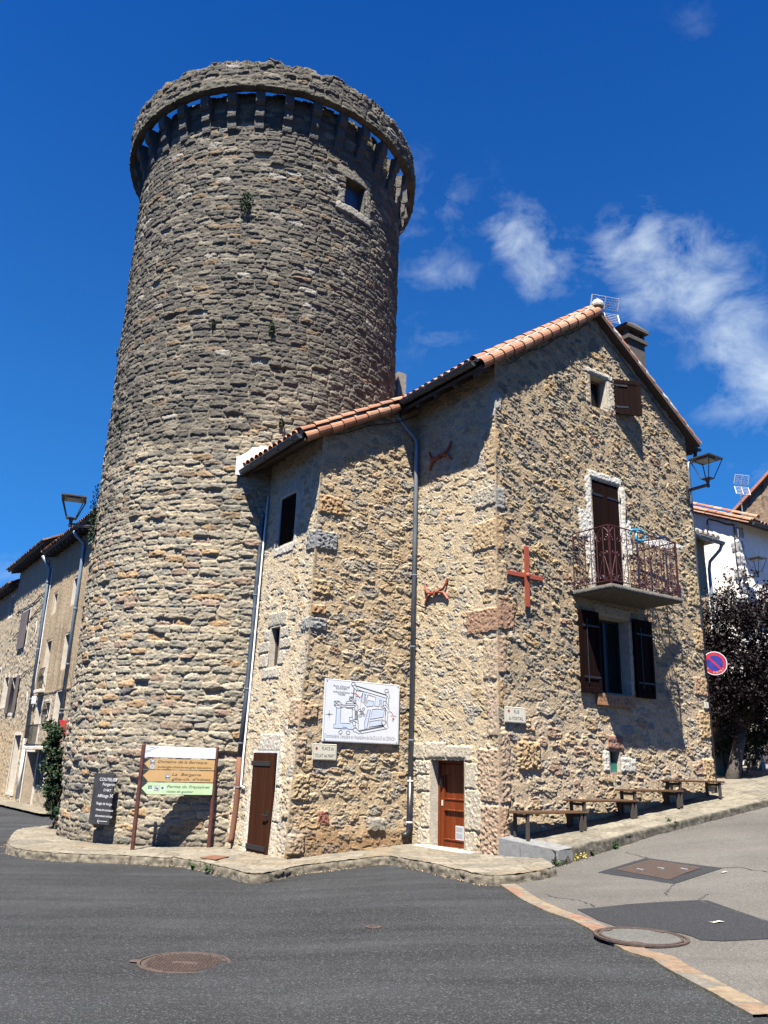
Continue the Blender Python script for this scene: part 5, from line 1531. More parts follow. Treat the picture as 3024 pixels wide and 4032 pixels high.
# direction sign with three arrow panels on two brown posts
PL = gpx(520.6, 3349, PAV); PR = gpx(821, 3338.8, PAV); PL[2] = PR[2] = 0
_d = (PR - PL)[:2]; Ld = float(np.hypot(*_d)); xd = np.array([_d[0] / Ld, _d[1] / Ld, 0])
FD = Frame(PL, xd, np.array([xd[1], -xd[0], 0]))
zg = float(hgt(PL[0], PL[1])) + PAV
ds = thing('direction_sign', 'direction sign with two tan and one green arrow panel on two brown posts', 'direction sign', (PL[0], PL[1], zg))
sc_z = lambda px, py, n=.05: onF(FD, px, py, n)
ztop = sc_z(561, 2931, 0)[1]
for x in (0, Ld):
    b = MB(); b.lathe(FD.p(x, 0, zg - .02), [(.04, 0), (.04, ztop - zg), (.034, ztop - zg + .03), (.02, ztop - zg + .035)], 14); po = b.build('post', M['brown_post'], ds, smooth=False)
z7d = lambda x, y: sc_z(340 + x / 2.9625, 2900 + y / 2.9625)
xa, zw1 = z7d(672, 108); xb, _ = z7d(1488, 122); zw0 = z7d(1100, 252)[1]
b = MB(); b.bbox(FD, .03, Ld - .03, .035, .05, zw0, zw1, .004); wp = b.build('blank_panel', M['sign_white'], ds)
b = MB(); b.strip(FD, [z7d(690, 172), z7d(770, 148), z7d(850, 122)], .006, .0515); b.strip(FD, [z7d(690, 185), z7d(760, 165)], .005, .0515); b.strip(FD, [z7d(735, 122), z7d(790, 124)], .01, .0515); b.build('print', M['sign_grey'], wp)
zs = [zw0 - .012, z7d(1100, 392)[1], z7d(1100, 535)[1], z7d(1100, 682)[1]]
for k, (mat_, tl) in enumerate((('sign_tan', (('Domaine de la Barraque', 832, 1408, 318), ('auberge-chambres-gîte équestre', 828, 1456, 376))),
                                ('sign_tan', (('La  Bergerie', 998, 1338, 465), ("gîte-ch. d'hôtes", 992, 1445, 520))),
                                ('sign_green', (('Ferme du Frayssinet', 938, 1440, 608), ('visite et goûter', 935, 1250, 660))))):
    zt, zb = zs[k] - .006, zs[k + 1] + .004
    b = MB(); b.bbox(FD, .03, Ld - .03, .03, .045, zb, zt, .003); pn = b.build('arrow_panel', M['sign_black'], ds)
    zm = (zt + zb) / 2; hx = .035; tip = .11
    b = MB(); b.prism(FD, [(hx, zm), (hx + tip, zb + .004), (Ld - .035, zb + .004), (Ld - .035, zt - .004), (hx + tip, zt - .004)], .0452, .0475); ar = b.build('arrow', M[mat_], pn)
    b = MB()
    for tx, xl, xr, yb in tl:
        q0 = z7d(xl, yb); q1 = z7d(xr, yb); zb2 = (q0[1] + q1[1]) / 2
        b.text(FD, tx, q0[0], zb2 + .008, .049, q1[0] - q0[0], .052 if yb in (318, 465, 520, 608) else .04, shear=.25, align='LEFT')
    def icon(cx, cy, kind, w=.085):
        x, z = z7d(cx, cy); h_ = w / 2
        if kind != 'ab': b.strip(FD, [(x - h_, z - h_), (x + h_, z - h_), (x + h_, z + h_), (x - h_, z + h_), (x - h_, z - h_)], .007, .0492)
        if kind == 'bed':
            b.strip(FD, [(x - h_ * .75, z + h_ * .3), (x, z + h_ * .75), (x + h_ * .75, z + h_ * .3)], .01, .0492); b.strip(FD, [(x - h_ * .7, z - h_ * .45), (x + h_ * .7, z - h_ * .45)], .016, .0492)
            b.strip(FD, [(x - h_ * .62, z - h_ * .75), (x - h_ * .62, z + .0)], .008, .0492); b.strip(FD, [(x + h_ * .62, z - h_ * .75), (x + h_ * .62, z - .1 * h_)], .008, .0492)
        if kind == 'fork': b.strip(FD, [(x - h_ * .6, z - h_ * .6), (x + h_ * .6, z + h_ * .6)], .008, .0492); b.strip(FD, [(x - h_ * .6, z + h_ * .6), (x + h_ * .6, z - h_ * .6)], .008, .0492)
        if kind == 'goat':
            b.strip(FD, [(x - h_ * .35, z + .05 * h_), (x + h_ * .45, z + .05 * h_)], .02, .0492); b.strip(FD, [(x - h_ * .35, z + .1 * h_), (x - h_ * .6, z + h_ * .45)], .012, .0492); b.strip(FD, [(x - h_ * .6, z + h_ * .45), (x - h_ * .35, z + h_ * .75)], .006, .0492)
            for dx in (-.35, -.2, .3, .45): b.strip(FD, [(x + h_ * dx, z), (x + h_ * dx, z - h_ * .65)], .006, .0492)
    if k == 0: icon(774, 287, 'bed'); icon(769, 350, 'fork')
    if k == 1: icon(949, 466, 'bed')
    if k == 2: icon(822, 604, 'goat')
    b.build('lettering', M['sign_black'], ar)
    b = MB()
    for cx, cy, w in ((((774, 287, .085), (769, 350, .085)), ((949, 466, .085),), ((822, 604, .085), (742, 604, .09), (893, 604, .075)))[k]):
        x, z = z7d(cx, cy); b.prism(FD, [(x - w / 2, z - w / 2), (x + w / 2, z - w / 2), (x + w / 2, z + w / 2), (x - w / 2, z + w / 2)], .0474, .0483)
    b.build('pictogram', M['sign_white'], ar)
    if k == 2:
        b = MB(); x, z = z7d(742, 598); b.prism(FD, [(x - .038, z - .022), (x + .038, z - .022), (x + .038, z + .04), (x - .038, z + .04)], .0482, .0488)
        x2, z2_ = z7d(888, 600); b.lathe(FD.p(x2, .0482, z2_), [(.026, 0), (.026, .001)], 12, FD.y); lg = b.build('emblem', M['sign_darkgreen'], ar)
        b = MB(); b.text(FD, 'AB', x, z - .012, .0492, .052, .036); b.build('lettering', M['sign_white'], lg)

# chalk board on the tower
ca = R_(-29.0); cn = np.array([math.sin(ca), -math.cos(ca), 0]); FK = Frame(TC + cn * (TR + .085), np.array([math.cos(ca), math.sin(ca), 0]), cn)
ck = thing('chalkboard', 'black chalkboard with handwritten white lettering hung on the foot of the tower', 'chalkboard', FK.p(0, 0, .24))
b = MB(); b.bbox(FK, -.285, .285, 0, .03, .235, 1.225, .006); cb = b.build('board', M['slate'], ck)
b = MB(); rc = random.Random(3)
for tx, xl, xr, yb, h_ in (('COUTELIER', 155, 360, 520, .062), ('Forgeron', 190, 335, 575, .058), ("D'ART", 200, 290, 640, .05), ('Affûtage 3€', 130, 312, 712, .06), ('Stage de forge', 115, 297, 795, .05), ('Vente de couteaux', 110, 312, 870, .046), ('démonstration de forge', 102, 300, 940, .044)):
    q0 = onF(FK, 340 + xl / 2.9625, 2900 + yb / 2.9625, .03); q1 = onF(FK, 340 + xr / 2.9625, 2900 + yb / 2.9625, .03)
    b.text(FK, tx, max(-.265, q0[0]), (q0[1] + q1[1]) / 2, .032, min(.53, q1[0] - q0[0]), h_, shear=rc.uniform(.05, .3), align='LEFT', rot=rc.uniform(-.03, .03))
q = [onF(FK, 340 + x / 2.9625, 2900 + y / 2.9625, .03) for x, y in ((240, 992), (130, 985), (145, 962), (128, 985), (142, 1012))]
b.strip(FK, q, .008, .032); b.build('lettering', M['chalk'], cb)

# wall lamps
def make_lamp():
    t = thing('wall_lamp', 'dark lantern street lamp on a bracket at the upper right corner of the gabled house', 'street lamp', (0, 0, 0), 0, 'lantern street lamps on wall brackets')
    b = MB(); b.bbox(F0, -.035, .035, 0, .03, -.22, .12, .006); b.tube([F0.p(0, .015, -.16), F0.p(0, .06, -.13), F0.p(0, .1, -.02)], .016, 6); b.build('wall_plate', M['lamp_metal'], t)
    b = MB(); b.bbox(F0, -.026, .026, .0, .56, -.005, .035, .006); b.bbox(F0, -.015, .015, .0, .5, -.035, -.018, .004); b.build('arm', M['lamp_metal'], t)
    ly = .56
    b = MB(); b.lathe(F0.p(0, ly, -.06), [(.03, 0), (.042, .02), (.042, .06), (.03, .09), (.05, .17), (.075, .20)], 12); b.box(F0, -.11, .11, ly - .11, ly + .11, .14, .158); ln = b.build('lantern', M['lamp_metal'], t)
    zb_, zt_ = .158, .62; rb, rt_ = .10, .255
    for sx in (-1, 1):
        for sy in (-1, 1):
            b = MB(); b.tube([F0.p(sx * rb, ly + sy * rb, zb_), F0.p(sx * rt_, ly + sy * rt_, zt_)], .014, 4); b.build('rib', M['lamp_metal'], ln)
    b = MB(); h1 = .275
    V = [F0.p(sx * h1, ly + sy * h1, zt_) for sx, sy in ((-1, -1), (1, -1), (1, 1), (-1, 1))] + [F0.p(sx * h1, ly + sy * h1, zt_ + .03) for sx, sy in ((-1, -1), (1, -1), (1, 1), (-1, 1))] + [F0.p(sx * .1, ly + sy * .1, zt_ + .085) for sx, sy in ((-1, -1), (1, -1), (1, 1), (-1, 1))]
    b.add(V, [(3, 2, 1, 0)] + [(i, (i + 1) % 4, (i + 1) % 4 + 4, i + 4) for i in range(4)] + [(i + 4, (i + 1) % 4 + 4, (i + 1) % 4 + 8, i + 8) for i in range(4)] + [(8, 9, 10, 11)]); b.build('hood', M['lamp_metal'], ln)
    b = MB(); b.box(F0, -.15, .15, ly - .15, ly + .15, zt_ - .035, zt_ - .004); b.build('lamp_panel', M['lamp_panel'], ln)
    return t


M['lamp_panel'] = m_simple('frosted lamp panel', (.30, .31, .30), .5, var=.1, bump=0)
lp = make_lamp(); lp.location = tuple(FG.p(6.02, .03, 7.95)); lp.rotation_euler = (0, 0, TH)
l2 = copy_tree(lp); l2['label'] = 'lantern street lamp on a bracket at the left edge of the round tower'
tt = R_(-110.15); l2.location = (-7.27, 19.86, 7.07); l2.rotation_euler = (0, 0, R_(-70.15) + 0 * tt); l2.scale = (1.08,) * 3
l3 = copy_tree(lp); l3['label'] = 'lantern street lamp on the corner of the white house, above the dark tree'
l3.location = tuple(FW2.p(.02, .03, 8.42)); l3.rotation_euler = (0, 0, TH)

# no parking sign on the far corner of the house
FN = Frame((0, 18.4, 0), np.array([.96, -.28, 0]) / 1.0, np.array([-.28, -.96, 0]))
Pn = atY(2814, 2612, 18.4); FN = Frame((Pn[0], 18.4, 0), np.array([.966, -.259, 0]), np.array([-.259, -.966, 0])); zn = Pn[2]
t = thing('no_parking_sign', 'round red and blue no parking sign bracketed at the far corner of the gable', 'traffic sign', (Pn[0], 18.4, zn - .27))
b = MB(); b.lathe(FN.p(0, 0, zn), [(.262, 0), (.262, .02)], 40, FN.y); dk_ = b.build('disc', M['sign_white'], t)
b = MB(); b.lathe(FN.p(0, .0202, zn), [(.247, 0), (.247, .0015)], 40, FN.y); b.build('red_ring', M['sign_rim_red'], dk_)
b = MB(); b.lathe(FN.p(0, .0218, zn), [(.172, 0), (.172, .0012)], 36, FN.y); b.build('blue_field', M['sign_deep_blue'], dk_)
b = MB(); b.strip(FN, [(-.12, zn + .12), (.12, zn - .12)], .045, .0234); b.build('red_bar', M['sign_rim_red'], dk_)
b = MB()
for ch, an in (('2', 213), ('C', 262), ('O', 280), ('T', 297), ('E', 312), ('S', 326)):
    a_ = R_(an); b.text(FN, ch, .205 * math.cos(a_) - .0, zn + .205 * math.sin(a_) - .018, .0226, None, .04, rot=a_ + math.pi / 2)
b.build('lettering', M['sign_cream'], dk_)
b = MB(); b.tube([FN.p(-.05, -.02, zn), FN.p(-.3, -.12, zn - .02), FN.p(-.75, -.2, zn - .02)], .02, 6); b.build('bracket', M['zinc'], t)

# television aerials
def aerial(label, base, top, az, w=.75, h=.34):
    t = thing('tv_aerial', label, 'aerial', base, 0, 'grid television aerials on the roofs')
    b = MB(); b.tube([base, top], .02, 6); b.build('mast', M['zinc'], t)
    x = np.array([math.cos(az), math.sin(az), 0]); y = np.array([math.sin(az), -math.cos(az), 0])
    for k, (dz, tl) in enumerate(((.06, .5), (-.06 - h, -.35))):
        F = Frame(top, x, y); b = MB()
        q = lambda u, v: F.p(u, .1 + tl * (v - (0 if k == 0 else h)) * .8, dz + v)
        for u in (-w / 2, w / 2): b.tube([q(u, 0), q(u, h)], .018, 5)
        b.tube([q(0, 0), q(0, h)], .014, 5)
        for i in range(6): b.tube([q(-w / 2, h * i / 5), q(w / 2, h * i / 5)], .009, 4)
        b.build('grid', M['sign_white'], t)
    b = MB(); b.tube([F.p(0, 0, 0), F.p(0, .4, .02)], .012, 5); b.build('boom', M['zinc'], t)
    return t


sA, tA = 4.47, .9
aerial('white grid television aerial beside the chimney on the gabled house', FG.p(sA, -tA, float(zr_main(sA)) + .1), FG.p(sA, -tA, 12.58), TH - .35, .74, .28)
a0 = atY(2922.6, 2007, 31.0); a1 = atY(2912, 1915, 31.0)
aerial('tall white grid television aerial above the tiled roof of the white house', a0 - ZZ * .6, a1, .2, .62, .34)

# things on the balcony
ch = thing('balcony_chair', 'turquoise and dark blue folding chair behind the iron railing of the balcony', 'chair', FG.p(3.3, .55, 4.99))
zb5 = lambda x, y, n: (lambda q: FG.p(q[0], n, q[1]))(onF(FG, 2200 + x / 2.7655, 2050 + y / 2.7655, n))
b = MB(); n_ = .80
b.tube([zb5(787, 150, n_), zb5(785, 108, n_), zb5(800, 100, n_), zb5(880, 100, n_), zb5(915, 118, n_), zb5(938, 150, n_), zb5(943, 190, n_), zb5(936, 216, n_), zb5(905, 220, n_), zb5(845, 216, n_), zb5(838, 200, n_), zb5(848, 112, n_)], .023, 8); b.build('arm_frame', M['blue_plastic'], ch, smooth=True)
b = MB(); n_ = .42
b.tube([zb5(1068, 186, n_), zb5(1100, 176, n_), zb5(1160, 184, n_), zb5(1200, 205, n_), zb5(1215, 235, n_), zb5(1212, 262, n_)], .024, 8); b.tube([zb5(1110, 180, n_), zb5(1150, 215, n_), zb5(1160, 260, n_)], .02, 6); b.build('arm_frame', M['navy_plastic'], ch, smooth=True)
b = MB(); A = zb5(845, 216, .8); B = zb5(1160, 260, .42); A2 = A.copy(); A2[2] = 5.42; B2 = B.copy(); B2[2] = 5.42
b.hexa([A2, B2, B2 + UR * .42, A2 + UR * .42] + [q + ZZ * .03 for q in (A2, B2, B2 + UR * .42, A2 + UR * .42)]); b.build('seat', M['navy_plastic'], ch)
for q in (A2, B2, A2 + UR * .4, B2 + UR * .4):
    b = MB(); e = q.copy(); e[2] = 4.99; b.tube([e, q], .016, 6); b.build('leg', M['navy_plastic'], ch)
for q, q2 in ((A2, A), (B2, B)):
    b = MB(); b.tube([q, q2], .016, 6); b.build('arm_post', M['navy_plastic'], ch)
dr_ = thing('drying_rack', 'white wire drying rack laid over the right end of the balcony railing', 'drying rack', FG.p(3.9, .8, 6.17))
cs_ = [onZ(2200 + x / 2.7655, 2050 + y / 2.7655, 6.19) for x, y in ((905, 240), (1120, 212), (1372, 290), (1130, 301))]
b = MB(); C0, C1, C2, C3 = cs_
for k in range(15): f = k / 14; b.tube([C0 + (C3 - C0) * f, C1 + (C2 - C1) * f], .006 if 0 < k < 14 else .011, 5)
for k in range(7): f = k / 6; b.tube([C0 + (C1 - C0) * f, C3 + (C2 - C3) * f], .007 if 0 < k < 6 else .011, 5)
b.build('wire_grid', M['white_paint'], dr_)
for q in (C0 * .8 + C2 * .2, C0 * .35 + C2 * .65):
    b = MB(); e = q.copy(); e[2] = 6.10; b.tube([q, e, e - NR * .05], .008, 5); b.build('hook', M['white_paint'], dr_)

# covers let into the road
def ring_cover(name, label, px, py, r, dz, mat_top, mat_ring, tabs=False, grp=None):
    P = gpx(px, py); z0 = P[2]; t = thing(name, label, 'manhole cover', (P[0], P[1], z0 + dz), 0, grp)
    return P, t


P, t = ring_cover('manhole_cover', 'rusty round cast iron manhole cover with hinge lugs in the dark asphalt', 725, 3795, .39, .0, None, None)
b = MB(); b.lathe(P + ZZ * .001, [(.40, 0), (.40, .014), (.375, .014), (.372, .004)], 48, cap=False); b.lathe(P + ZZ * .004, [(.366, 0), (.366, .006)], 48); ci = b.build('cover', M['cast_iron'], t)
b = MB()
for i in range(-11, 12):
    for j in range(-13, 14):
        x, y = i * .031, j * .026
        if x * x + y * y < .335 ** 2 and not (abs(x) < .1 and abs(y) < .045): b.box(Frame((P[0] + x + (.008 if j % 2 else 0), P[1] + y, 0), np.array([.8, .6, 0]), np.array([.6, -.8, 0])), -.011, .011, -.005, .005, P[2] + .009, P[2] + .0155)
b.build('tread_pattern', M['cast_iron'], ci)
for an in (-1.45, 1.75):
    d_ = np.array([math.sin(an), math.cos(an) * .35, 0]); d_ /= np.linalg.norm(d_); b = MB(); F_ = Frame(P + d_ * .40, d_, np.array([d_[1], -d_[0], 0])); b.bbox(F_, -.01, .075, -.035, .035, P[2] * 0 + .001, .013, .004); b.build('lug', M['cast_iron'], t)
P, t = ring_cover('valve_cover', 'tiny round iron valve cover alone in the dark asphalt', 1470, 3652, .07, 0, None, None)
b = MB(); b.lathe(P + ZZ * .001, [(.085, 0), (.085, .01), (.07, .012)], 20); vc = b.build('cover', M['cast_iron'], t)
b = MB()
for k in (-1, 0, 1): b.box(Frame(P, np.array([1., 0, 0]), np.array([0, -1., 0])), -.045, .045, k * .03 - .006, k * .03 + .006, .0125, .017)
b.build('tread_pattern', M['cast_iron'], vc)
P, t = ring_cover('manhole_cover', 'round concrete filled manhole cover with dark iron rim, cutting the pink border stones', 2525, 3702, .44, 0, None, None)
b = MB(); b.lathe(P + ZZ * .022, [(.45, 0), (.45, .018), (.415, .018), (.415, .004), (.395, .004), (.395, .018), (.37, .018), (.37, .008)], 56, cap=False); rm = b.build('rim', M['cast_iron'], t)
b = MB(); b.lathe(P + ZZ * .022, [(.372, 0), (.372, .013)], 56); b.build('concrete_infill', M['infill'] if 'infill' in M else M.setdefault('infill', m_ground('cover concrete', (.085, .083, .074), (.14, .14, .13), (.035, .035, .03), patch=.2)), t)
b = MB()
for an in (.75, 2.4, 4.3): b.box(Frame(P + np.array([math.cos(an), math.sin(an), 0]) * .38, np.array([math.cos(an), math.sin(an), 0]), np.array([math.sin(an), -math.cos(an), 0])), -.05, .05, -.05, .05, .03, .042)
b.build('lifting_key', M['cast_iron'], rm)
sqi = [gpx(*z7p(*q)) for q in ((850, 720), (1035, 668), (1300, 710), (1130, 775))]
cen = sum(sqi) / 4
t = thing('inspection_plate', 'square brown iron inspection plate framed by dark asphalt in the grey street', 'manhole cover', cen)
b = MB(); b.add([q + ZZ * .02 for q in sqi] + [q + ZZ * .032 for q in sqi], [(0, 1, 2, 3), (4, 5, 6, 7), (0, 1, 5, 4), (1, 2, 6, 5), (2, 3, 7, 6), (3, 0, 4, 7)]); ip = b.build('plate', M['cast_iron'], t)
b = MB(); e0 = (sqi[1] - sqi[0]); e1 = (sqi[3] - sqi[0])
for i in range(1, 22):
    for j in range(1, 18):
        q = sqi[0] + e0 * i / 22 + e1 * j / 18 + ZZ * .0345; u_ = (e0 / 22 if (i + j) % 2 else e1 / 18) * .38; w_ = np.cross(ZZ, u_); w_ = w_ / np.linalg.norm(w_) * .006
        b.add([q - u_ - w_, q + u_ - w_, q + u_ + w_, q - u_ + w_], [(0, 1, 2, 3)])
b.build('tread_pattern', M['cast_iron'], ip)
b = MB()
for f, g_ in ((.55, .5), (.25, .3), (.75, .8)): q = sqi[0] + e0 * f + e1 * g_; b.tube([q - e1 * .06 + ZZ * .034, q + e1 * .06 + ZZ * .034], .012, 5)
b.build('lifting_slot', M['zinc'], ip)
hq = [gpx(px, py, PAV) for px, py in ((786, 3384), (838, 3375), (902, 3380), (850, 3392))]
t = thing('pavement_hatch', 'small rusty hatch let into the pale pavement before the narrow door', 'hatch', sum(hq) / 4)
b = MB(); b.add([q + ZZ * .02 for q in hq] + [q + ZZ * .034 for q in hq], [(0, 1, 2, 3), (4, 5, 6, 7), (0, 1, 5, 4), (1, 2, 6, 5), (2, 3, 7, 6), (3, 0, 4, 7)]); b.build('plate', M['rust'], t)
# litter on the street: fallen leaf scraps
for px, py, r in ((2822, 3643, .045), (2852, 3443, .03)):
    P = gpx(px, py); t = thing('fallen_leaf', 'pale dry leaf lying on the ' + ('dark asphalt patch' if py > 3500 else 'grey street beside the inspection plate'), 'leaf', P)
    b = MB(); b.add([P + np.array([a_ * r * 2, c_ * r, .035 + .008 * math.sin(3 * a_)]) for a_, c_ in ((-1, 0), (-.4, -.6), (.3, -.5), (1, .1), (.4, .6), (-.4, .5))], [(0, 1, 2, 3, 4, 5)]); b.build('blade', M['sign_cream'], t)

# ------------------------------------------------------------------ plants
def leaf_mesh(centers, size, rng, up_bias=.3, droop=None, aspect=.55):
    """little pointed leaves, each two triangles folded along the middle"""
    n = len(centers)
    ax = rng.normal(size=(n, 3)); ax[:, 2] -= .25; ax /= np.linalg.norm(ax, axis=1)[:, None]
    nr_ = rng.normal(size=(n, 3)); nr_[:, 2] = np.abs(nr_[:, 2]) + up_bias
    sd = np.cross(ax, nr_); sd /= (np.linalg.norm(sd, axis=1)[:, None] + 1e-9)
    fold = np.cross(sd, ax)
    L = size * rng.uniform(.6, 1.25, n)[:, None]
    a = centers - ax * L * .5; c = centers + ax * L * .5
    l = centers + sd * L * aspect * .5 + fold * L * .10; r = centers - sd * L * aspect * .5 + fold * L * .10
    P = np.stack([a, l, c, r], 1).reshape(-1, 3); i = np.arange(n) * 4
    return P, np.concatenate([np.stack([i, i + 1, i + 2], 1), np.stack([i, i + 2, i + 3], 1)])


def foliage(name, centers, size, m, parent, seed=1, up_bias=.3):
    P, f = leaf_mesh(np.asarray(centers, float), size, np.random.default_rng(seed), up_bias)
    return np_mesh(name, P, f, None, m, parent)


def clump(rng, c, r, n, flat=1.):
    d = rng.normal(size=(n, 3)); d /= np.linalg.norm(d, axis=1)[:, None]
    return np.array(c) + d * (np.array(r) * np.array([1, 1, flat])) * (rng.uniform(0, 1, (n, 1)) ** .4)


def tree(name, label, base, crown_c, crown_r, n_clumps, n_leaves, leaf, ml, seed, trunk_r=.13, group=None, keep=None):
    rng = np.random.default_rng(seed); t = thing(name, label, 'tree', base, 0, group)
    b = MB(); base = np.array(base, float); cc = np.array(crown_c, float); cr = np.array(crown_r, float)
    fork = base + (cc - base) * .42 + np.array([.05, 0, 0])
    b.tube([base - ZZ * .1, base + (fork - base) * .3 + np.array([.04, .02, 0]), base + (fork - base) * .7 - np.array([.03, .02, 0]), fork], trunk_r * 1.15, 10, r2=trunk_r * .8)
    tips = []
    for k in range(9):
        an = k * 2.4 + rng.uniform(0, .5); e = cc + cr * np.array([math.cos(an) * .7, math.sin(an) * .7, rng.uniform(-.25, .7)])
        mid = fork + (e - fork) * .5 + rng.normal(size=3) * .12
        b.tube([fork, mid, e], trunk_r * .5, 6, r2=.015); tips += [mid, e]
        for j in range(3):
            q = mid + (e - mid) * rng.uniform(.2, 1) + rng.normal(size=3) * cr * .28; b.tube([mid + (e - mid) * .3, q], .022, 5, r2=.006); tips.append(q)
    b.build('trunk', M['bark'], t, smooth=True)
    C_ = []
    for k in range(n_clumps):
        d = rng.normal(size=3); d /= np.linalg.norm(d); p = cc + cr * d * rng.uniform(.25, 1.0) ** .5 if k >= len(tips) else tips[k]
        s = rng.uniform(.14, .30) * cr.min()
        C_.append(clump(rng, p, (s * 1.25, s * 1.25, s), max(4, int(n_leaves / n_clumps * rng.uniform(.5, 1.5)))))
    for k in range(60):   # stray twigs that break the outline
        d = rng.normal(size=3); d /= np.linalg.norm(d); C_.append(clump(rng, cc + cr * d * rng.uniform(.95, 1.14), (.1, .1, .12), 9))
    C_ = np.concatenate(C_)
    if keep is not None: C_ = C_[keep(C_)]
    foliage('crown', C_, leaf, ml, t, seed)
    return t


def tuft(name, label, cat, P, h, r, n, leaf, ml, seed, group=None, lean=None):
    """low plant: stems with leaves rising from one spot"""
    rng = np.random.default_rng(seed); t = thing(name, label, cat, P, 0, group); b = MB(); C_ = []
    for k in range(max(4, n // 14)):
        a = rng.uniform(0, 6.28); e = np.array(P) + np.array([math.cos(a) * r * rng.uniform(.2, 1), math.sin(a) * r * rng.uniform(.2, 1), h * rng.uniform(.45, 1)])
        if lean is not None: e = e + np.array(lean) * rng.uniform(.3, 1)
        b.tube([np.array(P), (np.array(P) + e) / 2 + ZZ * h * .1, e], .005, 4, r2=.002)
        f = rng.uniform(.15, 1, (14, 1)); C_.append(np.array(P) + (e - np.array(P)) * f + rng.normal(size=(14, 3)) * .12 * min(h, r + .05))
    b.build('stems', M['stem'], t); foliage('leaves', np.concatenate(C_), leaf, ml, t, seed)
    return t


M['stem'] = m_simple('plant stems', (.06, .07, .025), .8, var=.3, bump=0)

# dark plum tree in the street behind the house
tb = atY(2865, 2992, 23.0)
tb = np.array([tb[0], tb[1], float(hgt(tb[0], tb[1]))])
YT = float(tb[1])
cc_ = atY(2975, 2585, YT + .3)
tree('plum_tree', 'dark purple leaved plum tree in front of the white house, beyond the gable', tb, cc_, np.array([.088, .083, .098]) * YT, 230, 40000, .0044 * YT, M['leaf_dark'], 5, trunk_r=.17)
gb = atY(3040, 2985, YT + 1.5)
tree('garden_bush', 'green bush at the foot of the white house, right edge of the street', gb - ZZ * .3, gb + ZZ * .62, np.array([1.0, .8, .75]), 40, 3800, .085, M['leaf_green'], 8, trunk_r=.03)
gb2 = atY(2935, 2985, YT + 1.2)  # invented undergrowth, fills the black shade below the plum crown
tree('garden_bush', 'low dark bush added as shade between the plum tree trunk and the green bush', gb2 - ZZ * .3, gb2 + ZZ * .25, np.array([.75, .6, .45]), 25, 1800, .08, M['leaf_vine'], 18, trunk_r=.02)

# plants on the tower
def on_tower(adeg, z, out=.06): a = R_(adeg); return TC + np.array([math.sin(a), -math.cos(a), 0]) * (TR + out) + ZZ * z


for lab, a_, z_, r_, n_, sd in (('bushy green fern growing from the front of the tower, left of its window', -.3, 14.95, (.17, .16, .34), 330, 1), ('tiny green weed in a joint in the middle of the tower', -8, 11.55, (.06, .07, .13), 60, 2), ('small green weed in a joint, right of the middle of the tower', 12.5, 11.5, (.07, .07, .17), 80, 3),
                               ('small green plant on the left edge of the tower, high up', -78, 12.3, (.1, .1, .14), 80, 4), ('dark ivy strand hanging down the left edge of the tower above the lamp', -71, 7.55, (.14, .14, .75), 420, 6), ('short ivy strand on the left part of the tower, beside the longer strand', -62, 7.05, (.13, .13, .6), 300, 7),
                               ('small weed in a joint above the clay roof vents', 18.5, 9.1, (.08, .08, .12), 70, 9), ('thin weed on the tower halfway down its left side', -47, 9.3, (.06, .06, .12), 50, 10)):
    P = on_tower(a_, z_); t = thing('wall_plant', lab, 'plant', P, 0, 'plants growing in the tower masonry'); rng = np.random.default_rng(sd)
    foliage('leaves', clump(rng, P - ZZ * .03, r_, n_), .065, M['leaf_green'] if sd in (1, 2, 3, 4) else M['leaf_vine'], t, sd)
    b = MB()
    for k in range(5): e = P + rng.normal(size=3) * np.array(r_) * .6; b.tube([on_tower(a_, z_ - .05, -.03), e], .005, 4, r2=.002)
    b.build('stems', M['stem'], t)

# climber at the left foot of the tower
vb = gpx(228, 3268, PAV)
rng = np.random.default_rng(21); t = thing('climbing_vine', 'leafy green climber growing up the left foot of the tower', 'climbing plant', vb); b = MB(); C_ = []
for k in range(34):
    f = k / 33; z_ = float(vb[2]) + .1 + 2.35 * f
    pxl = 205 + 16 * math.sin(k * .9) + (34 * (1 - f) ** 2); d_ = pxray(pxl, 3268 - 360 * f); Y_ = vb[1] + .3 + .2 * math.sin(k)
    P = CP + d_ * (Y_ / d_[1]); P[2] = z_
    w_ = .19 + .20 * math.sin(math.pi * min(1, f * 1.25)) ; C_.append(clump(rng, P, (w_, .3, .18), 120))
C_ = np.concatenate(C_); foliage('leaves', C_, .10, M['leaf_vine'], t, 3)
for k in range(5):
    p0 = vb + rng.normal(size=3) * .1; p0[2] = vb[2]; b.tube([p0, p0 + np.array([-.05, .15, 1.]), p0 + np.array([-.1 + .1 * k, .25, 2.2]), p0 + np.array([-.25 + .16 * k, .3, 3.1 + .15 * k])], .016, 5, r2=.004)
for k in range(10):
    p0 = vb + np.array([-.05, .3, 2.8]); a_ = rng.uniform(-.9, .9); b.tube([p0, p0 + np.array([math.sin(a_) * .35, 0, .4]), p0 + np.array([math.sin(a_) * .8, .05, .7 + .3 * math.cos(a_)])], .008, 4, r2=.003)
b.build('stems', M['bark'], t)

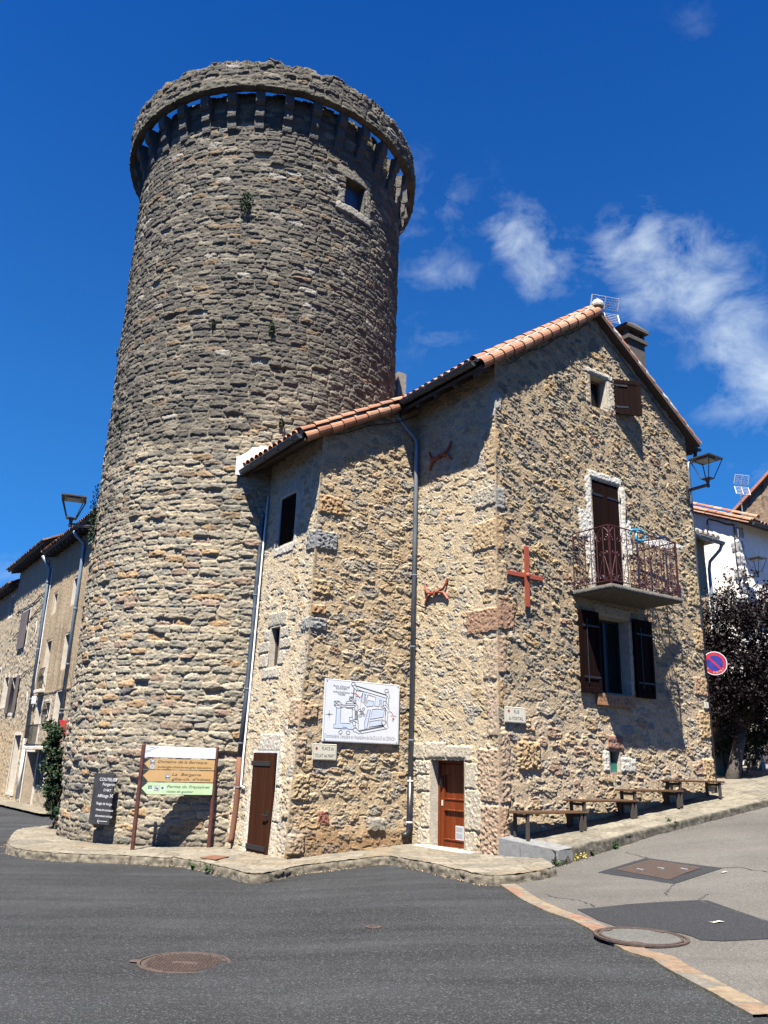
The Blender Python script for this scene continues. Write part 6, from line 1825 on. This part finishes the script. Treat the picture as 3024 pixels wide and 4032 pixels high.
gw = 'weeds along the kerbs'
tuft('weed', 'bushy green weed at the foot of the rusty downpipe, beside the narrow door', 'weed', gpx(905, 3328, PAV), .72, .22, 420, .055, M['leaf_vine'], 31, gw)
for k, (px, py, dz, h, r, n, lab) in enumerate(((2200, 3412, .0, .16, .1, 90, 'green weed at the outer corner of the grey end blocks'), (2078, 3438, 0, .13, .09, 80, 'green weed at the kerb just before the grey end blocks'), (1945, 3462, 0, .14, .07, 60, 'dry weed where the pink border meets the pavement kerb'), (2330, 3372, 0, .10, .08, 60, 'small weed under the raised pavement edge, below the lowest bench'),
                                             (2425, 3345, 0, .12, .1, 70, 'second small weed under the raised pavement edge'), (2650, 3268, 0, .2, .13, 130, 'largest weed under the raised pavement edge, below the third bench'), (2968, 3188, 0, .22, .1, 90, 'upright weed under the raised pavement edge at the right border'), (815, 3440, 0, .17, .1, 90, 'grassy weed at the kerb in front of the rusty hatch'), (762, 3424, 0, .1, .08, 60, 'tiny weed at the kerb left of the hatch'), (1850, 3440, 0, .08, .08, 50, 'flat weed at the kerb in front of the varnished door'))):
    tuft('weed', lab, 'weed', gpx(px, py, dz + .01), h, r, n, .05, M['leaf_green'] if k != 2 else M['leaf_dry'] if 'leaf_dry' in M else M.setdefault('leaf_dry', m_simple('dry grass', (.22, .15, .05), .8, var=.4, bump=0)), 40 + k, gw)
for k, (px, py, lab) in enumerate(((2265, 3392, 'yellow flowering weed at the raised pavement edge, nearer the corner'), (2300, 3385, 'yellow flowering weed at the raised pavement edge, further from the corner'))):
    P = gpx(px, py, .01); t = tuft('flowering_weed', lab, 'weed', P, .11, .09, 36, .035, M['leaf_yellow'], 60 + k, gw)
# dry litter that gathers along the kerb
rng = np.random.default_rng(77); L_ = np.array(kerb_s); idx = rng.integers(6, len(L_) - 1, 900); pp = L_[idx] + (L_[idx + 0] - L_[np.minimum(idx + 1, len(L_) - 1)]) * rng.uniform(0, 1, (900, 1))
tn = L_[np.minimum(idx + 1, len(L_) - 1)] - L_[idx - 1]; tn /= np.linalg.norm(tn, axis=1)[:, None]
pp = pp + np.stack([tn[:, 1], -tn[:, 0]], 1) * (.05 + .10 * rng.random((900, 1)) ** 2)
w_ = vn(pp[:, 0] * 1.5, pp[:, 1] * 1.5, 3) > -.05; pp = pp[w_]
ss_ = rng.uniform(.2, 9, 700); q2 = K[:2] + UR[:2] * ss_[:, None] + NR[:2] * (1.06 + .12 * rng.random((700, 1)) ** 2); q2 = q2[vn(ss_ * 1.4, ss_ * 0, 8) > -.1]
pp = np.concatenate([pp, q2])
cen = np.column_stack([pp, hgt(pp[:, 0], pp[:, 1]) + .012])
lit = foliage('kerb_litter', cen, .034, m_simple('dry leaf litter', (.20, .14, .075), .9, var=.5, scale=3, bump=0), None, 5, up_bias=3.); tag(lit, kind='stuff')

# ------------------------------------------------------------------ the row of houses on the left
REV = m_simple('pale window stone', (.42, .375, .30), .9, var=.2, scale=5, bump=.5)
def lwall(name, parent, a0, a1, z0, z1, holes, field, res=.04):
    return wall(name, parent, lambda U, V, h: Q0 + UL * U[..., None] + NL * h[..., None] + ZZ * V[..., None], a0, a1, z0, z1, res, field, M['rubble'], holes)


def lroof(parent, a0, a1, z, over=.5, rise=.5, depth=4.5):
    up = UR + ZZ * rise; up = up / np.linalg.norm(up); n_ = np.cross(up, UL); n_ = n_ if n_[2] > 0 else -n_
    b = MB(); e0 = Q0 + UL * a0 + NL * over + ZZ * z; e1 = Q0 + UL * a1 + NL * over + ZZ * z
    V = [e0, e1, e1 + up * depth, e0 + up * depth]; b.hexa([v for v in V] + [v + n_ * .09 for v in V])
    a = a0 + .15
    while a < a1:
        p = Q0 + UL * a + ZZ * (z - .02); b.hexa([p + NL * (over - .06) - ZZ * .12, p + NL * (over - .06) + UL * .09 - ZZ * .12, p + UL * .09 - ZZ * .0, p - ZZ * .0, p + NL * (over - .06), p + NL * (over - .06) + UL * .09, p + UL * .09 + ZZ * .22, p + ZZ * .22]); a += .55
    r = b.build('roof', M['roof_wood'], parent)
    b = MB(); a = a0
    while a < a1:
        for k in range(3): tile(b, Q0 + UL * a + NL * (over + .04) + ZZ * z + up * (k * .4) + n_ * .10, up, UL, n_, .46, .10, .08)
        a += .22
    b.cur = (.3, .16, .1); e = [v + n_ * .105 for v in V]; b.add(e, [(0, 1, 2, 3)])
    b.build('roof_tiles', M['tile_eave_shade'], r, vcol=True)
    return r


M['tile_eave_shade'] = m_vcol('lichened eave tile with shade in its tone', rough=.9, fine=12, amp=.35, bump=.4, dist=.01, gain=.11)  # old tile, tone lowered to put the eave shade into its colour


def lwindow(parent, a0, a1, z0, z1, depth=.32, mf=None, bars=1):
    F = FL; b = MB(); reveal(b, F, -a1, -a0, z0, z1, depth, y=.015, t=.13); w = b.build('window', REV, parent)
    if mf is not None: sash(w, F, -a1, -a0, z0, z1, depth - .06, mf, bars)
    b = MB(); b.box(F, -a1 - .02, -a0 + .02, -depth - .03, -depth, z0 - .02, z1 + .02); b.build('back', M['dark_inside'], w)
    return w


hs = thing('rendered_house', 'tall beige rendered house with two blue grey downpipes behind the tower', 'house', (Q0[0], Q0[1], -.3))
H1 = [(-.30, 6.94, .28, 7.92), (2.64, 6.98, 3.18, 7.75), (2.45, 4.0, 3.25, 5.83), (-.30, 4.56, .40, 5.80), (2.52, 1.8, 3.28, 3.74), (1.22, 2.7, 1.92, 3.39), (-.37, 2.45, .40, 3.73), (1.85, -.25, 3.72, 1.60), (.62, .45, 1.42, 1.75), (-.80, -.25, -.18, .46)]


def f_h1(u, v):
    h, c = stucco(u, v, 31, (.37, .285, .19), (.50, .40, .275), .008)
    h2, c2 = rubble(u, v, 361, PAL_B, (.42, .35, .26), cover=.6, cw=.34, ch=.2, relief=.03, crag_a=.02)
    t = sstep(3.80, 3.70, v + .02 * vn(u * 3, v, 5))
    lip = sstep(.05, .0, np.abs(v - 3.76))
    c = c * (1 - .3 * sstep(.1, .5, fbm(u * 3, v * .3, 77, 3)) * sstep(8.5, 5.5, v))[..., None]
    return lerp(h + .03, h2, t) + .02 * lip, lerp(c, c2, t[..., None])


lwall('facade_wall', hs, -4.0, 4.25, -.4, 9.6, H1, f_h1)
lroof(hs, -4.0, 4.2, 9.5)
for (a0, z0, a1, z1) in H1[:2]: lwindow(hs, a0, a1, z0, z1, .3, WOODF, 0)
for (a0, z0, a1, z1) in H1[2:5]: lwindow(hs, a0, a1, z0, z1, .34, M['shutter_grey'], 1)
for (a0, z0, a1, z1) in (H1[5], H1[6], H1[8]): lwindow(hs, a0, a1, z0, z1, .3, M['shutter_grey'], 0)
def bars(parent, a0, a1, z0, z1, y, n, name='railing', curl=True):
    b = MB(); F = FL
    for z in (z0, z1): b.tube([F.p(-a0, y, z), F.p(-a1, y, z)], .016, 5)
    for k in range(n + 1): a = a0 + (a1 - a0) * k / n; b.tube([F.p(-a, y, z0), F.p(-a - (.04 if curl else 0), y + (.05 if curl else 0), (z0 + z1) / 2), F.p(-a, y, z1)], .012, 5)
    if curl:
        for k in range(n): a = a0 + (a1 - a0) * (k + .5) / n; b.tube([F.p(-a - .06 * math.cos(q), y, (z0 + z1) / 2 + .1 * math.sin(q)) for q in np.linspace(0, 6.28, 9)], .01, 4)
    return b.build(name, M['black_iron'], parent)


bars(hs, 2.45, 3.25, 3.95, 4.75, .12, 5)
b = MB(); b.bbox(FL, -3.35, -2.35, 0, .22, 3.80, 3.93, .015); b.build('window_sill', REV, hs)
b = MB(); b.bbox(FL, -2.3, -.45, 0, .55, 1.68, 1.80, .02); sl = b.build('balcony', REV, hs)
b = MB()
for k in range(13): a = .5 + k * .145; b.tube([FL.p(-a, .5, 1.8), FL.p(-a, .5, 2.55)], .013, 5)
for z in (1.86, 2.55): b.tube([FL.p(-.48, .5, z), FL.p(-2.27, .5, z)], .018, 5)
for a in (.48, 2.27):
    for z in (1.86, 2.55): b.tube([FL.p(-a, .5, z), FL.p(-a, 0, z)], .016, 5)
b.build('railing', M['black_iron'], sl)
b = MB(); b.box(FL, -3.72, -1.85, -1.2, -1.1, -.3, 1.62); b.box(FL, -1.87, -1.85, -1.1, .0, -.3, 1.6); gd = b.build('garage_door', M['dark_inside'], hs)
b = MB(); b.bbox(FL, -3.75, -3.72, -1.1, .02, -.3, 1.6); b.box(FL, -3.73, -3.70, -1.1, -.01, -.3, 1.6); b.build('garage_side', M['beige_wall'], gd)
b = MB(); b.bbox(FL, -1.95, -1.78, -.1, .04, -.3, 1.62); b.bbox(FL, -3.86, -3.72, -.1, .04, -.3, 1.62); b.bbox(FL, -3.86, -1.78, -.1, .05, 1.60, 1.68); b.build('garage_frame', REV, hs)
b = MB(); b.bbox(FL, .18, .8, -.12, -.06, -.3, .46); b.build('cellar_door', M['shutter_grey'], hs)
bars(hs, 1.22, 1.92, 2.68, 3.42, .08, 4, 'window_grille'); bars(hs, .62, 1.42, .45, 1.75, .06, 5, 'window_grille')
M['pipe_light'] = m_simple('light blue grey pipe', (.17, .23, .29), .45, .2, var=.15, bump=.05)


def lpipe(parent, pts, cz_, m=None):
    b = MB(); b.tube([FL.p(-a, y, z) for a, z, y in pts], .065, 10); o = b.build('downpipe', m or M['pipe_light'], parent, smooth=True)
    b = MB()
    for a, z, y in cz_: b.lathe(FL.p(-a, y, z), [(.068, 0), (.08, .01), (.08, .05), (.068, .06)], 12)
    b.build('bracket', M['zinc'], o)


lpipe(hs, [(-.72, 9.52, .5), (-.74, 9.35, .42), (-.80, 9.1, .12), (-.80, 8.9, .1), (-.92, 1.9, .1)], [(-.80, 8.8, .1), (-.84, 6.6, .1), (-.87, 4.6, .1), (-.90, 2.9, .1)])
lpipe(hs, [(4.45, 9.55, .45), (4.42, 9.3, .3), (4.36, 9.0, .12), (4.05, 2.1, .1)], [(4.32, 8.4, .12), (4.22, 5.6, .11), (4.12, 3.6, .1)])
lpipe(hs, [(4.05, 2.1, .1), (3.90, -.15, .12)], [], M['white_paint'])
b = MB(); b.bbox(FL, -3.86, -3.62, .02, .14, 3.42, 3.72, .01); b.build('meter_box', M['white_paint'], hs)
b = MB(); b.tube([FL.p(-4.1 + .03 * math.sin(k), .05, 9.0 - k * .45) for k in range(16)], .018, 5); b.build('cable', M['white_paint'], hs)

h2 = thing('stone_terrace_house', 'rubble stone house with dark eaves and grey shutters, second in the left row', 'house', tuple(Q0 + UL * 4.25 - ZZ * .3))
H2 = [(7.50, 6.05, 8.90, 7.75), (7.55, 3.22, 9.05, 4.78), (5.35, .02, 6.60, 2.25), (9.4, -.1, 10.6, 1.5), (9.9, 3.6, 10.8, 4.9)]


def f_h2(u, v):
    h, c = rubble(u, v, 381, PAL_C, (.46, .39, .29), cover=.62, cw=.36, ch=.2, relief=.035, crag_a=.028, tilt=.5)
    h2_, c2 = rubble(u, v, 391, PAL_B, (.52, .40, .25), cover=.5, cw=.3, ch=.2, relief=.03, crag_a=.02, tilt=.1)
    t = sstep(3.2, 2.4, v + .5 * vn(u, v, 4)); h, c = lerp(h, h2_, t), lerp(c, c2, t[..., None])
    h3, c3 = stucco(u, v, 14, (.44, .37, .28), (.5, .42, .32), .01); t = sstep(8.35, 8.5, v + .12 * vn(u * 1.3, v, 8))
    return lerp(h, h3 + .03, t), lerp(c, c3, t[..., None])


lwall('facade_wall', h2, 4.25, 11.2, -.4, 10.2, H2, f_h2)
lroof(h2, 4.1, 11.4, 10.0, .55)
b = MB(); b.box(Frame(Q0 + UL * 4.25, UR, -UL), 0, 3, -.0, .03, 9.3, 10.2); b.build('gable_strip', M['roof_wood'], h2)
for i, (a0, z0, a1, z1) in enumerate(H2): lwindow(h2, a0, a1, z0, z1, .35, M['shutter_grey'] if i != 2 else None, 1)
b = board_leaf(FL, -8.95, -7.55, 6.0, 7.7, .06, .10, .18); b.build('shutter', M['shutter_grey'], h2)
for a0, a1 in ((7.25, 7.75), (8.8, 9.3)): b = board_leaf(FL, -a1, -a0, 3.2, 4.8, .06, .10, .16); b.build('shutter', M['shutter_grey'], h2)
b = MB(); b.bbox(FL, -6.58, -5.37, -.3, -.25, 0, 2.25); b.build('door', M['shutter_grey'], h2)
for a_, z_, w_, hh in ((5.76, 6.65, .2, .36), (5.4, 3.7, .18, .3)):
    b = MB(); b.add([FL.p(-a_ - w_ * math.cos(q), .02, z_ + hh * math.sin(q)) for q in np.linspace(0, 6.1, 12)] + [FL.p(-a_ - w_ * .45 * math.cos(q), .05, z_ + hh * .5 * math.sin(q)) for q in np.linspace(0, 6.1, 12)], [(i, (i + 1) % 12, (i + 1) % 12 + 12, i + 12) for i in range(12)]); ov = b.build('round_window', REV, h2)
    b = MB(); b.add([FL.p(-a_ - w_ * .5 * math.cos(q), .035, z_ + hh * .52 * math.sin(q)) for q in np.linspace(0, 6.1, 12)], [tuple(range(12))]); b.build('pane', M['glass'], ov)
b = MB(); b.tube([FL.p(-5.4, .4, 9.9), FL.p(-4.9, .08, 9.5), FL.p(-4.8, .06, 9.2)], .02, 5)
b.tube([FL.p(-(4.3 + k * .7), .04, 8.05 + .05 * math.sin(k) - .02 * k) for k in range(10)], .022, 5); b.tube([FL.p(-(4.2 + k * .7), .04, 7.75 - .12 * k) for k in range(10)], .018, 5); b.tube([FL.p(-(3.9 + k * .6), .04, 5.1 - .06 * k + .04 * math.sin(k * 2)) for k in range(11)], .014, 5)
b.build('cable', M['black_iron'], h2)

h3 = thing('low_terrace_house', 'small stone house with orange tile ends, third in the left row', 'house', tuple(Q0 + UL * 11.2 - ZZ * .3))
lwall('facade_wall', h3, 11.2, 19, -.4, 9.5, [(11.9, 8.0, 12.6, 9.0), (12.2, 4.0, 13.0, 5.4)], lambda u, v: rubble(u, v, 401, PAL_C, (.42, .36, .27), cover=.6, cw=.4, ch=.24, relief=.04, crag_a=.03), .07)
lwindow(h3, 11.9, 12.6, 8.0, 9.0); lwindow(h3, 12.2, 13.0, 4.0, 5.4)
lroof(h3, 11.15, 19, 9.3, .45)
h4 = thing('far_roof_house', 'distant house with an orange tiled roof at the left border', 'house', tuple(Q0 + UL * 20 + NL * 2.2))
FL2 = Frame(Q0 + UL * 19.2 + NL * 2.5, UR, NR)
b = MB(); b.box(FL2, -3, 4, -8, 0, -.5, 9.4); b.build('wall', M['beige_wall'], h4)
b = MB(); V = [FL2.p(-3.4, .4, 9.3), FL2.p(4.4, .4, 9.3), FL2.p(4.4, -4, 10.9), FL2.p(-3.4, -4, 10.9)]; b.hexa(V + [v + ZZ * .15 for v in V]); rf_ = b.build('roof', M['roof_wood'], h4)
b = MB(); upx = (-NR + ZZ * .37); upx /= np.linalg.norm(upx); nx_ = np.cross(UR, upx); nx_ = nx_ if nx_[2] > 0 else -nx_
for i in range(36):
    for k in range(8): tile(b, FL2.p(-3.35 + i * .22, .45, 9.47) + upx * k * .42, upx, UR, nx_, .48, .10, .08)
b.build('roof_tiles', M['tile'], rf_, vcol=True)
# pale strip of pavement in front of the row
lp_ = [(Q0 + UL * a + NL * n)[:2] for a, n in ((-3, .0), (-3, .75), (2, 1.0), (5, 1.25), (9, 1.5), (16, 1.6), (16, 0))]
sheet('side_pavement', lp_, .12, .08, M['paving'], colf=flag_col)
# red lantern shaped sign hung from an iron bracket by the vine
RS = atY(249, 2868, vb[1] + 1.0); FRS = Frame((RS[0], RS[1], 0), np.array([.97, .25, 0]), np.array([.25, -.97, 0])); zr_ = RS[2]
t = thing('hanging_sign', 'bright red waisted hanging sign on an iron bracket at the left side of the tower', 'sign', (RS[0], RS[1], zr_ - .2))
b = MB(); b.prism(FRS, [(-.14, -.21 + zr_), (.14, -.19 + zr_), (.10, zr_ - .1), (.09, zr_), (.10, zr_ + .12), (.13, zr_ + .2), (-.13, zr_ + .21), (-.10, zr_ + .14), (-.09, zr_), (-.10, zr_ - .12)], -.05, .05); b.build('panel', M['red_paint'], t)
b = MB()
for k in range(6): b.strip(FRS, [(-.07 + .02 * k, zr_ - .12 + .03 * (k % 3)), (-.03 + .02 * k, zr_ + .02 * k), (-.06 + .025 * k, zr_ + .12)], .012, .0515)
b.build('marks', M['rust'], t)
b = MB(); b.tube([FRS.p(-.16, 0, zr_ + .48), FRS.p(.42, -.1, zr_ + .48)], .022, 5); b.tube([FRS.p(.4, -.1, zr_ + .5), FRS.p(.4, -.1, zr_ + .1)], .018, 5)
for x in (-.1, .1): b.tube([FRS.p(x, 0, zr_ + .2), FRS.p(x, 0, zr_ + .48)], .008, 4)
b.build('bracket', M['black_iron'], t)

# ------------------------------------------------------------------ houses behind on the right
wh = thing('white_house', 'white rendered house with grey quoins and an orange tiled roof behind the gable', 'house', tuple(WC + ZZ * 1.3))
SLW = .44; ZE = 10.55; DW = 3.3
QB1, QB2 = [], []
for k in range(17):
    z0 = 1.6 + k * .52; w = .30 if k % 2 else .14; g_ = (.27, .27, .265) if k > 3 else (.30, .23, .15)
    QB1.append((-.2, z0 + .05, w, z0 + .47, g_, .03, .03)); QB2.append((-.2, z0 + .05, .46 - w * .6, z0 + .47, g_, .03, .03))
L_in = onF(FW2, 2892, 2735); R_in = onF(FW2, 3008, 2752); B_in = onF(FW2, 2960, 2985)
GH = (L_in[0], 0.8, R_in[0], min(L_in[1], R_in[1]))


def f_w(u, v, blocks, seed):
    h, c = stucco(u, v, seed, (.60, .56, .50), (.70, .665, .605), .004); h = h + .004 * fbm(u * 6, v * 6, seed + 2, 3)
    return blocks_over(u, v, h, c, blocks, 900 + seed)


wall('side_wall', wh, lambda U, V, h: WC + UL * U[..., None] + NL * h[..., None] + ZZ * V[..., None], 0, 8.5, .8, 14.6, .045, lambda u, v: f_w(u, v, QB1, 21), M['white_vcol'], (), keep=lambda u, v: v < ZE + SLW * np.minimum(u, 2 * DW - u))
wall('front_wall', wh, lambda U, V, h: WC + UR * U[..., None] + NR * h[..., None] + ZZ * V[..., None], 0, 9, .8, ZE + .05, .045, lambda u, v: f_w(u, v, QB2, 22), M['white_vcol'], [GH])
upW = UL + ZZ * SLW; upW = upW / np.linalg.norm(upW); nW = np.cross(UR, upW); nW = nW if nW[2] > 0 else -nW
b = MB(); V = [WC + NR * .5 + NL * .12 + ZZ * (ZE - .2), WC + NR * .5 + UR * 9.2 + ZZ * (ZE - .2), WC - NR * DW + UR * 9.2 + ZZ * (ZE + SLW * DW + .04), WC - NR * DW + NL * .12 + ZZ * (ZE + SLW * DW + .04)]
b.hexa(V + [v + nW * .12 for v in V]); rf_ = b.build('roof', M['roof_wood'], wh)
b = MB(); e = WC + NR * .56 + ZZ * (ZE - .22) + NL * .02
for i in range(42):
    for k in range(10): tile(b, e + UR * (i * .22) + upW * (k * .38) + nW * .16, upW, UR, nW, .45, .105, .085)
for j in range(3):
    for k in range(10): tile(b, e + NL * (.10 - .19 * j) + upW * (k * .38) + nW * (.02 + .16 * j), upW, -UR, nW * .8 + NL * .6 if j == 0 else nW, .45, .11, .09)
b.cur = (.34, .17, .1); b.add([v + nW * .13 for v in V], [(0, 1, 2, 3)]); b.build('roof_tiles', M['tile'], rf_, vcol=True)
roof_keep = roof; roof = rf_
gutter(WC + NR * .62 + ZZ * (ZE - .13) + UR * .0, WC + NR * .62 + UR * 9 + ZZ * (ZE - .17), .09, M['gutter'], out=NR)
roof = roof_keep
b = MB(); F = FW2; x0, z0, x1, z1 = GH; reveal(b, F, x0, x1, z0, z1, .5, t=.02); b.bbox(F, x0 - .15, x1 + .2, -.05, .06, z1, z1 + .22, .02); gh = b.build('garage_opening', M['concrete'], wh)
b = MB(); b.box(F, x0 - .1, x1 + .1, -2.6, -2.5, z0, z1 + .1); b.build('back', M['dark_inside'], gh)
q0, q1 = onF(F, 2903, 2832, -.12), onF(F, 2972, 2925, -.12)
b = MB(); b.bbox(F, q0[0], q1[0], -.16, -.12, q1[1] - .6, q0[1], .01); b.build('door_panel', M['blue_door'], gh)
# cables and the lamp's wire along the white wall
b = MB(); zR_ = lambda x, y, n=.05: (lambda q: FW1.p(q[0], n, q[1]))(onF(FW1, 2650 + x / 3.687, 1750 + y / 3.687, n))
b.tube([zR_(470, 1390), zR_(500, 1360), zR_(500, 1200), zR_(495, 1110), zR_(515, 1080), zR_(640, 1110), zR_(770, 1155), zR_(880, 1165)], .028, 6)
b.tube([zR_(880, 1170), zR_(890, 1300), zR_(915, 1600), zR_(950, 1900), zR_(975, 2040)], .02, 5); b.build('cable', M['black_iron'], wh)

# low beige house squeezed in between
nb = atY(2771, 2150, 25.0); FNB = Frame((nb[0], nb[1], 0), UR, NR)
bh = thing('beige_house', 'narrow beige rendered house with a zinc downpipe, squeezed between the gable and the white house', 'house', (nb[0], nb[1], 1.))
zt_ = atY(2745, 2128, 24.5)[2]
wall('front_wall', bh, lambda U, V, h: FNB.o + UR * U[..., None] + NR * h[..., None] + ZZ * V[..., None], -5, .02, .5, zt_ + .2, .05, lambda u, v: stucco(u, v, 33, (.50, .40, .28), (.58, .47, .34), .012), M['rubble'])
b = MB(); b.box(FNB, -5, 0, -4, -.02, .5, zt_ - .05); b.build('side_wall', M['beige_wall'], bh)
b = MB(); b.box(FNB, -5, .25, -4.2, .42, zt_ + .05, zt_ + .13)
for k in range(20): b.tube([FNB.p(-4.9 + k * .265, .45, zt_ + .17), FNB.p(-4.9 + k * .265, -3, zt_ + .75)], .09, 6)
rf_ = b.build('roof', M['roof_old'] if 'roof_old' in M else M.setdefault('roof_old', m_simple('old grey tile', (.16, .14, .115), .9, var=.4, scale=6, bump=.7, bscale=20)), bh)
roof = rf_; gutter(FNB.p(-5, .50, zt_ + .05), FNB.p(.28, .50, zt_ + .02), .09, M['zinc'], out=NR); roof = roof_keep
b = MB(); b.tube([FNB.p(.22, .5, zt_ - .04), FNB.p(.20, .42, zt_ - .22), FNB.p(.08, .12, zt_ - .55), FNB.p(.06, .08, zt_ - .8), FNB.p(.06, .08, 1.2)], .05, 10); b.build('downpipe', M['pipe_light'], bh, smooth=True)

# brown gable further up
bp0 = atY(2915, 2012, 45.0); FBR = Frame((bp0[0], bp0[1], 0), -UL, NL); zb0 = bp0[2]
br = thing('brown_gable_house', 'tall brown stained stone gable behind the white house roof', 'house', (bp0[0], bp0[1], 2.))
wall('gable_wall', br, lambda U, V, h: FBR.o - UL * U[..., None] + NL * h[..., None] + ZZ * V[..., None], -.3, 11, 3, zb0 + 6, .07,
     lambda u, v: (lambda hc: (hc[0], hc[1] * (1 - .55 * sstep(.15, .6, fbm(u * 2.2, v * .35, 9, 4)))[..., None]))(rubble(u, v, 421, [(1, (.32, .22, .15)), (1, (.27, .2, .15)), (1, (.36, .27, .19))], (.36, .26, .18), cover=.6, cw=.4, ch=.2, relief=.03, crag_a=.025)), M['rubble'],
     keep=lambda u, v: v < zb0 + .05 + .72 * np.minimum(u + .2, 11.2 - u))
b = MB()
for u0, u1 in ((-.6, 5.5), (11.6, 5.5)):
    V = [FBR.p(u0, .25, zb0 + .72 * (min(u0 + .2, 11.2 - u0)) + .02), FBR.p(u0, -6, zb0 + .72 * (min(u0 + .2, 11.2 - u0)) + .02), FBR.p(u1, -6, zb0 + .72 * 5.7 + .02), FBR.p(u1, .25, zb0 + .72 * 5.7 + .02)]
    b.hexa(V + [v + ZZ * .2 for v in V])
b.build('roof', m_simple('orange tile edge', (.34, .13, .07), .85, var=.4, scale=8, bump=.6, bscale=25), br)

# old stone slab roof that shows between the tower and the main roof
ro = atY(1566, 1560, 26.0); FRO = Frame((ro[0], ro[1], 0), UR, NR); z_ = atY(1640, 1535, 26.0)[2]
rr_ = thing('slab_roof_house', 'old house with a dark stone slab roof, glimpsed between tower and tiled roof', 'house', (ro[0], ro[1], 0.))
b = MB(); b.box(FRO, 0, .35, -.6, 0, 0, atY(1566, 1462, 26.0)[2]); b.box(FRO, .35, 7, -4, -.3, 0, z_ - .2); b.build('wall', M['roof_old'], rr_)
def slab():
    S, T = np.meshgrid(np.linspace(0.2, 7, 90), np.linspace(-.3, 4, 60)); z = z_ - .25 + .55 * np.minimum(1, T / 1.2) + .35 * np.sin(np.clip(S / 6, 0, 1) * math.pi) + .07 * fbm(S * 3, T * 3, 5, 4) + .06 * np.round(vn(S * 2, T * 3, 8) * 2)
    np_mesh('roof', FRO.o + UR * S[..., None] + UL * T[..., None] + ZZ * z[..., None], grid_quads(*S.shape), None, M['roof_old'], rr_)
slab()

# shaded garden wall with an iron fence under the tree, and a sunlit gate pillar
YG = YT + 2.6
ga = atY(2760, 2815, YG); gb_ = atY(2905, 2815, YG); zt2 = ga[2]
FGW = Frame((ga[0], ga[1], 0), np.array([1., 0, 0]), np.array([0, -1., 0]))
gwl = thing('garden_wall', 'low dark stone garden wall in the shade of the plum tree', 'wall', (ga[0], ga[1], 1.))
Lw = float(gb_[0] - ga[0])
wall('wall', gwl, lambda U, V, h: FGW.o + FGW.x * U[..., None] + FGW.y * h[..., None] + ZZ * V[..., None], -1.5, Lw, .6, zt2, .05, lambda u, v: rubble(u, v, 441, PAL_G, (.2, .17, .13), cover=.7), M['rubble'])
b = MB(); b.box(FGW, -1.5, Lw, -.4, -.02, .6, zt2 - .01); b.bbox(FGW, -1.55, Lw + .05, -.42, .05, zt2, zt2 + .08, .015); b.build('coping', M['concrete'], gwl)
fe = thing('iron_fence', 'black iron railing standing on the shaded garden wall', 'fence', (ga[0], ga[1], zt2 + .08)); b = MB(); zf = atY(2830, 2718, YG)[2]
for k in range(15): b.tube([FGW.p(-1.3 + k * (Lw + 1.2) / 14, -.2, zt2 + .08), FGW.p(-1.3 + k * (Lw + 1.2) / 14, -.2, zf)], .014, 5)
b.build('bars', M['black_iron'], fe)
b = MB()
for z in (zt2 + .2, zf - .05): b.tube([FGW.p(-1.4, -.2, z), FGW.p(Lw, -.2, z)], .016, 5)
b.build('rails', M['black_iron'], fe)
p0, p1 = atY(2975, 2785, YG + .6), atY(3004, 2930, YG + .6); FP = Frame((p0[0], p0[1], 0), UR, NR)
gp = thing('gate_pillar', 'sunlit pale stone gate pillar at the right border, beside the green bush', 'pillar', (p0[0], p0[1], 1.4)); b = MB()
wpil = float(p1[0] - p0[0]) + .1
for k in range(6): zz0 = 1.2 + k * (p0[2] - 1.2) / 6; b.bbox(FP, .0 + .012 * (k % 2), wpil + .012 * (k % 3), -.5, 0, zz0 + .004, zz0 + (p0[2] - 1.2) / 6 - .004, .025)
b.build('shaft', M['limestone'], gp)
b = MB(); b.bbox(FP, -.06, wpil + .08, -.55, .06, p0[2], p0[2] + .12, .03); b.build('cap', M['limestone'], gp)
# loose cables on the gabled house
b = MB()
b.tube([FB.p(-2.3 + .25 * k, .05, 8.02 + .115 * k - .03 * math.sin(k * 1.2)) for k in range(10)], .011, 5); b.build('cable', M['black_iron'], house)
b = MB(); b.tube([FG.p(.15 + .29 * k, .05, 9.35 + .205 * k - .04 * math.sin(k * 1.9)) for k in range(10)], .010, 5); b.tube([FG.p(3.2 + .31 * k, .05, 11.2 - .215 * k - .04 * math.sin(k * 2.1)) for k in range(10)], .010, 5); b.build('cable', M['black_iron'], house)
